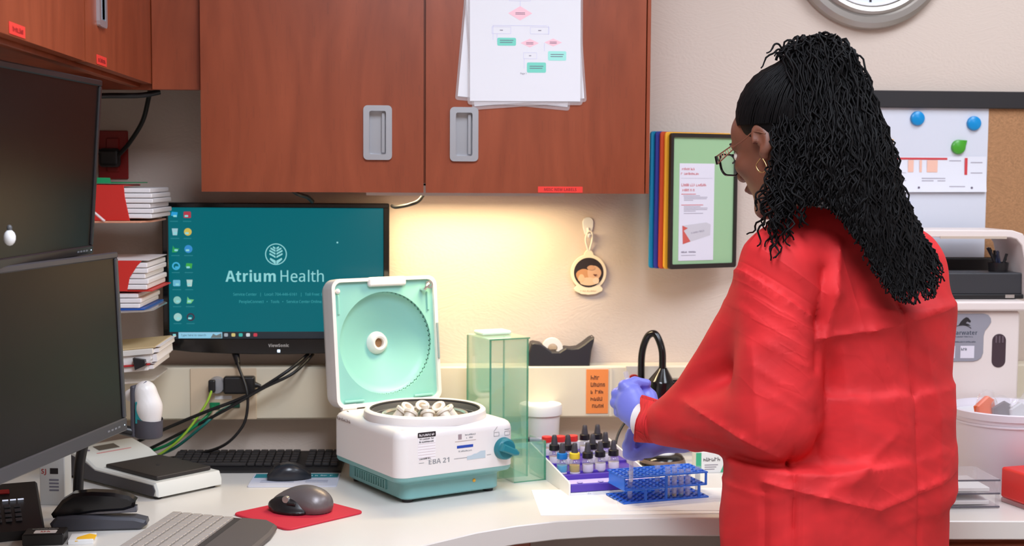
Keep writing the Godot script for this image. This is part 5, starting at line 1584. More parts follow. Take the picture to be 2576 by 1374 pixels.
	part("box", MB.new().box(Vector3(0, 0.025, 0), Vector3(0.078, 0.05, 0.035), 0.001), mat("carton_white", rgb(234, 236, 232), 0.5), cb)
	patch(cb, "green_end", quad(-0.039, 0.004, -0.026, 0.048), mat("carton_green", rgb(60, 176, 130), 0.5), xf(Vector3(0, 0, 0.0176)))
	patch(cb, "green_end", [Vector2(0.020, 0.001), Vector2(0.0385, 0.001), Vector2(0.0385, 0.04), Vector2(0.032, 0.03)], mat("carton_green", rgb(60, 176, 130), 0.5), xf(Vector3(0, 0, 0.0176)))
	strokes(cb, 0.042, 0.009, mat("print_black", rgb(38, 34, 38), 0.5), xf(Vector3(0, 0.032, 0.0177)), 61)
	for k in 3:
		patch(cb, "text_line", quad(-0.018, 0.018 - k * 0.005, 0.014 - 0.004 * k, 0.0195 - k * 0.005), mat("grey_ink", rgb(110, 100, 120), 0.6), xf(Vector3(0, 0, 0.0176)))
	var mk := thing("marker_pen", "mauve marker pen with a dark end resting on the tray's back corner", "marker", Vector3(0.288, 0.8275, 0.163), deg_to_rad(-14))
	part("barrel", MB.new().tube([Vector3(-0.018, 0, 0), Vector3(0.024, 0, 0)], 0.0055, 12), mat("marker_mauve", rgb(172, 152, 192), 0.4), mk)
	part("cap", MB.new().tube([Vector3(-0.026, 0, 0), Vector3(-0.017, 0, 0)], 0.006, 12), mat("marker_dark", rgb(58, 44, 66), 0.4), mk)

# a mouse swept from cross-sections: nose at -x, along x, len l, width w, height h
func mouse_mesh(l: float, w: float, h: float, lean := 0.0) -> MB:
	var rows := []
	for i in 15:
		var f := i / 14.0
		var hx := -l / 2 + l * f
		var prof := pow(maxf(sin(PI * (0.10 + 0.87 * f)), 0.02), 0.7)
		var hh := h * (0.42 + 0.58 * sin(PI * pow(f, 0.8) * 0.86 + 0.12)) * (0.3 + 0.7 * pow(maxf(sin(PI * clampf(f * 0.96 + 0.02, 0, 1)), 0.0), 0.35))
		var ww := w / 2 * (0.80 + 0.20 * sin(PI * f)) * pow(maxf(sin(PI * clampf(f * 0.97 + 0.015, 0, 1)), 0.0), 0.28)
		var row := PackedVector3Array()
		for k in 20:
			var a := TAU * k / 20
			var ca := cos(a)
			var sa := sin(a)
			var yy := hh * (pow(maxf(sa, 0.0), 0.75)) if sa > 0 else 0.0
			var z := signf(ca) * pow(absf(ca), 0.7) * ww * (1.0 if sa > 0 else 0.93)
			row.append(Vector3(hx, yy + 0.002 * prof, z + lean * yy))
		rows.append(row)
	var m := MB.new()
	m.grid(rows, false, true)
	for i in m.n.size():
		if (m.v[i] - Vector3(m.v[i].x, h * 0.35, 0)).dot(m.n[i]) < 0: m.n[i] = -m.n[i]
	m.rewind()
	for e in [0, 14]:
		m.face(Array(rows[e]), Vector3(-1 if e == 0 else 1, 0, 0))
	return m

func keyboard(t: Node3D, cols: int, rows: int, pw: float, pd: float, kh: float, y0: float, x0: float, z0: float, m: Material, slope: float, skip: Callable) -> void:
	var key := MB.new().box(Vector3.ZERO, Vector3(pw * 0.88, kh, pd * 0.86), 0.0012).mesh()
	for j in rows:
		for i in cols:
			var wide: int = skip.call(i, j)
			if wide == 0:
				continue
			var k := key
			if wide > 1:
				k = MB.new().box(Vector3.ZERO, Vector3(pw * (wide - 0.12), kh, pd * 0.86), 0.0012).mesh()
			var o := part("key", k, m, t)
			o.position = Vector3(x0 + (i + 0.5 * (wide - 1)) * pw, y0 - slope * j, z0 + j * pd)

func books(t: Node3D, m: Material, n: int, x0: float, x1: float, y0: float, y1: float, z0: float, z1: float, called := "page_block") -> void:
	for i in n:
		var a := y0 + (y1 - y0) * i / n
		var b := y0 + (y1 - y0) * (i + 1) / n
		part(called, MB.new().rbox(Vector3((x0 + x1) / 2 + 0.004 * sin(i * 2.3), (a + b) / 2, (z0 + z1) / 2 + 0.002 * cos(i * 1.7)), Vector3(x1 - x0, (b - a) - 0.0012, z1 - z0), 0.0025, 2), m, t)

func desk_left() -> void:
	var dark := mat("keyboard_black", rgb(30, 28, 30), 0.45)
	# black keyboard at the back
	var t := thing("keyboard", "black full-size keyboard under the teal screen", "keyboard", Vector3(-0.368, 0.76, 0.125), deg_to_rad(-1.5))
	var body := [Vector2(-0.066, 0.0), Vector2(0.064, 0.0), Vector2(0.066, 0.006), Vector2(0.05, 0.012), Vector2(-0.062, 0.026), Vector2(-0.066, 0.024)]
	part("case", MB.new().prism(body, -0.20, 0.20, 0.002, Transform3D(Basis(Vector3(0, 0, 1), Vector3(0, 1, 0), Vector3(-1, 0, 0)), Vector3.ZERO)), dark, t)
	keyboard(t, 20, 6, 0.0192, 0.0178, 0.007, 0.0275, -0.183, -0.048, mat("key_black", rgb(46, 43, 44), 0.5), 0.0022, func(i, j): return 0 if i == 15 or (j == 5 and i in [4, 5, 6, 7, 8]) else 6 if j == 5 and i == 3 else 1)
	# mouse and mat by the keyboard
	var mm := thing("mouse_mat", "white mouse mat with a teal heading strip", "mouse mat", Vector3(-0.269, 0.76, 0.272), deg_to_rad(-1))
	part("mat", MB.new().prism(rr(0.196, 0.128, 0.006, 4), 0.0, 0.0025, 0.0006, Transform3D(Basis(Vector3(1, 0, 0), Vector3(0, 0, -1), Vector3(0, 1, 0)), Vector3.ZERO)), mat("mat_white", rgb(206, 208, 222), 0.55), mm)
	var lay := xf(Vector3(0, 0.0026, 0), 0, -90)
	var st := patch(mm, "heading_strip", quad(-0.094, 0.020, 0.094, 0.060), mat("mat_teal", rgb(24, 130, 140), 0.55), lay)
	strokes(st, 0.085, 0.012, mat("mat_print", rgb(190, 214, 222), 0.55), lay * xf(Vector3(0.04, 0.040, 0.0004)), 50)
	for i in 4:
		patch(mm, "text_line", quad(-0.075 + (0.10 if i > 1 else 0.0), -0.012 - 0.014 * (i % 2), 0.0 + (0.075 if i > 1 else 0.0), -0.008 - 0.014 * (i % 2)), mat("mat_ink", rgb(140, 146, 170), 0.55), lay)
	var ms := thing("computer_mouse", "small black mouse on the white mouse mat", "mouse", Vector3(-0.283, 0.7628, 0.262), deg_to_rad(10))
	part("shell", mouse_mesh(0.098, 0.06, 0.036), mat("mouse_black", rgb(38, 40, 46), 0.25), ms)
	part("wheel", MB.new().lathe([Vector2(0.0, -0.003), Vector2(0.009, -0.003), Vector2(0.009, 0.003), Vector2(0, 0.003)], 14, xf(Vector3(-0.026, 0.0285, 0), 0, 90)), black_plastic, ms)
	# red mat with the grey and black mouse
	var rm := thing("mouse_mat", "red mouse mat lying at an angle on the worktop", "mouse mat", Vector3(-0.235, 0.76, 0.574), deg_to_rad(43))
	part("mat", MB.new().prism(rr(0.197, 0.182, 0.016, 5), 0.0, 0.0045, 0.0012, Transform3D(Basis(Vector3(1, 0, 0), Vector3(0, 0, -1), Vector3(0, 1, 0)), Vector3.ZERO)), mat("mat_red", rgb(202, 36, 58), 0.7), rm)
	var m2 := thing("computer_mouse", "large grey and black sculpted mouse on the red mat", "mouse", Vector3(-0.232, 0.7648, 0.562), deg_to_rad(-24))
	var f := Field.new()
	f.ell(Vector3(0.012, 0.018, -0.006), Vector3(0.053, 0.034, 0.036), Basis.IDENTITY, 0.02)
	f.ell(Vector3(-0.030, 0.012, -0.006), Vector3(0.036, 0.021, 0.032), Basis.IDENTITY, 0.02)
	f.ell(Vector3(0.034, 0.012, -0.004), Vector3(0.030, 0.024, 0.034), Basis.IDENTITY, 0.015)
	var mb := MB.new()
	f.mesh(Vector3(-0.075, 0.0, -0.055), Vector3(0.075, 0.06, 0.05), 0.003, mb)
	part("shell", mb, mat("mouse_graphite", rgb(112, 104, 104), 0.35, 0.3), m2, "graphite palm shell")
	var f2 := Field.new()
	f2.ell(Vector3(-0.018, 0.011, 0.018), Vector3(0.046, 0.021, 0.020), Basis.IDENTITY, 0.01)
	f2.ell(Vector3(-0.008, 0.004, 0.032), Vector3(0.036, 0.007, 0.016), Basis.IDENTITY, 0.012)
	var mb2 := MB.new()
	f2.mesh(Vector3(-0.075, 0.0, -0.01), Vector3(0.05, 0.05, 0.06), 0.003, mb2)
	part("thumb_rest", mb2, mat("mouse_side_black", rgb(28, 26, 28), 0.35), m2, "black thumb rest")
	part("thumb_wheel", MB.new().lathe([Vector2(0, -0.004), Vector2(0.007, -0.004), Vector2(0.007, 0.004), Vector2(0, 0.004)], 14, xf(Vector3(-0.016, 0.0285, 0.031), 0, 90)), mat("bright_metal", rgb(205, 200, 196), 0.25, 0.8), m2)
	part("side_button", MB.new().rbox(Vector3(-0.002, 0.021, 0.0365), Vector3(0.02, 0.005, 0.004), 0.0015, 2), black_plastic, m2)
	part("scroll_wheel", MB.new().lathe([Vector2(0, -0.003), Vector2(0.009, -0.003), Vector2(0.009, 0.003), Vector2(0, 0.003)], 14, xf(Vector3(-0.038, 0.028, -0.008), 0, 90)), mat("bright_metal", rgb(205, 200, 196), 0.25, 0.8), m2)
	# grey-keyed keyboard in the foreground, its length towards the camera side
	var kb := thing("keyboard", "dark keyboard with pale grey keys and a padded palm rest", "keyboard", Vector3(-0.4937, 0.76, 1.060), atan2(0.979, 0.205))
	# local x runs along the length, local z towards the palm rest
	var L := 0.43
	var dk := mat("keyboard_charcoal", rgb(64, 58, 56), 0.5)
	var prof := [Vector2(-0.076, 0.0), Vector2(0.066, 0.0), Vector2(0.066, 0.012), Vector2(-0.074, 0.019), Vector2(-0.078, 0.014)]
	var zy := Transform3D(Basis(Vector3(0, 0, 1), Vector3(0, 1, 0), Vector3(-1, 0, 0)), Vector3.ZERO)
	part("case", MB.new().prism(prof, -L - 0.006, 0.002, 0.002, zy), dk, kb)
	# palm rest: outline in plan
	var plan := [Vector2(0.004, 0.066), Vector2(0.0, 0.10), Vector2(0.012, 0.128), Vector2(0.04, 0.152), Vector2(0.10, 0.160), Vector2(L - 0.10, 0.160), Vector2(L - 0.04, 0.152), Vector2(L - 0.01, 0.125), Vector2(L, 0.066)]
	var pl := []
	for p in plan:
		pl.append(Vector2(p.x, -p.y))
	part("palm_rest", MB.new().prism(pl, 0.0, 0.016, 0.005, Transform3D(Basis(Vector3(1, 0, 0), Vector3(0, 0, -1), Vector3(0, 1, 0)), Vector3.ZERO), 0.7), mat("palm_rest_grey", rgb(92, 84, 80), 0.6), kb)
	keyboard(kb, 22, 6, 0.0192, 0.0212, 0.006, 0.0205, 0.0115, -0.0615, mat("key_pale", rgb(176, 166, 158), 0.5), 0.0011, func(i, j): return 0 if (i == 1 and j == 3) or (i == 9 and j == 5) or (i == 10 and j == 5) or (i == 11 and j == 5) else 2 if i == 0 and j == 3 else 4 if i == 8 and j == 5 else 1)
	# scale
	var sc := thing("bench_scale", "white bench scale with a black square pan and a small grey display", "scale", Vector3(-0.6115, 0.76, 0.262), deg_to_rad(-44))
	var swh := mat("scale_white", rgb(222, 222, 216), 0.4)
	var sdk := mat("scale_side", rgb(62, 60, 66), 0.45)
	# local x along the length towards the front right end, local z towards the camera side
	var sp := [Vector2(-0.178, 0.006), Vector2(0.178, 0.006), Vector2(0.178, 0.020), Vector2(0.170, 0.036), Vector2(-0.052, 0.038), Vector2(-0.085, 0.052), Vector2(-0.155, 0.066), Vector2(-0.178, 0.062)]
	part("body", MB.new().prism(sp, -0.088, 0.084, 0.004), swh, sc)
	part("side_panel", MB.new().prism([Vector2(-0.178, 0.007), Vector2(0.166, 0.007), Vector2(0.172, 0.020), Vector2(0.165, 0.030), Vector2(-0.050, 0.031), Vector2(-0.085, 0.043), Vector2(-0.160, 0.056), Vector2(-0.176, 0.054)], 0.083, 0.0865, 0.001), sdk, sc, "dark grey side panel")
	for e in [[-0.16, -0.07], [0.16, -0.07], [-0.16, 0.07], [0.16, 0.07]]:
		part("foot", MB.new().lathe([Vector2(0, 0), Vector2(0.009, 0), Vector2(0.010, 0.007), Vector2(0, 0.007)], 10, xf(Vector3(e[0], 0, e[1]))), mat("rubber_dark", rgb(45, 42, 44), 0.7), sc)
	part("pan", MB.new().rbox(Vector3(0.062, 0.0415, -0.002), Vector3(0.190, 0.009, 0.142), 0.003, 2), mat("pan_black", rgb(46, 41, 40), 0.55), sc, "black weighing pan")
	part("pan_hub", MB.new().lathe([Vector2(0, 0.001), Vector2(0.004, 0.0008), Vector2(0.005, 0)], 10, xf(Vector3(0.062, 0.046, -0.002))), mat("print_black", rgb(38, 34, 38), 0.5), sc)
	var tilt := xf(Vector3(-0.1225, 0.0595, 0.0), 0, 0, -11.5)
	var pnl := tilt * Transform3D(Basis(Vector3(0, 0, -1), Vector3(-1, 0, 0), Vector3(0, 1, 0)), Vector3.ZERO)
	patch(sc, "display", quad(-0.030, -0.006, 0.024, 0.020), mat("display_grey", rgb(88, 82, 76), 0.25), pnl, 0.001)
	patch(sc, "print_line", quad(-0.045, -0.021, 0.045, -0.0185), mat("print_red", rgb(206, 96, 100), 0.6), pnl, 0.0006)
	patch(sc, "button", circ(0.004, 10, Vector2(-0.052, 0.004)), mat("grey_ink", rgb(110, 100, 120), 0.6), pnl, 0.001)
	# barcode scanner in a cradle on a bent neck
	var bs := thing("scanner_stand", "dark scanner cradle on a bent black neck behind the stapler", "scanner stand", Vector3(-0.675, 0.76, 0.565))
	part("base", MB.new().lathe([Vector2(0, 0), Vector2(0.03, 0), Vector2(0.032, 0.006), Vector2(0.024, 0.012), Vector2(0, 0.014)], 24), black_plastic, bs)
	part("neck", MB.new().tube(curve([Vector3(0.0, 0.01, 0.0), Vector3(0.0, 0.06, 0.0), Vector3(0.006, 0.12, 0.0), Vector3(0.022, 0.17, 0.0), Vector3(0.05, 0.185, -0.005), Vector3(0.09, 0.172, -0.01), Vector3(0.115, 0.165, -0.015)], 8), 0.0105, 12), black_plastic, bs)
	var cg := mat("cradle_grey", rgb(74, 72, 80), 0.4)
	var cr := Transform3D(Basis.from_euler(Vector3(0, deg_to_rad(-20), 0)), Vector3(0.137, 0.155, -0.015))
	var cup := MB.new()
	var rws := []
	for k in [[0.0, 0.026, 0.020], [0.004, 0.030, 0.024], [0.030, 0.031, 0.025], [0.042, 0.031, 0.025]]:
		var row := PackedVector3Array()
		for i in 20:
			var a := TAU * i / 20
			row.append(cr * Vector3(cos(a) * k[1], k[0] + (0.006 * cos(a + 2.6) if k[0] > 0.02 else 0.0), sin(a) * k[2]))
		rws.append(row)
	cup.grid(rws, false, true)
	for i in cup.n.size():
		if (cup.v[i] - cr.origin - Vector3(0, 0.02, 0)).dot(cup.n[i]) < 0: cup.n[i] = -cup.n[i]
	cup.rewind()
	cup.face(Array(rws[0]), Vector3.DOWN)
	part("cradle", cup, cg, bs)
	part("cradle_back", MB.new().rbox(Vector3(-0.024, 0.055, 0.004), Vector3(0.010, 0.105, 0.034), 0.004, 2, cr), cg, bs)
	var sn := thing("barcode_scanner", "white and teal barcode scanner standing in the dark cradle", "scanner", Vector3(-0.538, 0.918, 0.55), deg_to_rad(-20))
	var fs := Field.new()
	fs.cap(Vector3(0.004, 0.022, 0), Vector3(0.002, 0.060, 0), 0.0225, 0.0225, 0.02)
	fs.cap(Vector3(0.002, 0.060, 0), Vector3(-0.004, 0.092, 0), 0.0225, 0.0195, 0.02)
	fs.cap(Vector3(-0.006, 0.090, 0.0), Vector3(-0.045, 0.080, -0.01), 0.016, 0.013, 0.016)
	var fm := MB.new()
	fs.mesh(Vector3(-0.075, 0.0, -0.04), Vector3(0.04, 0.125, 0.04), 0.004, fm)
	part("shell", fm, mat("scanner_white", rgb(234, 228, 224), 0.35), sn)
	part("trigger_panel", MB.new().prism([Vector2(-0.016, 0.006), Vector2(0.006, 0.006), Vector2(0.002, 0.03), Vector2(-0.010, 0.052), Vector2(-0.016, 0.05)], 0.0, 0.004, 0.0015, xf(Vector3(0, 0.022, 0.0195), 0, 0)), mat("scanner_teal", rgb(40, 136, 140), 0.4), sn, "teal side panel")
	part("seam", MB.new().tube(curve([Vector3(-0.012, 0.060, 0.0195), Vector3(-0.010, 0.085, 0.019), Vector3(-0.004, 0.105, 0.014), Vector3(0.0, 0.112, 0.004)], 5), 0.0014, 6), mat("seam_navy", rgb(50, 54, 90), 0.4), sn)
	# stapler
	var sp2 := thing("stapler", "black desk stapler with a grey base in front of the scale", "stapler", Vector3(-0.612, 0.76, 0.668), deg_to_rad(3))
	var sb := [Vector2(-0.082, 0.0), Vector2(0.080, 0.0), Vector2(0.094, 0.010), Vector2(0.092, 0.018), Vector2(0.07, 0.024), Vector2(0.03, 0.026), Vector2(-0.01, 0.030), Vector2(-0.045, 0.032), Vector2(-0.075, 0.030), Vector2(-0.088, 0.016)]
	part("base", MB.new().prism(sb, -0.021, 0.021, 0.005, Transform3D.IDENTITY, 0.75), mat("stapler_grey", rgb(72, 72, 80), 0.4), sp2)
	part("magazine", MB.new().box(Vector3(0.01, 0.036, 0), Vector3(0.13, 0.012, 0.018), 0.001, xf(Vector3.ZERO, 0, 0, 2)), mat("staple_metal", rgb(120, 122, 132), 0.3, 0.8), sp2)
	var stp := [Vector2(-0.082, 0.026), Vector2(0.0, 0.036), Vector2(0.05, 0.038), Vector2(0.070, 0.044), Vector2(0.073, 0.056), Vector2(0.06, 0.066), Vector2(0.03, 0.073), Vector2(-0.01, 0.076), Vector2(-0.045, 0.073), Vector2(-0.066, 0.060), Vector2(-0.086, 0.034)]
	part("handle", MB.new().prism(stp, -0.019, 0.019, 0.006, Transform3D.IDENTITY, 0.75), mat("gloss_black", rgb(18, 16, 18), 0.15), sp2, "glossy black handle")
	# carton with a printed label
	var cb := thing("carton", "white carton with a printed label behind the stapler", "carton", Vector3(-0.748, 0.76, 0.455), deg_to_rad(-6))
	part("box", MB.new().box(Vector3(0, 0.055, 0), Vector3(0.052, 0.11, 0.04), 0.001), mat("carton_grey_white", rgb(206, 208, 208), 0.55), cb)
	part("side_label", MB.new().box(Vector3(0.0262, 0.055, 0), Vector3(0.0006, 0.108, 0.038)), mat("carton_grey_white", rgb(206, 208, 208), 0.55), cb)
	var inkb := mat("print_black", rgb(38, 34, 38), 0.5)
	patch(cb, "black_mark", quad(-0.004, 0.066, 0.013, 0.078), inkb, xf(Vector3(0, 0, 0.0201)))
	letters(cb, "SJ", 0.010, mat("print_dark_red", rgb(170, 66, 66), 0.5), xf(Vector3(-0.017, 0.071, 0.0202)), true)
	for i in 4:
		patch(cb, "text_line", quad(-0.006, 0.030 + i * 0.0072, 0.014, 0.0335 + i * 0.0072), mat("carton_ink", rgb(120, 120, 136), 0.55), xf(Vector3(0, 0, 0.0201)))
	# black desk telephone at the left
	var ph := thing("desk_phone", "black desk telephone with three lit keys under the lower monitor", "telephone", Vector3(-0.798, 0.76, 0.672), deg_to_rad(20))
	part("base", MB.new().prism([Vector2(-0.09, 0.0), Vector2(0.09, 0.0), Vector2(0.09, 0.018), Vector2(-0.07, 0.075), Vector2(-0.09, 0.07)], -0.075, 0.075, 0.004, Transform3D(Basis(Vector3(0, 0, 1), Vector3(0, 1, 0), Vector3(-1, 0, 0)), Vector3.ZERO)), black_plastic, ph)
	var sl := xf(Vector3(0, 0.0475, 0.01), 0, -70.4)
	for i in 3:
		patch(ph, "lit_key", quad(0.006 + i * 0.014, 0.020, 0.017 + i * 0.014, 0.0235), glow("key_light", Color(0.9, 0.92, 1.0), 0.9), sl, 0.001)
	patch(ph, "red_key", rr(0.018, 0.014, 0.002, 2, Vector2(0.012, 0.052)), mat("key_red", rgb(150, 30, 30), 0.4), sl, 0.002)
	for i in 12:
		part("key", MB.new().box(Vector3(-0.005 + (i % 3) * 0.018, -0.002 - (i / 3) * 0.016, 0.0015), Vector3(0.012, 0.010, 0.003), 0.001, sl), mat("phone_key", rgb(58, 58, 62), 0.4), ph)
	var hs := MB.new().tube(curve([Vector3(-0.05, 0.078, -0.07), Vector3(-0.05, 0.092, -0.03), Vector3(-0.05, 0.078, 0.03), Vector3(-0.05, 0.046, 0.075)], 6), 0.014, 12)
	part("handset", hs, mat("gloss_black", rgb(18, 16, 18), 0.15), ph)
	# small black label box and notes in front
	var lb := thing("label_box", "small black box with a white and red label beside the stapler", "box", Vector3(-0.688, 0.76, 0.762), deg_to_rad(4))
	part("box", MB.new().box(Vector3(0, 0.011, 0), Vector3(0.074, 0.022, 0.05), 0.002), black_plastic, lb)
	var top := xf(Vector3(0, 0.0221, 0), 0, -90)
	var wl := patch(lb, "white_label", rr(0.040, 0.022, 0.003, 3, Vector2(0.002, -0.008)), mat("label_white", rgb(244, 240, 242), 0.5), top)
	strokes(wl, 0.024, 0.009, mat("print_red2", rgb(190, 50, 50), 0.5), top * xf(Vector3(0.002, -0.008, 0.0005)), 51)
	strokes(lb, 0.05, 0.004, mat("print_light", rgb(190, 190, 190), 0.5), top * xf(Vector3(0.0, 0.012, 0.0003)), 52)
	var nt := thing("note_pad", "white note pad with a curled yellow sticky note beside the black box", "note pad", Vector3(-0.622, 0.76, 0.755), deg_to_rad(6))
	part("pad", MB.new().box(Vector3(0, 0.004, 0), Vector3(0.045, 0.008, 0.05), 0.0005), mat("paper_bright", rgb(246, 245, 244), 0.55), nt)
	part("sticky_note", MB.new().prism([Vector2(-0.012, -0.024), Vector2(0.022, -0.018), Vector2(0.024, 0.004), Vector2(0.010, 0.012), Vector2(-0.010, -0.004)], 0.0, 0.0015, 0.0003, xf(Vector3(0.002, 0.0082, 0.002), 0, -84)), mat("sticky_yellow", rgb(250, 190, 44), 0.6), nt, "yellow sticky note")
	# wall shelves with binders and files
	var acr := clear("shelf_acrylic", rgb(232, 222, 214), 0.30, 0.06)
	var bind := [[1.347, "clear shelf on the left wall carrying the thick red binder"], [1.155, "clear shelf on the left wall carrying red and blue books"], [1.002, "clear shelf on the left wall carrying loose files"]]
	for i in 3:
		var s := thing("wall_shelf", bind[i][1], "shelf", Vector3(-0.92, bind[i][0], 0.25))
		var poly := [Vector2(0, 0.13), Vector2(0.30, 0.13), Vector2(0.338, 0.115), Vector2(0.354, 0.08), Vector2(0.354, -0.08), Vector2(0.338, -0.115), Vector2(0.30, -0.13), Vector2(0, -0.13)]
		part("plate", MB.new().prism(poly, 0.0, 0.004, 0.001, Transform3D(Basis(Vector3(1, 0, 0), Vector3(0, 0, -1), Vector3(0, 1, 0)), Vector3(0, -0.004, 0))), acr if i else mat("shelf_tan", rgb(214, 150, 120), 0.4), s)
		part("bracket", MB.new().box(Vector3(0.006, -0.026, 0), Vector3(0.012, 0.044, 0.24), 0.001), acr, s)
		if i < 2:
			part("end_hoop", MB.new().tube(curve([Vector3(0.265, 0.0, 0.134), Vector3(0.22, 0.035, 0.1345), Vector3(0.16, 0.055, 0.1345), Vector3(0.1, 0.06, 0.134)], 6), 0.003, 8), clear("hoop_clear", rgb(240, 226, 222), 0.55, 0.1), s)
	var red := mat("binder_red", rgb(206, 44, 36), 0.42)
	var pages := mat("pages_white", rgb(234, 228, 228), 0.7)
	var b1 := thing("binder", "thick red binder lying flat on the upper clear shelf", "binder", Vector3(-0.70, 1.3475, 0.25))
	books(b1, pages, 6, -0.06, 0.138, 0.004, 0.070, -0.115, 0.105)
	part("cover", MB.new().prism([Vector2(-0.12, 0.0), Vector2(0.092, 0.0), Vector2(0.082, 0.050), Vector2(0.080, 0.076), Vector2(-0.12, 0.078)], 0.106, 0.1095, 0.0008), red, b1, "red cover")
	part("cover_board", MB.new().box(Vector3(-0.024, 0.002, -0.003), Vector3(0.20, 0.0035, 0.222)), red, b1)
	part("cover_board", MB.new().box(Vector3(-0.024, 0.0745, -0.003), Vector3(0.19, 0.0035, 0.222)), red, b1)
	var gf := thing("folder", "thin green folder lying slanted on the thick red binder", "folder", Vector3(-0.70, 1.4268, 0.25))
	part("cover", MB.new().prism([Vector2(-0.12, -0.1), Vector2(0.055, -0.1), Vector2(0.075, 0.0), Vector2(0.092, 0.09), Vector2(-0.12, 0.09)], 0.0, 0.002, 0.0, Transform3D(Basis(Vector3(1, 0, 0), Vector3(0, 0, -1), Vector3(0, 1, 0)), Vector3.ZERO)), mat("folder_green", rgb(22, 150, 92), 0.45), gf)
	part("flap", MB.new().prism([Vector2(-0.12, 0.0), Vector2(0.052, 0.0), Vector2(0.050, 0.012), Vector2(-0.12, 0.014)], 0.0, 0.002, 0.0, xf(Vector3(0, 0.0, 0.1))), mat("folder_green", rgb(22, 150, 92), 0.45), gf)
	var b2 := thing("binder", "blue-covered book lying under the red one on the middle shelf", "book", Vector3(-0.70, 1.1555, 0.25))
	books(b2, pages, 3, -0.06, 0.110, 0.003, 0.036, -0.11, 0.106)
	part("cover", MB.new().box(Vector3(-0.03, 0.019, 0.1085), Vector3(0.17, 0.037, 0.003), 0.0008), mat("binder_blue", rgb(20, 84, 176), 0.42), b2, "blue cover")
	part("cover_board", MB.new().box(Vector3(0.0, 0.0015, -0.002), Vector3(0.24, 0.003, 0.222)), mat("binder_blue", rgb(20, 84, 176), 0.42), b2)
	var b3 := thing("binder", "red-covered book lying on the blue one on the middle shelf", "book", Vector3(-0.70, 1.1955, 0.25))
	books(b3, pages, 5, -0.06, 0.126, 0.003, 0.062, -0.11, 0.106)
	part("cover", MB.new().prism([Vector2(-0.12, 0.0), Vector2(0.084, 0.0), Vector2(0.090, 0.03), Vector2(0.106, 0.055), Vector2(0.116, 0.066), Vector2(-0.12, 0.068)], 0.107, 0.110, 0.0008), red, b3, "red cover")
	part("cover_board", MB.new().box(Vector3(0.006, 0.0012, -0.002), Vector3(0.262, 0.0024, 0.222), 0.0, xf(Vector3.ZERO, 0, 0, 0)), red, b3)
	part("loose_sheet", MB.new().box(Vector3(0.03, 0.067, 0.0), Vector3(0.2, 0.0012, 0.21)), pages, b3)
	var fl := [[0.0, 10.0, rgb(226, 220, 214), "bottom loose white file on the lower shelf"], [0.0126, 10.0, rgb(198, 40, 40), "thin red file on the lower shelf between white ones"], [0.0160, 10.0, rgb(236, 232, 228), "thick white file on the lower shelf under the manila folder"], [0.0365, 10.0, rgb(222, 216, 208), "cream file near the top of the lower shelf"], [0.0490, 10.0, rgb(196, 172, 130), "tan manila folder on top of the lower shelf's files"]]
	for i in fl.size():
		var q: Array = fl[i]
		var o := thing("file_folder", q[3], "file", Vector3(-0.715 + 0.004 * i, 1.011 + q[0], 0.25), 0.0, "files on the lower wall shelf")
		o.rotation_degrees = Vector3(0, 0, q[1] * 0.5)
		var th: float = [0.012, 0.003, 0.020, 0.012, 0.004][i]
		part("folder", MB.new().box(Vector3(0.02, th / 2, 0), Vector3(0.24, th, 0.20 + 0.012 * (i % 2)), 0.001), mat("file_tone_%d" % i, q[2], 0.6), o)
		part("sheet_edges", MB.new().box(Vector3(0.03, th / 2, 0.0), Vector3(0.242, maxf(th - 0.004, 0.001), 0.19)), pages, o)
	var clip := thing("binder_clip", "black binder clip gripping the files on the lower shelf", "binder clip", Vector3(-0.590, 1.036, 0.345))
	clip.rotation_degrees.z = 10
	part("jaw", MB.new().prism([Vector2(-0.012, -0.008), Vector2(0.012, -0.002), Vector2(0.012, 0.010), Vector2(-0.012, 0.018)], -0.012, 0.022, 0.001), black_plastic, clip)
	part("lever", MB.new().tube([Vector3(0.012, 0.004, 0.0), Vector3(0.026, 0.008, 0.003), Vector3(0.026, 0.008, 0.015), Vector3(0.012, 0.004, 0.018)], 0.001, 6), mat("bright_metal", rgb(205, 200, 196), 0.25, 0.8), clip)

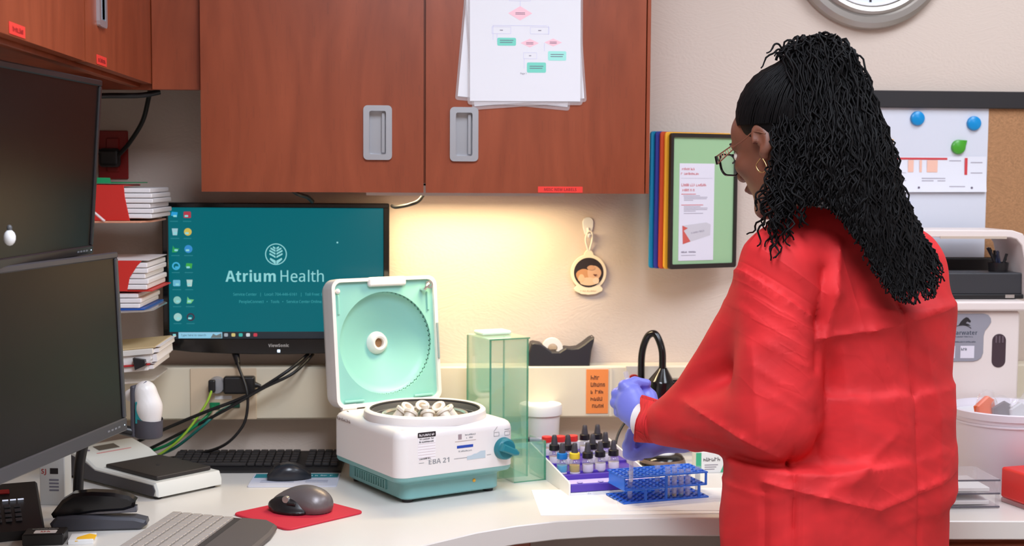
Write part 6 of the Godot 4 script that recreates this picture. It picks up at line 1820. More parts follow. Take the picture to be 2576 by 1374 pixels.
func far_right() -> void:
	var ivory := mat("machine_ivory", rgb(232, 218, 212), 0.4)
	# benchtop machine with a grey badge
	var t := thing("water_unit", "ivory benchtop water unit with a grey badge and a dark oval grip", "appliance", Vector3(1.22, 0.76, 0.135))
	part("cabinet", MB.new().rbox(Vector3(0, 0.19, 0), Vector3(0.385, 0.38, 0.23), 0.008), ivory, t)
	part("top_cover", MB.new().rbox(Vector3(0.0, 0.3925, 0.004), Vector3(0.41, 0.023, 0.25), 0.006), ivory, t)
	var badge := [Vector2(-0.12, 0.062), Vector2(0.052, 0.062), Vector2(0.062, 0.059), Vector2(0.068, 0.051), Vector2(0.069, 0.042), Vector2(0.063, 0.032), Vector2(0.055, 0.022), Vector2(0.052, 0.010), Vector2(0.052, -0.030), Vector2(0.048, -0.041), Vector2(0.040, -0.047), Vector2(0.030, -0.050), Vector2(-0.12, -0.050)]
	var bx := xf(Vector3(0.052, 0.312, 0.1145))
	var b := part("badge", MB.new().prism(badge, 0.0, 0.003, 0.001, bx, 0.85), mat("badge_grey", rgb(152, 150, 160), 0.4), t)
	var bx2 := bx * xf(Vector3(0, 0, 0.0031))
	var ink := mat("print_black", rgb(38, 34, 38), 0.5)
	part("horse_emblem", MB.new().prism([Vector2(-0.010, 0.034), Vector2(-0.004, 0.044), Vector2(0.002, 0.050), Vector2(0.008, 0.054), Vector2(0.013, 0.053), Vector2(0.020, 0.045), Vector2(0.018, 0.041), Vector2(0.011, 0.044), Vector2(0.008, 0.040), Vector2(0.014, 0.038), Vector2(0.020, 0.034), Vector2(0.008, 0.0345), Vector2(0.0, 0.0365)], 0, 0.0004, 0.0, bx2), ink, b)
	part("emblem_arc", MB.new().tube(curve([Vector3(-0.026, 0.029, 0.0002), Vector3(-0.014, 0.0335, 0.0002), Vector3(0.002, 0.0355, 0.0002), Vector3(0.014, 0.0325, 0.0002), Vector3(0.021, 0.028, 0.0002)], 5), 0.0008, 6, true, bx2), ink, b)
	letters(b, "Clearwater", 0.0098, mat("badge_ink", rgb(72, 78, 92), 0.5), bx2 * xf(Vector3(0.0, 0.0175, 0)), true)
	strokes(b, 0.05, 0.0034, mat("badge_ink", rgb(72, 78, 92), 0.5), bx2 * xf(Vector3(0.0, 0.0085, 0)), 62)
	strokes(b, 0.062, 0.0036, mat("badge_ink", rgb(72, 78, 92), 0.5), bx2 * xf(Vector3(0.001, -0.0035, 0)), 63)
	for i in 2:
		var s := patch(b, "sticker", quad(-0.056 + i * 0.053 - (0.005 if i == 0 else 0.0), -0.042, -0.016 + i * 0.046, -0.013), mat("sticker_white", rgb(228, 222, 232), 0.5), bx2)
		strokes(s, [0.012, 0.018][i], 0.007, mat("badge_ink", rgb(72, 78, 92), 0.5), bx2 * xf(Vector3([-0.028, 0.005][i], [-0.030, -0.021][i], 0.0004)), 64 + i)
	var gr := part("grip", MB.new().prism(rr(0.033, 0.079, 0.016, 8, Vector2(0.142, 0.287)), 0.110, 0.1165, 0.0008), mat("grip_plum", rgb(66, 48, 56), 0.5), t, "dark plum oval grip")
	for i in 3:
		part("grip_ridge", MB.new().box(Vector3(0.134 + i * 0.008, 0.314, 0.117), Vector3(0.0035, 0.016, 0.0014)), mat("ridge_plum", rgb(104, 88, 96), 0.5), gr)
	# white riser shelf on top
	var r := thing("desk_riser", "white riser shelf with rounded legs on top of the water unit", "shelf", Vector3(1.245, 1.1645, 0.15))
	var rw := ivory
	var pf := [Vector2(-0.19, 0.163), Vector2(0.155, 0.163), Vector2(0.180, 0.155), Vector2(0.192, 0.138), Vector2(0.197, 0.10), Vector2(0.199, 0.0), Vector2(0.190, 0.0), Vector2(0.186, 0.095), Vector2(0.178, 0.128), Vector2(0.165, 0.142), Vector2(0.15, 0.146), Vector2(-0.19, 0.146)]
	part("shelf", MB.new().prism(pf, -0.09, 0.07, 0.002, Transform3D.IDENTITY, 0.85), rw, r)
	part("end_leg", MB.new().box(Vector3(-0.186, 0.073, -0.01), Vector3(0.008, 0.146, 0.16), 0.002), rw, r)
	part("front_trim", MB.new().box(Vector3(0.06, 0.146, 0.0715), Vector3(0.16, 0.006, 0.003)), mat("riser_trim", rgb(196, 178, 162), 0.4), r)
	var k := thing("desk_tray", "black desk tray with a lower lip under the white riser", "tray", Vector3(1.315, 1.1645, 0.165))
	var dk := mat("tray_charcoal", rgb(52, 52, 56), 0.45)
	part("box", MB.new().rbox(Vector3(0, 0.036, 0), Vector3(0.235, 0.052, 0.085), 0.004), dk, k)
	part("foot", MB.new().box(Vector3(0, 0.006, 0.004), Vector3(0.240, 0.011, 0.09), 0.002), black_plastic, k)
	part("catch", MB.new().box(Vector3(0.085, 0.007, 0.050), Vector3(0.022, 0.008, 0.002)), mat("bright_metal", rgb(205, 200, 196), 0.25, 0.8), k)
	var cup := thing("pen_cup", "low black pen cup standing on the black desk tray", "pen cup", Vector3(1.392, 1.2267, 0.165))
	part("cup", MB.new().lathe([Vector2(0, 0), Vector2(0.022, 0), Vector2(0.024, 0.022), Vector2(0.022, 0.022), Vector2(0.02, 0.002), Vector2(0, 0.002)], 20), black_plastic, cup)
	for i in 6:
		var a := i * 1.1
		var p := thing("pen", ["black slim pen leaning in the low black pen cup", "navy slim pen leaning in the low black pen cup"][i % 2], "pen", Vector3(1.392 + cos(a) * 0.008, 1.2292, 0.165 + sin(a) * 0.008), 0.0, "pens in the black cup")
		var tip := Vector3(cos(a * 1.7) * 0.020 - 0.008, 0.040 + 0.007 * (i % 3), sin(a) * 0.010)
		part("barrel", MB.new().tube([Vector3.ZERO, tip], 0.0035, 8), mat("pen_dark_%d" % (i % 2), [rgb(24, 22, 24), rgb(44, 52, 78)][i % 2], 0.35), p)
		part("clip", MB.new().box(tip * 0.8 + Vector3(0, 0, 0.0042), Vector3(0.0015, 0.016, 0.0015)), mat("pen_clip", rgb(70, 70, 74), 0.3, 0.5), p)
	# white pail of wrapped supplies
	var pb := thing("supply_pail", "large white plastic pail full of wrapped supplies", "pail", Vector3(1.322, 0.76, 0.39))
	part("pail", MB.new().lathe([Vector2(0, 0), Vector2(0.094, 0), Vector2(0.097, 0.004), Vector2(0.118, 0.155), Vector2(0.120, 0.162), Vector2(0.124, 0.164), Vector2(0.126, 0.178), Vector2(0.122, 0.180), Vector2(0.120, 0.168), Vector2(0.116, 0.160), Vector2(0.095, 0.006), Vector2(0, 0.006)], 48), mat("pail_white", rgb(230, 222, 230), 0.4), pb)
	part("rim_ridge", MB.new().lathe([Vector2(0.1175, 0.148), Vector2(0.1205, 0.149), Vector2(0.1210, 0.152), Vector2(0.1185, 0.153)], 48), mat("pail_white", rgb(230, 222, 230), 0.4), pb)
	part("contents_bed", MB.new().lathe([Vector2(0.0, 0.165), Vector2(0.116, 0.163), Vector2(0.114, 0.150), Vector2(0, 0.15)], 32), mat("film_white", rgb(222, 220, 222), 0.4), pb)
	var bag := clear("bag_film", rgb(235, 235, 240), 0.14, 0.05)
	var supplies := [[-0.066, 0.045, 0.052, 0.040, 20, "wrapped bright orange packet poking out of the white pail", rgb(244, 106, 40), "orange"], [-0.034, 0.052, 0.040, 0.032, -8, "wrapped grey packet beside the orange one in the pail", rgb(122, 112, 116), "grey"], [0.0, 0.060, 0.040, 0.030, 5, "wrapped clear packet beside the grey one in the pail", rgb(206, 202, 204), "pale"], [0.038, 0.045, 0.055, 0.038, -20, "crumpled clear bag with a white corner in the pail", rgb(238, 238, 242), "clear"], [0.072, 0.03, 0.05, 0.036, 15, "crumpled clear bag at the far side of the pail", rgb(226, 222, 226), "clear2"]]
	for i in supplies.size():
		var q: Array = supplies[i]
		var s := thing("supply_packet", q[5], "packet", Vector3(1.322 + q[0], 0.9237, 0.39 + q[1]), deg_to_rad(q[4]), "packets in the white pail")
		part("core", MB.new().prism([Vector2(-q[2] / 2, 0), Vector2(q[2] / 2, 0), Vector2(q[2] / 2, q[3] * 0.9), Vector2(q[2] * 0.2, q[3] * 1.15), Vector2(-q[2] / 2, q[3] * 0.7)], -0.008, 0.008, 0.003, xf(Vector3.ZERO, 0, -12, 4)), mat("packet_%s" % q[7], q[6], 0.35), s)
		var rows := []
		for r2 in 6:
			var row := PackedVector3Array()
			for c in 10:
				var a := TAU * c / 10
				var w: float = q[2] * 0.60 * (1.0 - 0.35 * pow(r2 / 5.0, 3)) * (1 + 0.10 * sin(a * 3 + r2 + i))
				row.append(Vector3(cos(a) * w, r2 / 5.0 * q[3] * 1.45 + 0.004 * sin(a * 2 + r2), sin(a) * 0.017 * (1 - r2 / 8.0)))
			rows.append(row)
		var mb := MB.new()
		mb.grid(rows, false, true)
		for v in mb.n.size():
			if Vector3(mb.v[v].x, 0, mb.v[v].z).dot(mb.n[v]) < 0: mb.n[v] = -mb.n[v]
		mb.rewind()
		part("bag", mb, bag, s)
	# clear letter trays
	var lt := thing("letter_tray", "clear acrylic two-tier letter tray holding white papers", "letter tray", Vector3(1.115, 0.76, 0.53))
	var ac := clear("clear_acrylic", rgb(222, 220, 226), 0.16, 0.03)
	var ed := clear("acrylic_edge", rgb(96, 92, 104), 0.8, 0.05)
	for i in 3:
		var y := 0.004 + i * 0.028
		part("tier", MB.new().box(Vector3(0, y, 0), Vector3(0.21, 0.003, 0.13)), ac, lt)
		part("tier_edge", MB.new().box(Vector3(0, y, 0.066), Vector3(0.21, 0.0034, 0.002)), ed, lt)
	for sx in [-0.103, 0.103]:
		for sz in [-0.055, 0.058]:
			part("leg", MB.new().box(Vector3(sx, 0.031, sz), Vector3(0.004, 0.062, 0.012)), ac, lt)
	for i in 2:
		var p := solo("paper_stack", MB.new().box(Vector3(1.11, 0.7665 + 0.028 * i + 0.004, 0.528), Vector3(0.185, 0.008, 0.115), 0.001), mat("paper_bright", rgb(246, 245, 244), 0.55), ["white papers in the bottom of the clear letter tray", "white papers on the middle tier of the clear letter tray"][i], "paper", "papers in the letter tray")
		p.cast_shadow = GeometryInstance3D.SHADOW_CASTING_SETTING_ON
	# red box
	var rb := thing("sharps_box", "red plastic box with a pale slot beside the letter tray", "box", Vector3(1.335, 0.76, 0.565), deg_to_rad(14))
	var rd := mat("box_red", rgb(222, 46, 40), 0.4)
	part("box", MB.new().rbox(Vector3(0, 0.043, 0), Vector3(0.155, 0.066, 0.10), 0.006), rd, rb)
	part("base", MB.new().box(Vector3(0, 0.005, 0), Vector3(0.152, 0.010, 0.10), 0.002), clear("box_clear_base", rgb(214, 150, 150), 0.5, 0.05), rb)
	part("slot", MB.new().box(Vector3(0.02, 0.0768, 0.01), Vector3(0.09, 0.002, 0.03), 0.0005), mat("slot_pink", rgb(240, 190, 186), 0.4), rb)

const BODY := Vector3(0.778, 0.0, 0.885)

func gown_field() -> Field:
	var f := Field.new()
	var l := Vector3(-0.866, 0, 0.5)
	var fw := Vector3(-0.5, 0, -0.866)
	var bas := Basis(l, Vector3.UP, -fw)
	var n := Vector3(0.742, 1.362, 0.908)
	var sl := Vector3(0.648, 1.300, 0.960)
	var sr := Vector3(0.905, 1.275, 0.815)
	f.column(BODY, bas, Vector2(0.238, 0.162), Vector2(0.229, 0.154), 0.52, 0.945, 0.03)
	f.column(BODY - l * 0.048, bas, Vector2(0.186, 0.152), Vector2(0.170, 0.147), 0.88, 1.06, 0.02)
	f.column(BODY - l * 0.060, bas, Vector2(0.164, 0.150), Vector2(0.162, 0.142), 0.86, 1.215, 0.03)
	f.cap(n, sl, 0.056, 0.068, 0.05)
	f.cap(n, sr, 0.056, 0.072, 0.05)
	f.cap(Vector3(0.712, 1.235, 0.918), Vector3(0.875, 1.215, 0.835), 0.105, 0.110, 0.05)
	f.cap(sr, Vector3(0.925, 1.13, 0.80), 0.072, 0.075, 0.05)
	f.cap(Vector3(0.655, 0.925, 0.950), Vector3(0.705, 0.955, 0.935), 0.050, 0.055, 0.03)
	# far sleeve, in front of the chest
	f.cap(sr, Vector3(0.80, 1.03, 0.715), 0.07, 0.062, 0.04)
	f.cap(Vector3(0.80, 1.03, 0.715), Vector3(0.570, 0.936, 0.625), 0.062, 0.044, 0.03)
	# near sleeve
	f.cap(sl, Vector3(0.634, 1.035, 0.985), 0.068, 0.080, 0.014)
	f.cap(Vector3(0.634, 1.028, 0.982), Vector3(0.482, 0.968, 0.722), 0.080, 0.044, 0.014)
	f.cap(Vector3(0.640, 1.265, 0.945), Vector3(0.500, 0.998, 0.765), 0.058, 0.030, 0.04)
	var C := []
	var add := func(pts: Array, amp: float, w: float, zmin: float, kind: int) -> void:
		for i in pts.size() - 1:
			C.append([pts[i], pts[i + 1], amp, w, zmin, kind])
	add.call([Vector2(0.697, 1.172), Vector2(0.795, 1.186), Vector2(0.94, 1.215)], 0.007, 0.012, 0.85, 0)
	add.call([Vector2(0.843, 1.26), Vector2(0.876, 1.067), Vector2(0.905, 0.60)], -0.006, 0.007, 0.9, 0)
	add.call([Vector2(0.60, 0.925), Vector2(0.70, 0.905), Vector2(0.803, 0.878), Vector2(0.96, 0.915)], 0.006, 0.010, 0.85, 0)
	add.call([Vector2(0.648, 0.98), Vector2(0.646, 0.6)], -0.005, 0.006, 0.9, 0)
	add.call([Vector2(0.56, 1.292), Vector2(0.69, 1.205)], 0.006, 0.020, 0.85, 1)
	add.call([Vector2(0.590, 1.323), Vector2(0.70, 1.25)], 0.004, 0.012, 0.85, 0)
	add.call([Vector2(0.735, 1.325), Vector2(0.722, 1.25), Vector2(0.705, 1.17)], 0.012, 0.020, 0.9, 0)
	add.call([Vector2(0.705, 1.290), Vector2(0.692, 1.20), Vector2(0.690, 1.12)], -0.014, 0.013, 0.9, 0)
	add.call([Vector2(0.572, 1.245), Vector2(0.675, 1.180)], 0.004, 0.008, 0.85, 0)
	add.call([Vector2(0.565, 1.222), Vector2(0.668, 1.150)], 0.004, 0.008, 0.85, 0)
	add.call([Vector2(0.600, 1.165), Vector2(0.672, 1.125)], 0.004, 0.008, 0.85, 0)
	add.call([Vector2(0.580, 1.125), Vector2(0.668, 1.065)], 0.004, 0.009, 0.85, 0)
	add.call([Vector2(0.590, 1.085), Vector2(0.650, 1.050)], 0.003, 0.008, 0.85, 0)
	add.call([Vector2(0.575, 1.16), Vector2(0.586, 0.985)], 0.006, 0.012, 0.8, 0)
	add.call([Vector2(0.500, 1.030), Vector2(0.560, 0.998), Vector2(0.625, 0.968)], 0.007, 0.010, 0.72, 0)
	add.call([Vector2(0.495, 0.972), Vector2(0.560, 0.962)], -0.005, 0.010, 0.72, 0)
	add.call([Vector2(0.604, 0.905), Vector2(0.607, 0.70)], -0.005, 0.006, 0.85, 0)
	add.call([Vector2(0.555, 0.905), Vector2(0.604, 0.905)], 0.004, 0.006, 0.85, 1)
	add.call([Vector2(0.745, 1.150), Vector2(0.775, 0.94)], 0.006, 0.030, 0.9, 0)
	add.call([Vector2(0.800, 1.180), Vector2(0.865, 1.00)], 0.006, 0.028, 0.9, 0)
	add.call([Vector2(0.835, 1.0), Vector2(0.75, 0.93), Vector2(0.70, 0.92)], 0.004, 0.014, 0.9, 0)
	add.call([Vector2(0.905, 1.15), Vector2(0.935, 1.02), Vector2(0.94, 0.85)], 0.005, 0.020, 0.88, 0)
	add.call([Vector2(0.735, 0.88), Vector2(0.725, 0.75)], 0.005, 0.022, 0.9, 0)
	add.call([Vector2(0.690, 1.045), Vector2(0.712, 0.93)], -0.006, 0.014, 0.9, 0)
	f.creases = C
	return f

# fine creases of the gown as a height map over x 0.40-1.06, y 0.49-1.48
func crease_relief() -> ImageTexture:
	var w := 528
	var h := 792
	var im := Image.create(w, h, false, Image.FORMAT_RF)
	im.fill(Color(0.5, 0.5, 0.5))
	var rng := RandomNumberGenerator.new()
	rng.seed = 31
	var seg := []
	var L := func(pts: Array, amp: float, wd: float) -> void:
		for i in pts.size() - 1:
			seg.append([pts[i], pts[i + 1], amp, wd])
	# packing folds
	L.call([Vector2(0.69, 1.172), Vector2(0.795, 1.186), Vector2(0.98, 1.217)], 0.5, 0.006)
	L.call([Vector2(0.60, 0.925), Vector2(0.70, 0.905), Vector2(0.803, 0.876), Vector2(0.99, 0.915)], 0.45, 0.005)
	L.call([Vector2(0.843, 1.28), Vector2(0.876, 1.067), Vector2(0.905, 0.55)], -0.6, 0.004)
	L.call([Vector2(0.648, 0.99), Vector2(0.646, 0.55)], -0.45, 0.003)
	L.call([Vector2(0.662, 0.99), Vector2(0.660, 0.55)], 0.25, 0.004)
	L.call([Vector2(0.56, 1.292), Vector2(0.69, 1.205)], 0.5, 0.004)
	L.call([Vector2(0.565, 1.305), Vector2(0.695, 1.222)], -0.35, 0.004)
	L.call([Vector2(0.59, 1.330), Vector2(0.705, 1.25)], 0.4, 0.004)
	L.call([Vector2(0.604, 0.905), Vector2(0.607, 0.60)], -0.5, 0.003)
	L.call([Vector2(0.50, 1.032), Vector2(0.56, 0.998), Vector2(0.63, 0.966)], 0.5, 0.005)
	L.call([Vector2(0.735, 1.33), Vector2(0.775, 1.19)], 0.4, 0.006)
	L.call([Vector2(0.775, 1.19), Vector2(0.83, 1.06), Vector2(0.86, 0.98)], 0.35, 0.007)
	# stretch wrinkles on the sleeve
	for i in 26:
		var c := Vector2(rng.randf_range(0.57, 0.67), rng.randf_range(1.06, 1.26))
		var d := Vector2(1, -0.55 + rng.randfn(0, 0.12)).normalized() * rng.randf_range(0.015, 0.05)
		L.call([c - d, c + Vector2(0, rng.randfn(0, 0.004)), c + d], rng.randf_range(-0.22, 0.25), rng.randf_range(0.002, 0.0045))
	# creases of the back and skirt
	for i in 46:
		var c := Vector2(rng.randf_range(0.60, 0.98), rng.randf_range(0.62, 1.24))
		var a := rng.randf() * PI
		var d := Vector2(cos(a), sin(a)) * rng.randf_range(0.012, 0.05)
		L.call([c - d, c + Vector2(rng.randfn(0, 0.004), 0), c + d * 1.1], rng.randf_range(-0.14, 0.2), rng.randf_range(0.003, 0.008))
	for s in seg:
		var a: Vector2 = s[0]
		var b: Vector2 = s[1]
		var m: float = s[3] * 3.0
		var lo := a.min(b) - Vector2(m, m)
		var hi := a.max(b) + Vector2(m, m)
		var ab := b - a
		for y in range(maxi(0, int((1.48 - hi.y) / 0.99 * h)), mini(h, int((1.48 - lo.y) / 0.99 * h) + 1)):
			for x in range(maxi(0, int((lo.x - 0.40) / 0.66 * w)), mini(w, int((hi.x - 0.40) / 0.66 * w) + 1)):
				var p := Vector2(0.40 + 0.66 * x / w, 1.48 - 0.99 * y / h)
				var t := clampf((p - a).dot(ab) / ab.length_squared(), 0.0, 1.0)
				var dd: float = (p - a - ab * t).length() / s[3]
				if dd < 3.0:
					var v: float = im.get_pixel(x, y).r + s[2] * exp(-dd * 1.3)
					im.set_pixel(x, y, Color(v, v, v))
	return ImageTexture.create_from_image(im)

func chain(f: Field, pts: Array, rad: Array, k := 0.006) -> void:
	for i in pts.size() - 1:
		f.cap(pts[i], pts[i + 1], rad[i], rad[i + 1], k)

func push_out(p: Vector3, f: Field, gap: float) -> Vector3:
	for i in 3:
		var d := f.at(p)
		if d > gap:
			return p
		var e := 0.004
		var g := Vector3(f.at(p + Vector3(e, 0, 0)) - d, f.at(p + Vector3(0, e, 0)) - d, f.at(p + Vector3(0, 0, e)) - d)
		p += g.normalized() * (gap - d + 0.001)
	return p

func person() -> void:
	var t := thing("person", "person in a red gown and blue gloves with glasses, working at the counter", "person", Vector3(BODY.x, 0, BODY.z))
	var o := -t.position
	var place := func(m: MB) -> MB:
		for i in m.v.size():
			m.v[i] += o
		return m
	# ---- head axes: x to the person's left, y up, z forward; the head is bowed
	var fh := Vector3(-0.60, 0, -0.80).normalized()
	var lh := Vector3(-fh.z, 0, fh.x) * -1.0
	lh = Vector3(fh.z, 0, -fh.x)
	var p := deg_to_rad(15.0)
	var up := Vector3.UP * cos(p) + fh * sin(p)
	var fz := fh * cos(p) - Vector3.UP * sin(p)
	var hb := Basis(lh, up, fz)
	var H := Vector3(0.669, 1.509, 0.886)
	var HX := Transform3D(hb, H)
	var skin := mat("skin", rgb(112, 66, 48), 0.5)
	skin.subsurf_scatter_enabled = true
	skin.subsurf_scatter_strength = 0.15
	var f := Field.new()
	f.ell(HX * Vector3(0, 0.040, -0.012), Vector3(0.072, 0.088, 0.092), hb, 0.02)
	f.ell(HX * Vector3(0, -0.028, 0.036), Vector3(0.057, 0.082, 0.056), hb, 0.03)
	f.ell(HX * Vector3(0, 0.035, 0.060), Vector3(0.058, 0.045, 0.036), hb, 0.02)
	f.cap(HX * Vector3(0.048, -0.060, 0.0), HX * Vector3(0.012, -0.105, 0.066), 0.020, 0.018, 0.02)
	f.cap(HX * Vector3(-0.048, -0.060, 0.0), HX * Vector3(-0.012, -0.105, 0.066), 0.020, 0.018, 0.02)
	f.ell(HX * Vector3(0.036, -0.022, 0.066), Vector3(0.024, 0.020, 0.022), hb, 0.015)
	f.ell(HX * Vector3(-0.036, -0.022, 0.066), Vector3(0.024, 0.020, 0.022), hb, 0.015)
	f.cap(HX * Vector3(0, 0.006, 0.092), HX * Vector3(0, -0.032, 0.108), 0.007, 0.012, 0.010)
	f.ell(HX * Vector3(0.011, -0.036, 0.099), Vector3(0.009, 0.007, 0.009), hb, 0.006)
	f.ell(HX * Vector3(-0.011, -0.036, 0.099), Vector3(0.009, 0.007, 0.009), hb, 0.006)
	f.ell(HX * Vector3(0, -0.062, 0.088), Vector3(0.024, 0.011, 0.012), hb, 0.008)
	f.cap(HX * Vector3(0.012, 0.018, 0.096), HX * Vector3(0.045, 0.016, 0.080), 0.006, 0.006, 0.010)
	f.cap(HX * Vector3(-0.012, 0.018, 0.096), HX * Vector3(-0.045, 0.016, 0.080), 0.006, 0.006, 0.010)
	f.ell(HX * Vector3(0.031, 0.0, 0.096), Vector3(0.014, 0.009, 0.010), hb, 0.006, true)
	f.ell(HX * Vector3(-0.031, 0.0, 0.096), Vector3(0.014, 0.009, 0.010), hb, 0.006, true)
	# ears
	for s in [1.0, -1.0]:
		var eb := hb * Basis(Vector3.RIGHT, 0.2) * Basis(Vector3.UP, s * 0.35)
		f.ell(HX * Vector3(s * 0.074, 0.006, -0.006), Vector3(0.008, 0.030, 0.019), eb, 0.006)
		f.ell(HX * Vector3(s * 0.070, -0.022, -0.002), Vector3(0.007, 0.011, 0.009), eb, 0.005)
		f.ell(HX * Vector3(s * 0.083, 0.008, -0.004), Vector3(0.007, 0.019, 0.010), eb, 0.004, true)
		f.ell(HX * Vector3(s * 0.080, -0.006, 0.004), Vector3(0.006, 0.010, 0.006), eb, 0.003, true)
	# neck and the shoulders under the gown
	f.cap(HX * Vector3(0, -0.055, -0.035), Vector3(0.742, 1.362, 0.908), 0.047, 0.050, 0.02)
	f.cap(Vector3(0.742, 1.355, 0.908), Vector3(0.775, 1.28, 0.89), 0.05, 0.06, 0.03)
	f.cap(Vector3(0.742, 1.33, 0.908), Vector3(0.665, 1.29, 0.95), 0.035, 0.045, 0.03)
	f.cap(Vector3(0.742, 1.33, 0.908), Vector3(0.885, 1.265, 0.825), 0.035, 0.045, 0.03)
	var hm := MB.new()
	f.mesh(Vector3(0.535, 1.225, 0.735), Vector3(0.945, 1.645, 1.0), 0.0035, hm)
	part("body", place.call(hm), skin, t)
	for s in [1.0, -1.0]:
		var eye := part("eye", place.call(MB.new().ball(HX * Vector3(s * 0.031, 0.0, 0.083), Vector3(0.0115, 0.0115, 0.0115))), mat("eye_white", rgb(225, 215, 205), 0.2), t)
		part("iris", place.call(MB.new().ball(HX * Vector3(s * 0.030, -0.002, 0.0915), Vector3(0.005, 0.005, 0.0038), 10)), mat("iris_brown", rgb(40, 24, 16), 0.2), eye)
		part("eyelashes", place.call(MB.new().tube(curve([HX * Vector3(s * 0.018, 0.003, 0.094), HX * Vector3(s * 0.031, 0.006, 0.099), HX * Vector3(s * 0.046, 0.003, 0.090)], 4), 0.0018, 5)), mat("lash_black", rgb(14, 11, 11), 0.6), eye)
		part("eyebrow", place.call(MB.new().tube(curve([HX * Vector3(s * 0.012, 0.020, 0.103), HX * Vector3(s * 0.030, 0.026, 0.099), HX * Vector3(s * 0.050, 0.020, 0.083)], 4), [0.002, 0.0026, 0.003, 0.003, 0.003, 0.0028, 0.0022, 0.0018, 0.001], 6)), mat("lash_black", rgb(14, 11, 11), 0.6), t)
	part("lips", place.call(MB.new().tube(curve([HX * Vector3(-0.022, -0.064, 0.090), HX * Vector3(0, -0.060, 0.1005), HX * Vector3(0.022, -0.064, 0.090)], 4), [0.002, 0.004, 0.005, 0.0055, 0.0055, 0.0055, 0.005, 0.004, 0.002], 8)), mat("lip_brown", rgb(110, 54, 50), 0.4), t)
	# ---- glasses
	var gl := Node3D.new()
	gl.name = "glasses"
	t.add_child(gl)
	gl.transform = Transform3D(hb, H + o)
	gl.set_meta("label", "dark-rimmed glasses with openwork gold temples")
	var blk := mat("frame_black", rgb(24, 18, 18), 0.25)
	var gold := mat("temple_gold", rgb(150, 104, 84), 0.3, 0.7)
	for s in [1.0, -1.0]:
		part("rim", MB.new().ring(rr(0.054, 0.042, 0.016, 5, Vector2(s * 0.034, -0.010)), rr(0.049, 0.037, 0.0135, 5, Vector2(s * 0.034, -0.010)), -0.0015, 0.0020, xf(Vector3(0, 0, 0.113), s * 5.0)), blk, gl)
		part("lens", MB.new().prism(rr(0.0495, 0.0375, 0.0138, 5, Vector2(s * 0.034, -0.010)), 0.0, 0.0010, 0.0, xf(Vector3(0, 0, 0.113), s * 5.0)), clear("lens_glass", rgb(220, 226, 224), 0.08, 0.02), gl)
		var tp := MB.new()
		# openwork front of the temple: two rails with slats, narrowing to the ear
		var a := Vector3(s * 0.064, 0.006, 0.110)
		var b := Vector3(s * 0.0775, 0.012, 0.060)
		var a2 := Vector3(s * 0.064, -0.008, 0.110)
		var b2 := Vector3(s * 0.0775, 0.004, 0.060)
		tp.tube([a, b], 0.0013, 6).tube([a2, b2], 0.0013, 6)
		for k in 8:
			var q := k / 7.0
			tp.tube([a.lerp(b, q), a2.lerp(b2, clampf(q + 0.04, 0, 1))], 0.0010, 5)
		part("temple_panel", tp, gold, gl)
		part("temple_hinge", MB.new().box((a + a2) / 2 + Vector3(0, 0, 0.001), Vector3(0.004, 0.016, 0.006), 0.001), blk, gl)
		part("temple_arm", MB.new().tube(curve([b.lerp(b2, 0.5), Vector3(s * 0.079, 0.014, 0.03), Vector3(s * 0.0795, 0.022, 0.004), Vector3(s * 0.076, 0.012, -0.018)], 5), 0.0014, 6), gold, gl)
	part("bridge", MB.new().tube(curve([Vector3(-0.010, -0.004, 0.119), Vector3(0, 0.0, 0.121), Vector3(0.010, -0.004, 0.119)], 4), 0.0018, 6), blk, gl)
	part("earring", place.call(MB.new().tube(curve([HX * Vector3(0.080, -0.028, 0.000), HX * Vector3(0.083, -0.038, 0.010), HX * Vector3(0.083, -0.050, 0.006), HX * Vector3(0.083, -0.054, -0.004), HX * Vector3(0.081, -0.044, -0.010), HX * Vector3(0.079, -0.030, -0.004)], 5), 0.0012, 6)), mat("earring_gold", rgb(196, 160, 110), 0.25, 0.9), t, "thin gold hoop earring")
	# ---- gown
	var g := gown_field()
	var nz := FastNoiseLite.new()
	nz.seed = 17
	nz.frequency = 7.0
	nz.fractal_octaves = 3
	var gm := MB.new()
	g.mesh(Vector3(0.41, 0.50, 0.56), Vector3(1.04, 1.46, 1.12), 0.0058, gm, nz, 0.003)
	var red := mat("gown_red", rgb(222, 44, 48), 0.70, 0.0, 0.4)
	var nf := FastNoiseLite.new()
	nf.seed = 4
	nf.frequency = 0.03
	nf.fractal_octaves = 4
	red.albedo_texture = noise_tex(func(x, y):
		var q := 0.93 + 0.12 * tile_noise(nf, x, y, 256, 256)
		return Color(q, q, q), 256, 256)
	red.heightmap_enabled = true
	red.heightmap_texture = crease_relief()
	red.heightmap_scale = 0.28
	for i in gm.v.size():
		gm.uv[i] = Vector2((gm.v[i].x - 0.40) / 0.66, (1.48 - gm.v[i].y) / 0.99)
	var gown := part("gown", place.call(gm), red, t, "bright red disposable gown")
	# flared cuff of the near sleeve, with the white knit band inside
	var wl := Vector3(0.486, 0.969, 0.727)
	var cd := Vector3(-0.70, -0.02, -0.71).normalized()
	var cu := (Vector3.UP - cd * cd.y).normalized()
	var cs := cd.cross(cu)
	var rows := []
	for i in 8:
		var q := i / 7.0
		var row := PackedVector3Array()
		for k in 28:
			var a := TAU * k / 28
			var r := lerpf(0.040, 0.046, q) * (1.0 + q * (0.10 * sin(a * 3 + 0.6) + 0.07 * sin(a * 5 + 2.0)))
			var len := q * (0.046 + 0.012 * sin(a * 2 + 1.0) * q)
			row.append(wl + cd * len + (cu * cos(a) + cs * sin(a)) * r)
		rows.append(row)
	for i in 4:
		var row := PackedVector3Array()
		for k in 28:
			var c: Vector3 = wl + cd * (0.044 - i * 0.010)
			row.append(c + (rows[7][k] - c) * (0.93 - 0.06 * i))
		rows.append(row)
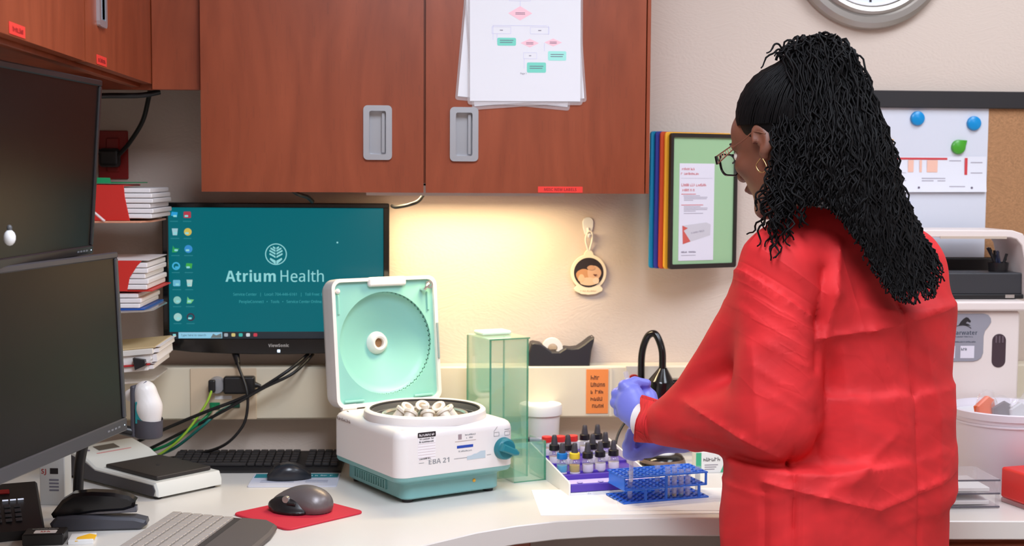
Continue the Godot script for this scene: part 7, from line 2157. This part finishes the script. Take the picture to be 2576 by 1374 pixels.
	var cm := MB.new()
	cm.grid(rows, false, true)
	part("cuff", place.call(cm), red, gown)
	part("knit_band", place.call(MB.new().tube([wl + cd * 0.020, wl + cd * 0.060 + Vector3(0, 0.002, 0)], [0.034, 0.0335], 24, false)), mat("knit_white", rgb(236, 232, 230), 0.8), gown, "white knit wristband")
	part("collar", place.call(MB.new().lathe([Vector2(0.056, -0.02), Vector2(0.063, -0.018), Vector2(0.061, 0.012), Vector2(0.057, 0.016), Vector2(0.054, 0.012), Vector2(0.053, -0.02)], 32, Transform3D(Basis.from_euler(Vector3(deg_to_rad(14), deg_to_rad(-30), 0)), Vector3(0.738, 1.408, 0.910)))), mat("collar_grey", rgb(188, 190, 194), 0.7), t, "pale grey shirt collar")
	# ---- gloves
	var lav := mat("glove_blue", rgb(124, 130, 222), 0.42)
	lav.rim_enabled = true
	lav.rim = 0.2
	var lf := Field.new()
	var W := Vector3(0.449, 0.972, 0.684)
	var I := Vector3(0.424, 1.026, 0.655)
	var M := Vector3(0.409, 1.019, 0.652)
	var R := Vector3(0.402, 1.002, 0.655)
	var P := Vector3(0.406, 0.983, 0.660)
	lf.cap(Vector3(0.462, 0.968, 0.70), W, 0.029, 0.027, 0.01)
	lf.cap(W, I, 0.026, 0.0145, 0.02)
	lf.cap(W, M, 0.026, 0.0155, 0.02)
	lf.cap(W, R, 0.026, 0.0150, 0.02)
	lf.cap(W, P, 0.025, 0.0135, 0.02)
	chain(lf, [I, Vector3(0.403, 1.039, 0.647), Vector3(0.426, 1.046, 0.640), Vector3(0.450, 1.043, 0.640)], [0.0125, 0.0110, 0.0100, 0.0088])
	chain(lf, [M, Vector3(0.391, 1.021, 0.632), Vector3(0.404, 1.026, 0.613), Vector3(0.421, 1.024, 0.618)], [0.0125, 0.0108, 0.0098, 0.0086])
	chain(lf, [R, Vector3(0.388, 1.003, 0.634), Vector3(0.400, 1.006, 0.614), Vector3(0.416, 1.006, 0.620)], [0.0122, 0.0104, 0.0094, 0.0084])
	chain(lf, [P, Vector3(0.394, 0.985, 0.641), Vector3(0.404, 0.987, 0.623), Vector3(0.418, 0.990, 0.627)], [0.0112, 0.0094, 0.0086, 0.0076])
	chain(lf, [Vector3(0.462, 0.992, 0.652), Vector3(0.457, 1.016, 0.634), Vector3(0.440, 1.033, 0.627)], [0.0165, 0.0122, 0.0095], 0.012)
	for i in lf.a.size():
		lf.a[i] += Vector3(0.014, -0.008, 0.0)
		lf.b[i] += Vector3(0.014, -0.008, 0.0)
	var lm := MB.new()
	lf.mesh(Vector3(0.355, 0.93, 0.585), Vector3(0.51, 1.075, 0.745), 0.003, lm)
	part("glove", place.call(lm), lav, t, "lavender blue nitrile glove on the raised hand")
	var rf := Field.new()
	var W2 := Vector3(0.552, 0.928, 0.612)
	var mcp := [Vector3(0.480, 0.941, 0.602), Vector3(0.475, 0.930, 0.588), Vector3(0.479, 0.918, 0.577), Vector3(0.487, 0.906, 0.568)]
	rf.cap(Vector3(0.585, 0.938, 0.625), W2, 0.029, 0.027, 0.01)
	for k in 4:
		rf.cap(W2, mcp[k], 0.024, [0.0140, 0.0145, 0.0138, 0.0125][k], 0.02)
	chain(rf, [mcp[0], Vector3(0.453, 0.934, 0.606), Vector3(0.443, 0.908, 0.608), Vector3(0.4415, 0.8885, 0.607)], [0.0128, 0.0118, 0.0110, 0.0098])
	chain(rf, [mcp[1], Vector3(0.454, 0.922, 0.577), Vector3(0.446, 0.900, 0.578), Vector3(0.451, 0.886, 0.588)], [0.0125, 0.0110, 0.0100, 0.0088])
	chain(rf, [mcp[2], Vector3(0.458, 0.908, 0.565), Vector3(0.453, 0.891, 0.570), Vector3(0.463, 0.881, 0.580)], [0.0120, 0.0104, 0.0094, 0.0084])
	chain(rf, [mcp[3], Vector3(0.467, 0.894, 0.560), Vector3(0.465, 0.882, 0.566), Vector3(0.475, 0.876, 0.574)], [0.0110, 0.0094, 0.0086, 0.0076])
	chain(rf, [Vector3(0.528, 0.914, 0.618), Vector3(0.487, 0.902, 0.621), Vector3(0.4555, 0.8865, 0.613)], [0.0185, 0.0140, 0.0102], 0.012)
	for i in rf.a.size():
		rf.a[i] += Vector3(-0.010, -0.005, 0.0)
		rf.b[i] += Vector3(-0.010, -0.005, 0.0)
	var rm := MB.new()
	rf.mesh(Vector3(0.415, 0.85, 0.535), Vector3(0.63, 0.985, 0.675), 0.003, rm)
	part("glove", place.call(rm), lav, t, "lavender blue nitrile glove pinching a tube over the rack")
	# ---- trousers and shoes
	var tf := Field.new()
	var l := Vector3(-0.866, 0, 0.5)
	var fw := Vector3(-0.5, 0, -0.866)
	for s in [1.0, -1.0]:
		var hip: Vector3 = BODY + l * (s * 0.085) + Vector3.UP * 0.80
		var knee: Vector3 = BODY + l * (s * 0.095) + Vector3.UP * 0.46 + fw * 0.02
		var foot: Vector3 = BODY + l * (s * 0.10) + Vector3.UP * 0.07 - fw * 0.01
		tf.cap(hip, knee, 0.088, 0.068, 0.03)
		tf.cap(knee, foot, 0.066, 0.055, 0.02)
		var sh := Field.new()
		sh.cap(foot + Vector3(0, -0.035, 0) - fw * 0.03, foot + Vector3(0, -0.041, 0) + fw * 0.10, 0.034, 0.028, 0.02)
		sh.ell(foot + Vector3(0, -0.028, 0), Vector3(0.042, 0.040, 0.042), Basis.IDENTITY, 0.02)
		var sm := MB.new()
		sh.mesh(foot - Vector3(0.17, 0.072, 0.19), foot + Vector3(0.17, 0.06, 0.12), 0.008, sm)
		for i in sm.v.size():
			sm.v[i].y = maxf(sm.v[i].y, 0.0005)
		part("shoe", place.call(sm), mat("shoe_white", rgb(220, 218, 215), 0.5), t)
	var tm := MB.new()
	tf.mesh(Vector3(0.55, 0.0, 0.68), Vector3(1.02, 0.92, 1.10), 0.014, tm)
	part("trousers", place.call(tm), mat("scrub_navy", rgb(40, 46, 70), 0.75), t)
	# ---- hair
	hair(t, o, f, g, HX)
	# ---- tubes held in the hands
	var tg := clear("tube_glass", rgb(225, 228, 242), 0.15, 0.02)
	var h1 := thing("held_tube", "clear glass tube with a white stopper held up by the gloved hand", "test tube", Vector3(0.4345, 1.014, 0.634))
	h1.rotation_degrees = Vector3(0, 0, 17)
	part("glass", MB.new().lathe([Vector2(0, 0.0), Vector2(0.004, 0.001), Vector2(0.0052, 0.004), Vector2(0.0054, 0.046), Vector2(0.0045, 0.046), Vector2(0.0042, 0.004), Vector2(0, 0.002)], 14), tg, h1)
	part("stopper", MB.new().lathe([Vector2(0, 0.012), Vector2(0.0041, 0.012), Vector2(0.0041, 0.031), Vector2(0, 0.032)], 12), mat("stopper_white", rgb(238, 238, 240), 0.4), h1)
	var h2 := thing("held_tube", "thin clear tube pinched by gloved fingers over the blue rack", "test tube", Vector3(0.4395, 0.827, 0.610))
	part("glass", MB.new().lathe([Vector2(0, 0.0), Vector2(0.003, 0.001), Vector2(0.0045, 0.004), Vector2(0.0047, 0.060), Vector2(0.0040, 0.060), Vector2(0.0036, 0.004), Vector2(0, 0.002)], 14), tg, h2)

func hair(t: Node3D, o: Vector3, head: Field, gown: Field, HX: Transform3D) -> void:
	var black := mat("hair_black", rgb(10, 8, 9), 0.55, 0.0, 0.25)
	var rng := RandomNumberGenerator.new()
	rng.seed = 77
	# dense hair underneath the twists
	var f := Field.new()
	f.ell(HX * Vector3(0, 0.048, -0.016), Vector3(0.079, 0.092, 0.096), HX.basis, 0.02)
	f.ell(HX * Vector3(0.092, -0.050, 0.062), Vector3(0.06, 0.085, 0.075), HX.basis, 0.01, true)
	f.ell(HX * Vector3(-0.092, -0.050, 0.062), Vector3(0.06, 0.085, 0.075), HX.basis, 0.01, true)
	f.ell(HX * Vector3(0.0, -0.045, 0.10), Vector3(0.075, 0.085, 0.07), HX.basis, 0.01, true)
	f.ell(Vector3(0.708, 1.655, 0.915), Vector3(0.045, 0.030, 0.045), Basis.IDENTITY, 0.03)
	f.ell(Vector3(0.734, 1.560, 0.922), Vector3(0.066, 0.100, 0.080), Basis.IDENTITY, 0.03)
	f.cap(Vector3(0.738, 1.54, 0.945), Vector3(0.766, 1.435, 0.970), 0.072, 0.052, 0.03)
	f.cap(Vector3(0.776, 1.42, 0.972), Vector3(0.832, 1.33, 1.000), 0.046, 0.030, 0.03)
	f.cap(Vector3(0.832, 1.33, 1.000), Vector3(0.866, 1.275, 1.010), 0.030, 0.014, 0.03)
	var m := MB.new()
	f.mesh(Vector3(0.54, 1.22, 0.74), Vector3(0.96, 1.72, 1.11), 0.006, m)
	for i in m.v.size():
		m.v[i] += o
	var base := part("hair", m, black, t, "long black twists, half tied up at the crown")
	# where the twists end, by angle about the head: angle, end
	var ends := [[-100.0, Vector3(0.600, 1.385, 0.985)], [-75.0, Vector3(0.612, 1.355, 1.035)], [-50.0, Vector3(0.640, 1.395, 1.030)], [-25.0, Vector3(0.690, 1.398, 1.050)], [-8.0, Vector3(0.722, 1.375, 1.060)], [6.0, Vector3(0.750, 1.332, 1.072)], [20.0, Vector3(0.780, 1.280, 1.078)], [33.0, Vector3(0.812, 1.240, 1.080)], [50.0, Vector3(0.845, 1.235, 1.075)], [72.0, Vector3(0.890, 1.245, 1.050)], [95.0, Vector3(0.925, 1.283, 1.000)], [125.0, Vector3(0.905, 1.33, 0.935)]]
	var end_at := func(a: float) -> Vector3:
		for i in ends.size() - 1:
			if a <= ends[i + 1][0]:
				return ends[i][1].lerp(ends[i + 1][1], clampf((a - ends[i][0]) / (ends[i + 1][0] - ends[i][0]), 0, 1))
		return ends[-1][1]
	var T0 := Vector3(0.702, 1.645, 0.918)
	var mb := MB.new()
	var wave := func(path: Array, amp: float, r: float) -> void:
		# crimp the path and lay a tapering tube along it
		var ph := rng.randf() * TAU
		var ph2 := rng.randf() * TAU
		var len := 0.0
		var w := rng.randf_range(150.0, 230.0)
		var pts := []
		for i in path.size():
			if i:
				len += path[i].distance_to(path[i - 1])
			var tn: Vector3 = (path[mini(i + 1, path.size() - 1)] - path[maxi(i - 1, 0)]).normalized()
			var s1 := tn.cross(Vector3(0.3, 0.2, 0.93)).normalized()
			var s2 := tn.cross(s1)
			var q := amp * minf(1.0, len / 0.05)
			pts.append(path[i] + o + s1 * (sin(len * w + ph) * q + sin(len * w * 0.37 + ph2) * q * 0.9) + s2 * cos(len * w * 0.8 + ph2) * q * 0.7)
		var rad := []
		for i in pts.size():
			rad.append(r * (1.0 if i < pts.size() - 3 else 0.75))
		mb.tube(pts, rad, 5, false)
	# twists falling from the tie
	for i in 1080:
		var a := rng.randf_range(-72.0, 118.0) if i < 860 else rng.randf_range(-8.0, 50.0)
		var ar := deg_to_rad(a)
		var out := Vector3(sin(ar), 0, cos(ar))
		var lay := rng.randf()
		var E: Vector3 = end_at.call(a + rng.randf_range(-7, 7))
		var P2 := Vector3(0.731, rng.randf_range(1.47, 1.54), 0.930) + out * Vector3(0.101, 0, 0.112) * lerpf(0.80, 1.04, lay)
		if a < -20.0:
			P2 += Vector3(-0.012, 0, 0) * clampf((-a - 20.0) / 40.0, 0, 1) * -1.0
		var st := T0 + Vector3(rng.randfn(0, 0.013), rng.randf_range(-0.012, 0.016), rng.randfn(0, 0.014))
		var P1 := st + out * Vector3(0.040, 0, 0.050) * lerpf(0.7, 1.15, lay) + Vector3(0.010, rng.randf_range(0.010, 0.034) - 0.012 * absf(sin(ar)), 0)
		var P3 := P2.lerp(E, 0.52) + out * 0.008 + Vector3(-0.016 * maxf(sin(ar), 0.0), 0, 0)
		var cut := rng.randf_range(0.45, 1.0) if rng.randf() < 0.55 and i < 860 else rng.randf_range(0.9, 1.03)
		var full := curve([st, P1, P2, P3, E], 10)
		var n := int(full.size() * minf(cut, 1.0))
		var path := []
		for k in maxi(n, 8):
			var q: Vector3 = full[k] if k < full.size() else full[-1]
			if q.y < 1.44:
				q = push_out(q, gown, 0.006 + 0.012 * lay)
			path.append(q)
		wave.call(path, rng.randf_range(0.003, 0.006), rng.randf_range(0.0017, 0.0023))
	# loose twists over the near shoulder and at the nape
	for i in 60:
		var a := rng.randf_range(-102.0, -40.0)
		var root := HX * Vector3(0.074 - rng.randf() * 0.012, rng.randf_range(-0.035, 0.04), rng.randf_range(-0.065, -0.030))
		var E: Vector3 = end_at.call(a) + Vector3(rng.randfn(0, 0.010), rng.randf_range(-0.05, 0.03), rng.randfn(0, 0.008))
		var mid := root.lerp(E, 0.5) + Vector3(-0.004, -0.01, 0.015)
		var path := []
		for q in curve([root, mid, E], 12):
			path.append(push_out(q, gown, 0.006) if q.y < 1.42 else q)
		wave.call(path, 0.006, 0.0019)
	# short tufts standing up at the tie
	for i in 110:
		var a := rng.randf() * TAU
		var st := T0 + Vector3(rng.randfn(0, 0.018), 0.012, rng.randfn(0, 0.016))
		var tip := st + Vector3(cos(a) * rng.randf_range(0.010, 0.040) + 0.004, rng.randf_range(0.012, 0.040), sin(a) * rng.randf_range(0.01, 0.05))
		var dn := tip + Vector3(cos(a) * 0.018, -rng.randf_range(0.01, 0.03), sin(a) * 0.018)
		wave.call(curve([st, st.lerp(tip, 0.5) + Vector3(0, 0.012, 0), tip, dn], 5), 0.003, 0.0019)
	# hair drawn up flat from the hairline to the tie
	for i in 170:
		var a := lerpf(-0.5, 2.75, i / 169.0) + rng.randfn(0, 0.02)
		# hairline in head axes: from the far temple over the brow to behind the near ear
		var hl := HX * (Vector3(sin(a) * 0.079, 0.062 - 0.030 * pow(clampf(a, 0, 3), 1.2) * 0.55, cos(a) * 0.090 - 0.008))
		var path := []
		for k in 16:
			var q := hl.lerp(T0 + Vector3(rng.randfn(0, 0.001), 0, 0), k / 15.0) + Vector3(0, 0.022, 0) * sin(PI * k / 15.0)
			path.append(push_out(q, f, 0.0012))
		wave.call(path, 0.0007, 0.0017)
	part("twists", mb, black, base).set_meta("kind", "stuff")
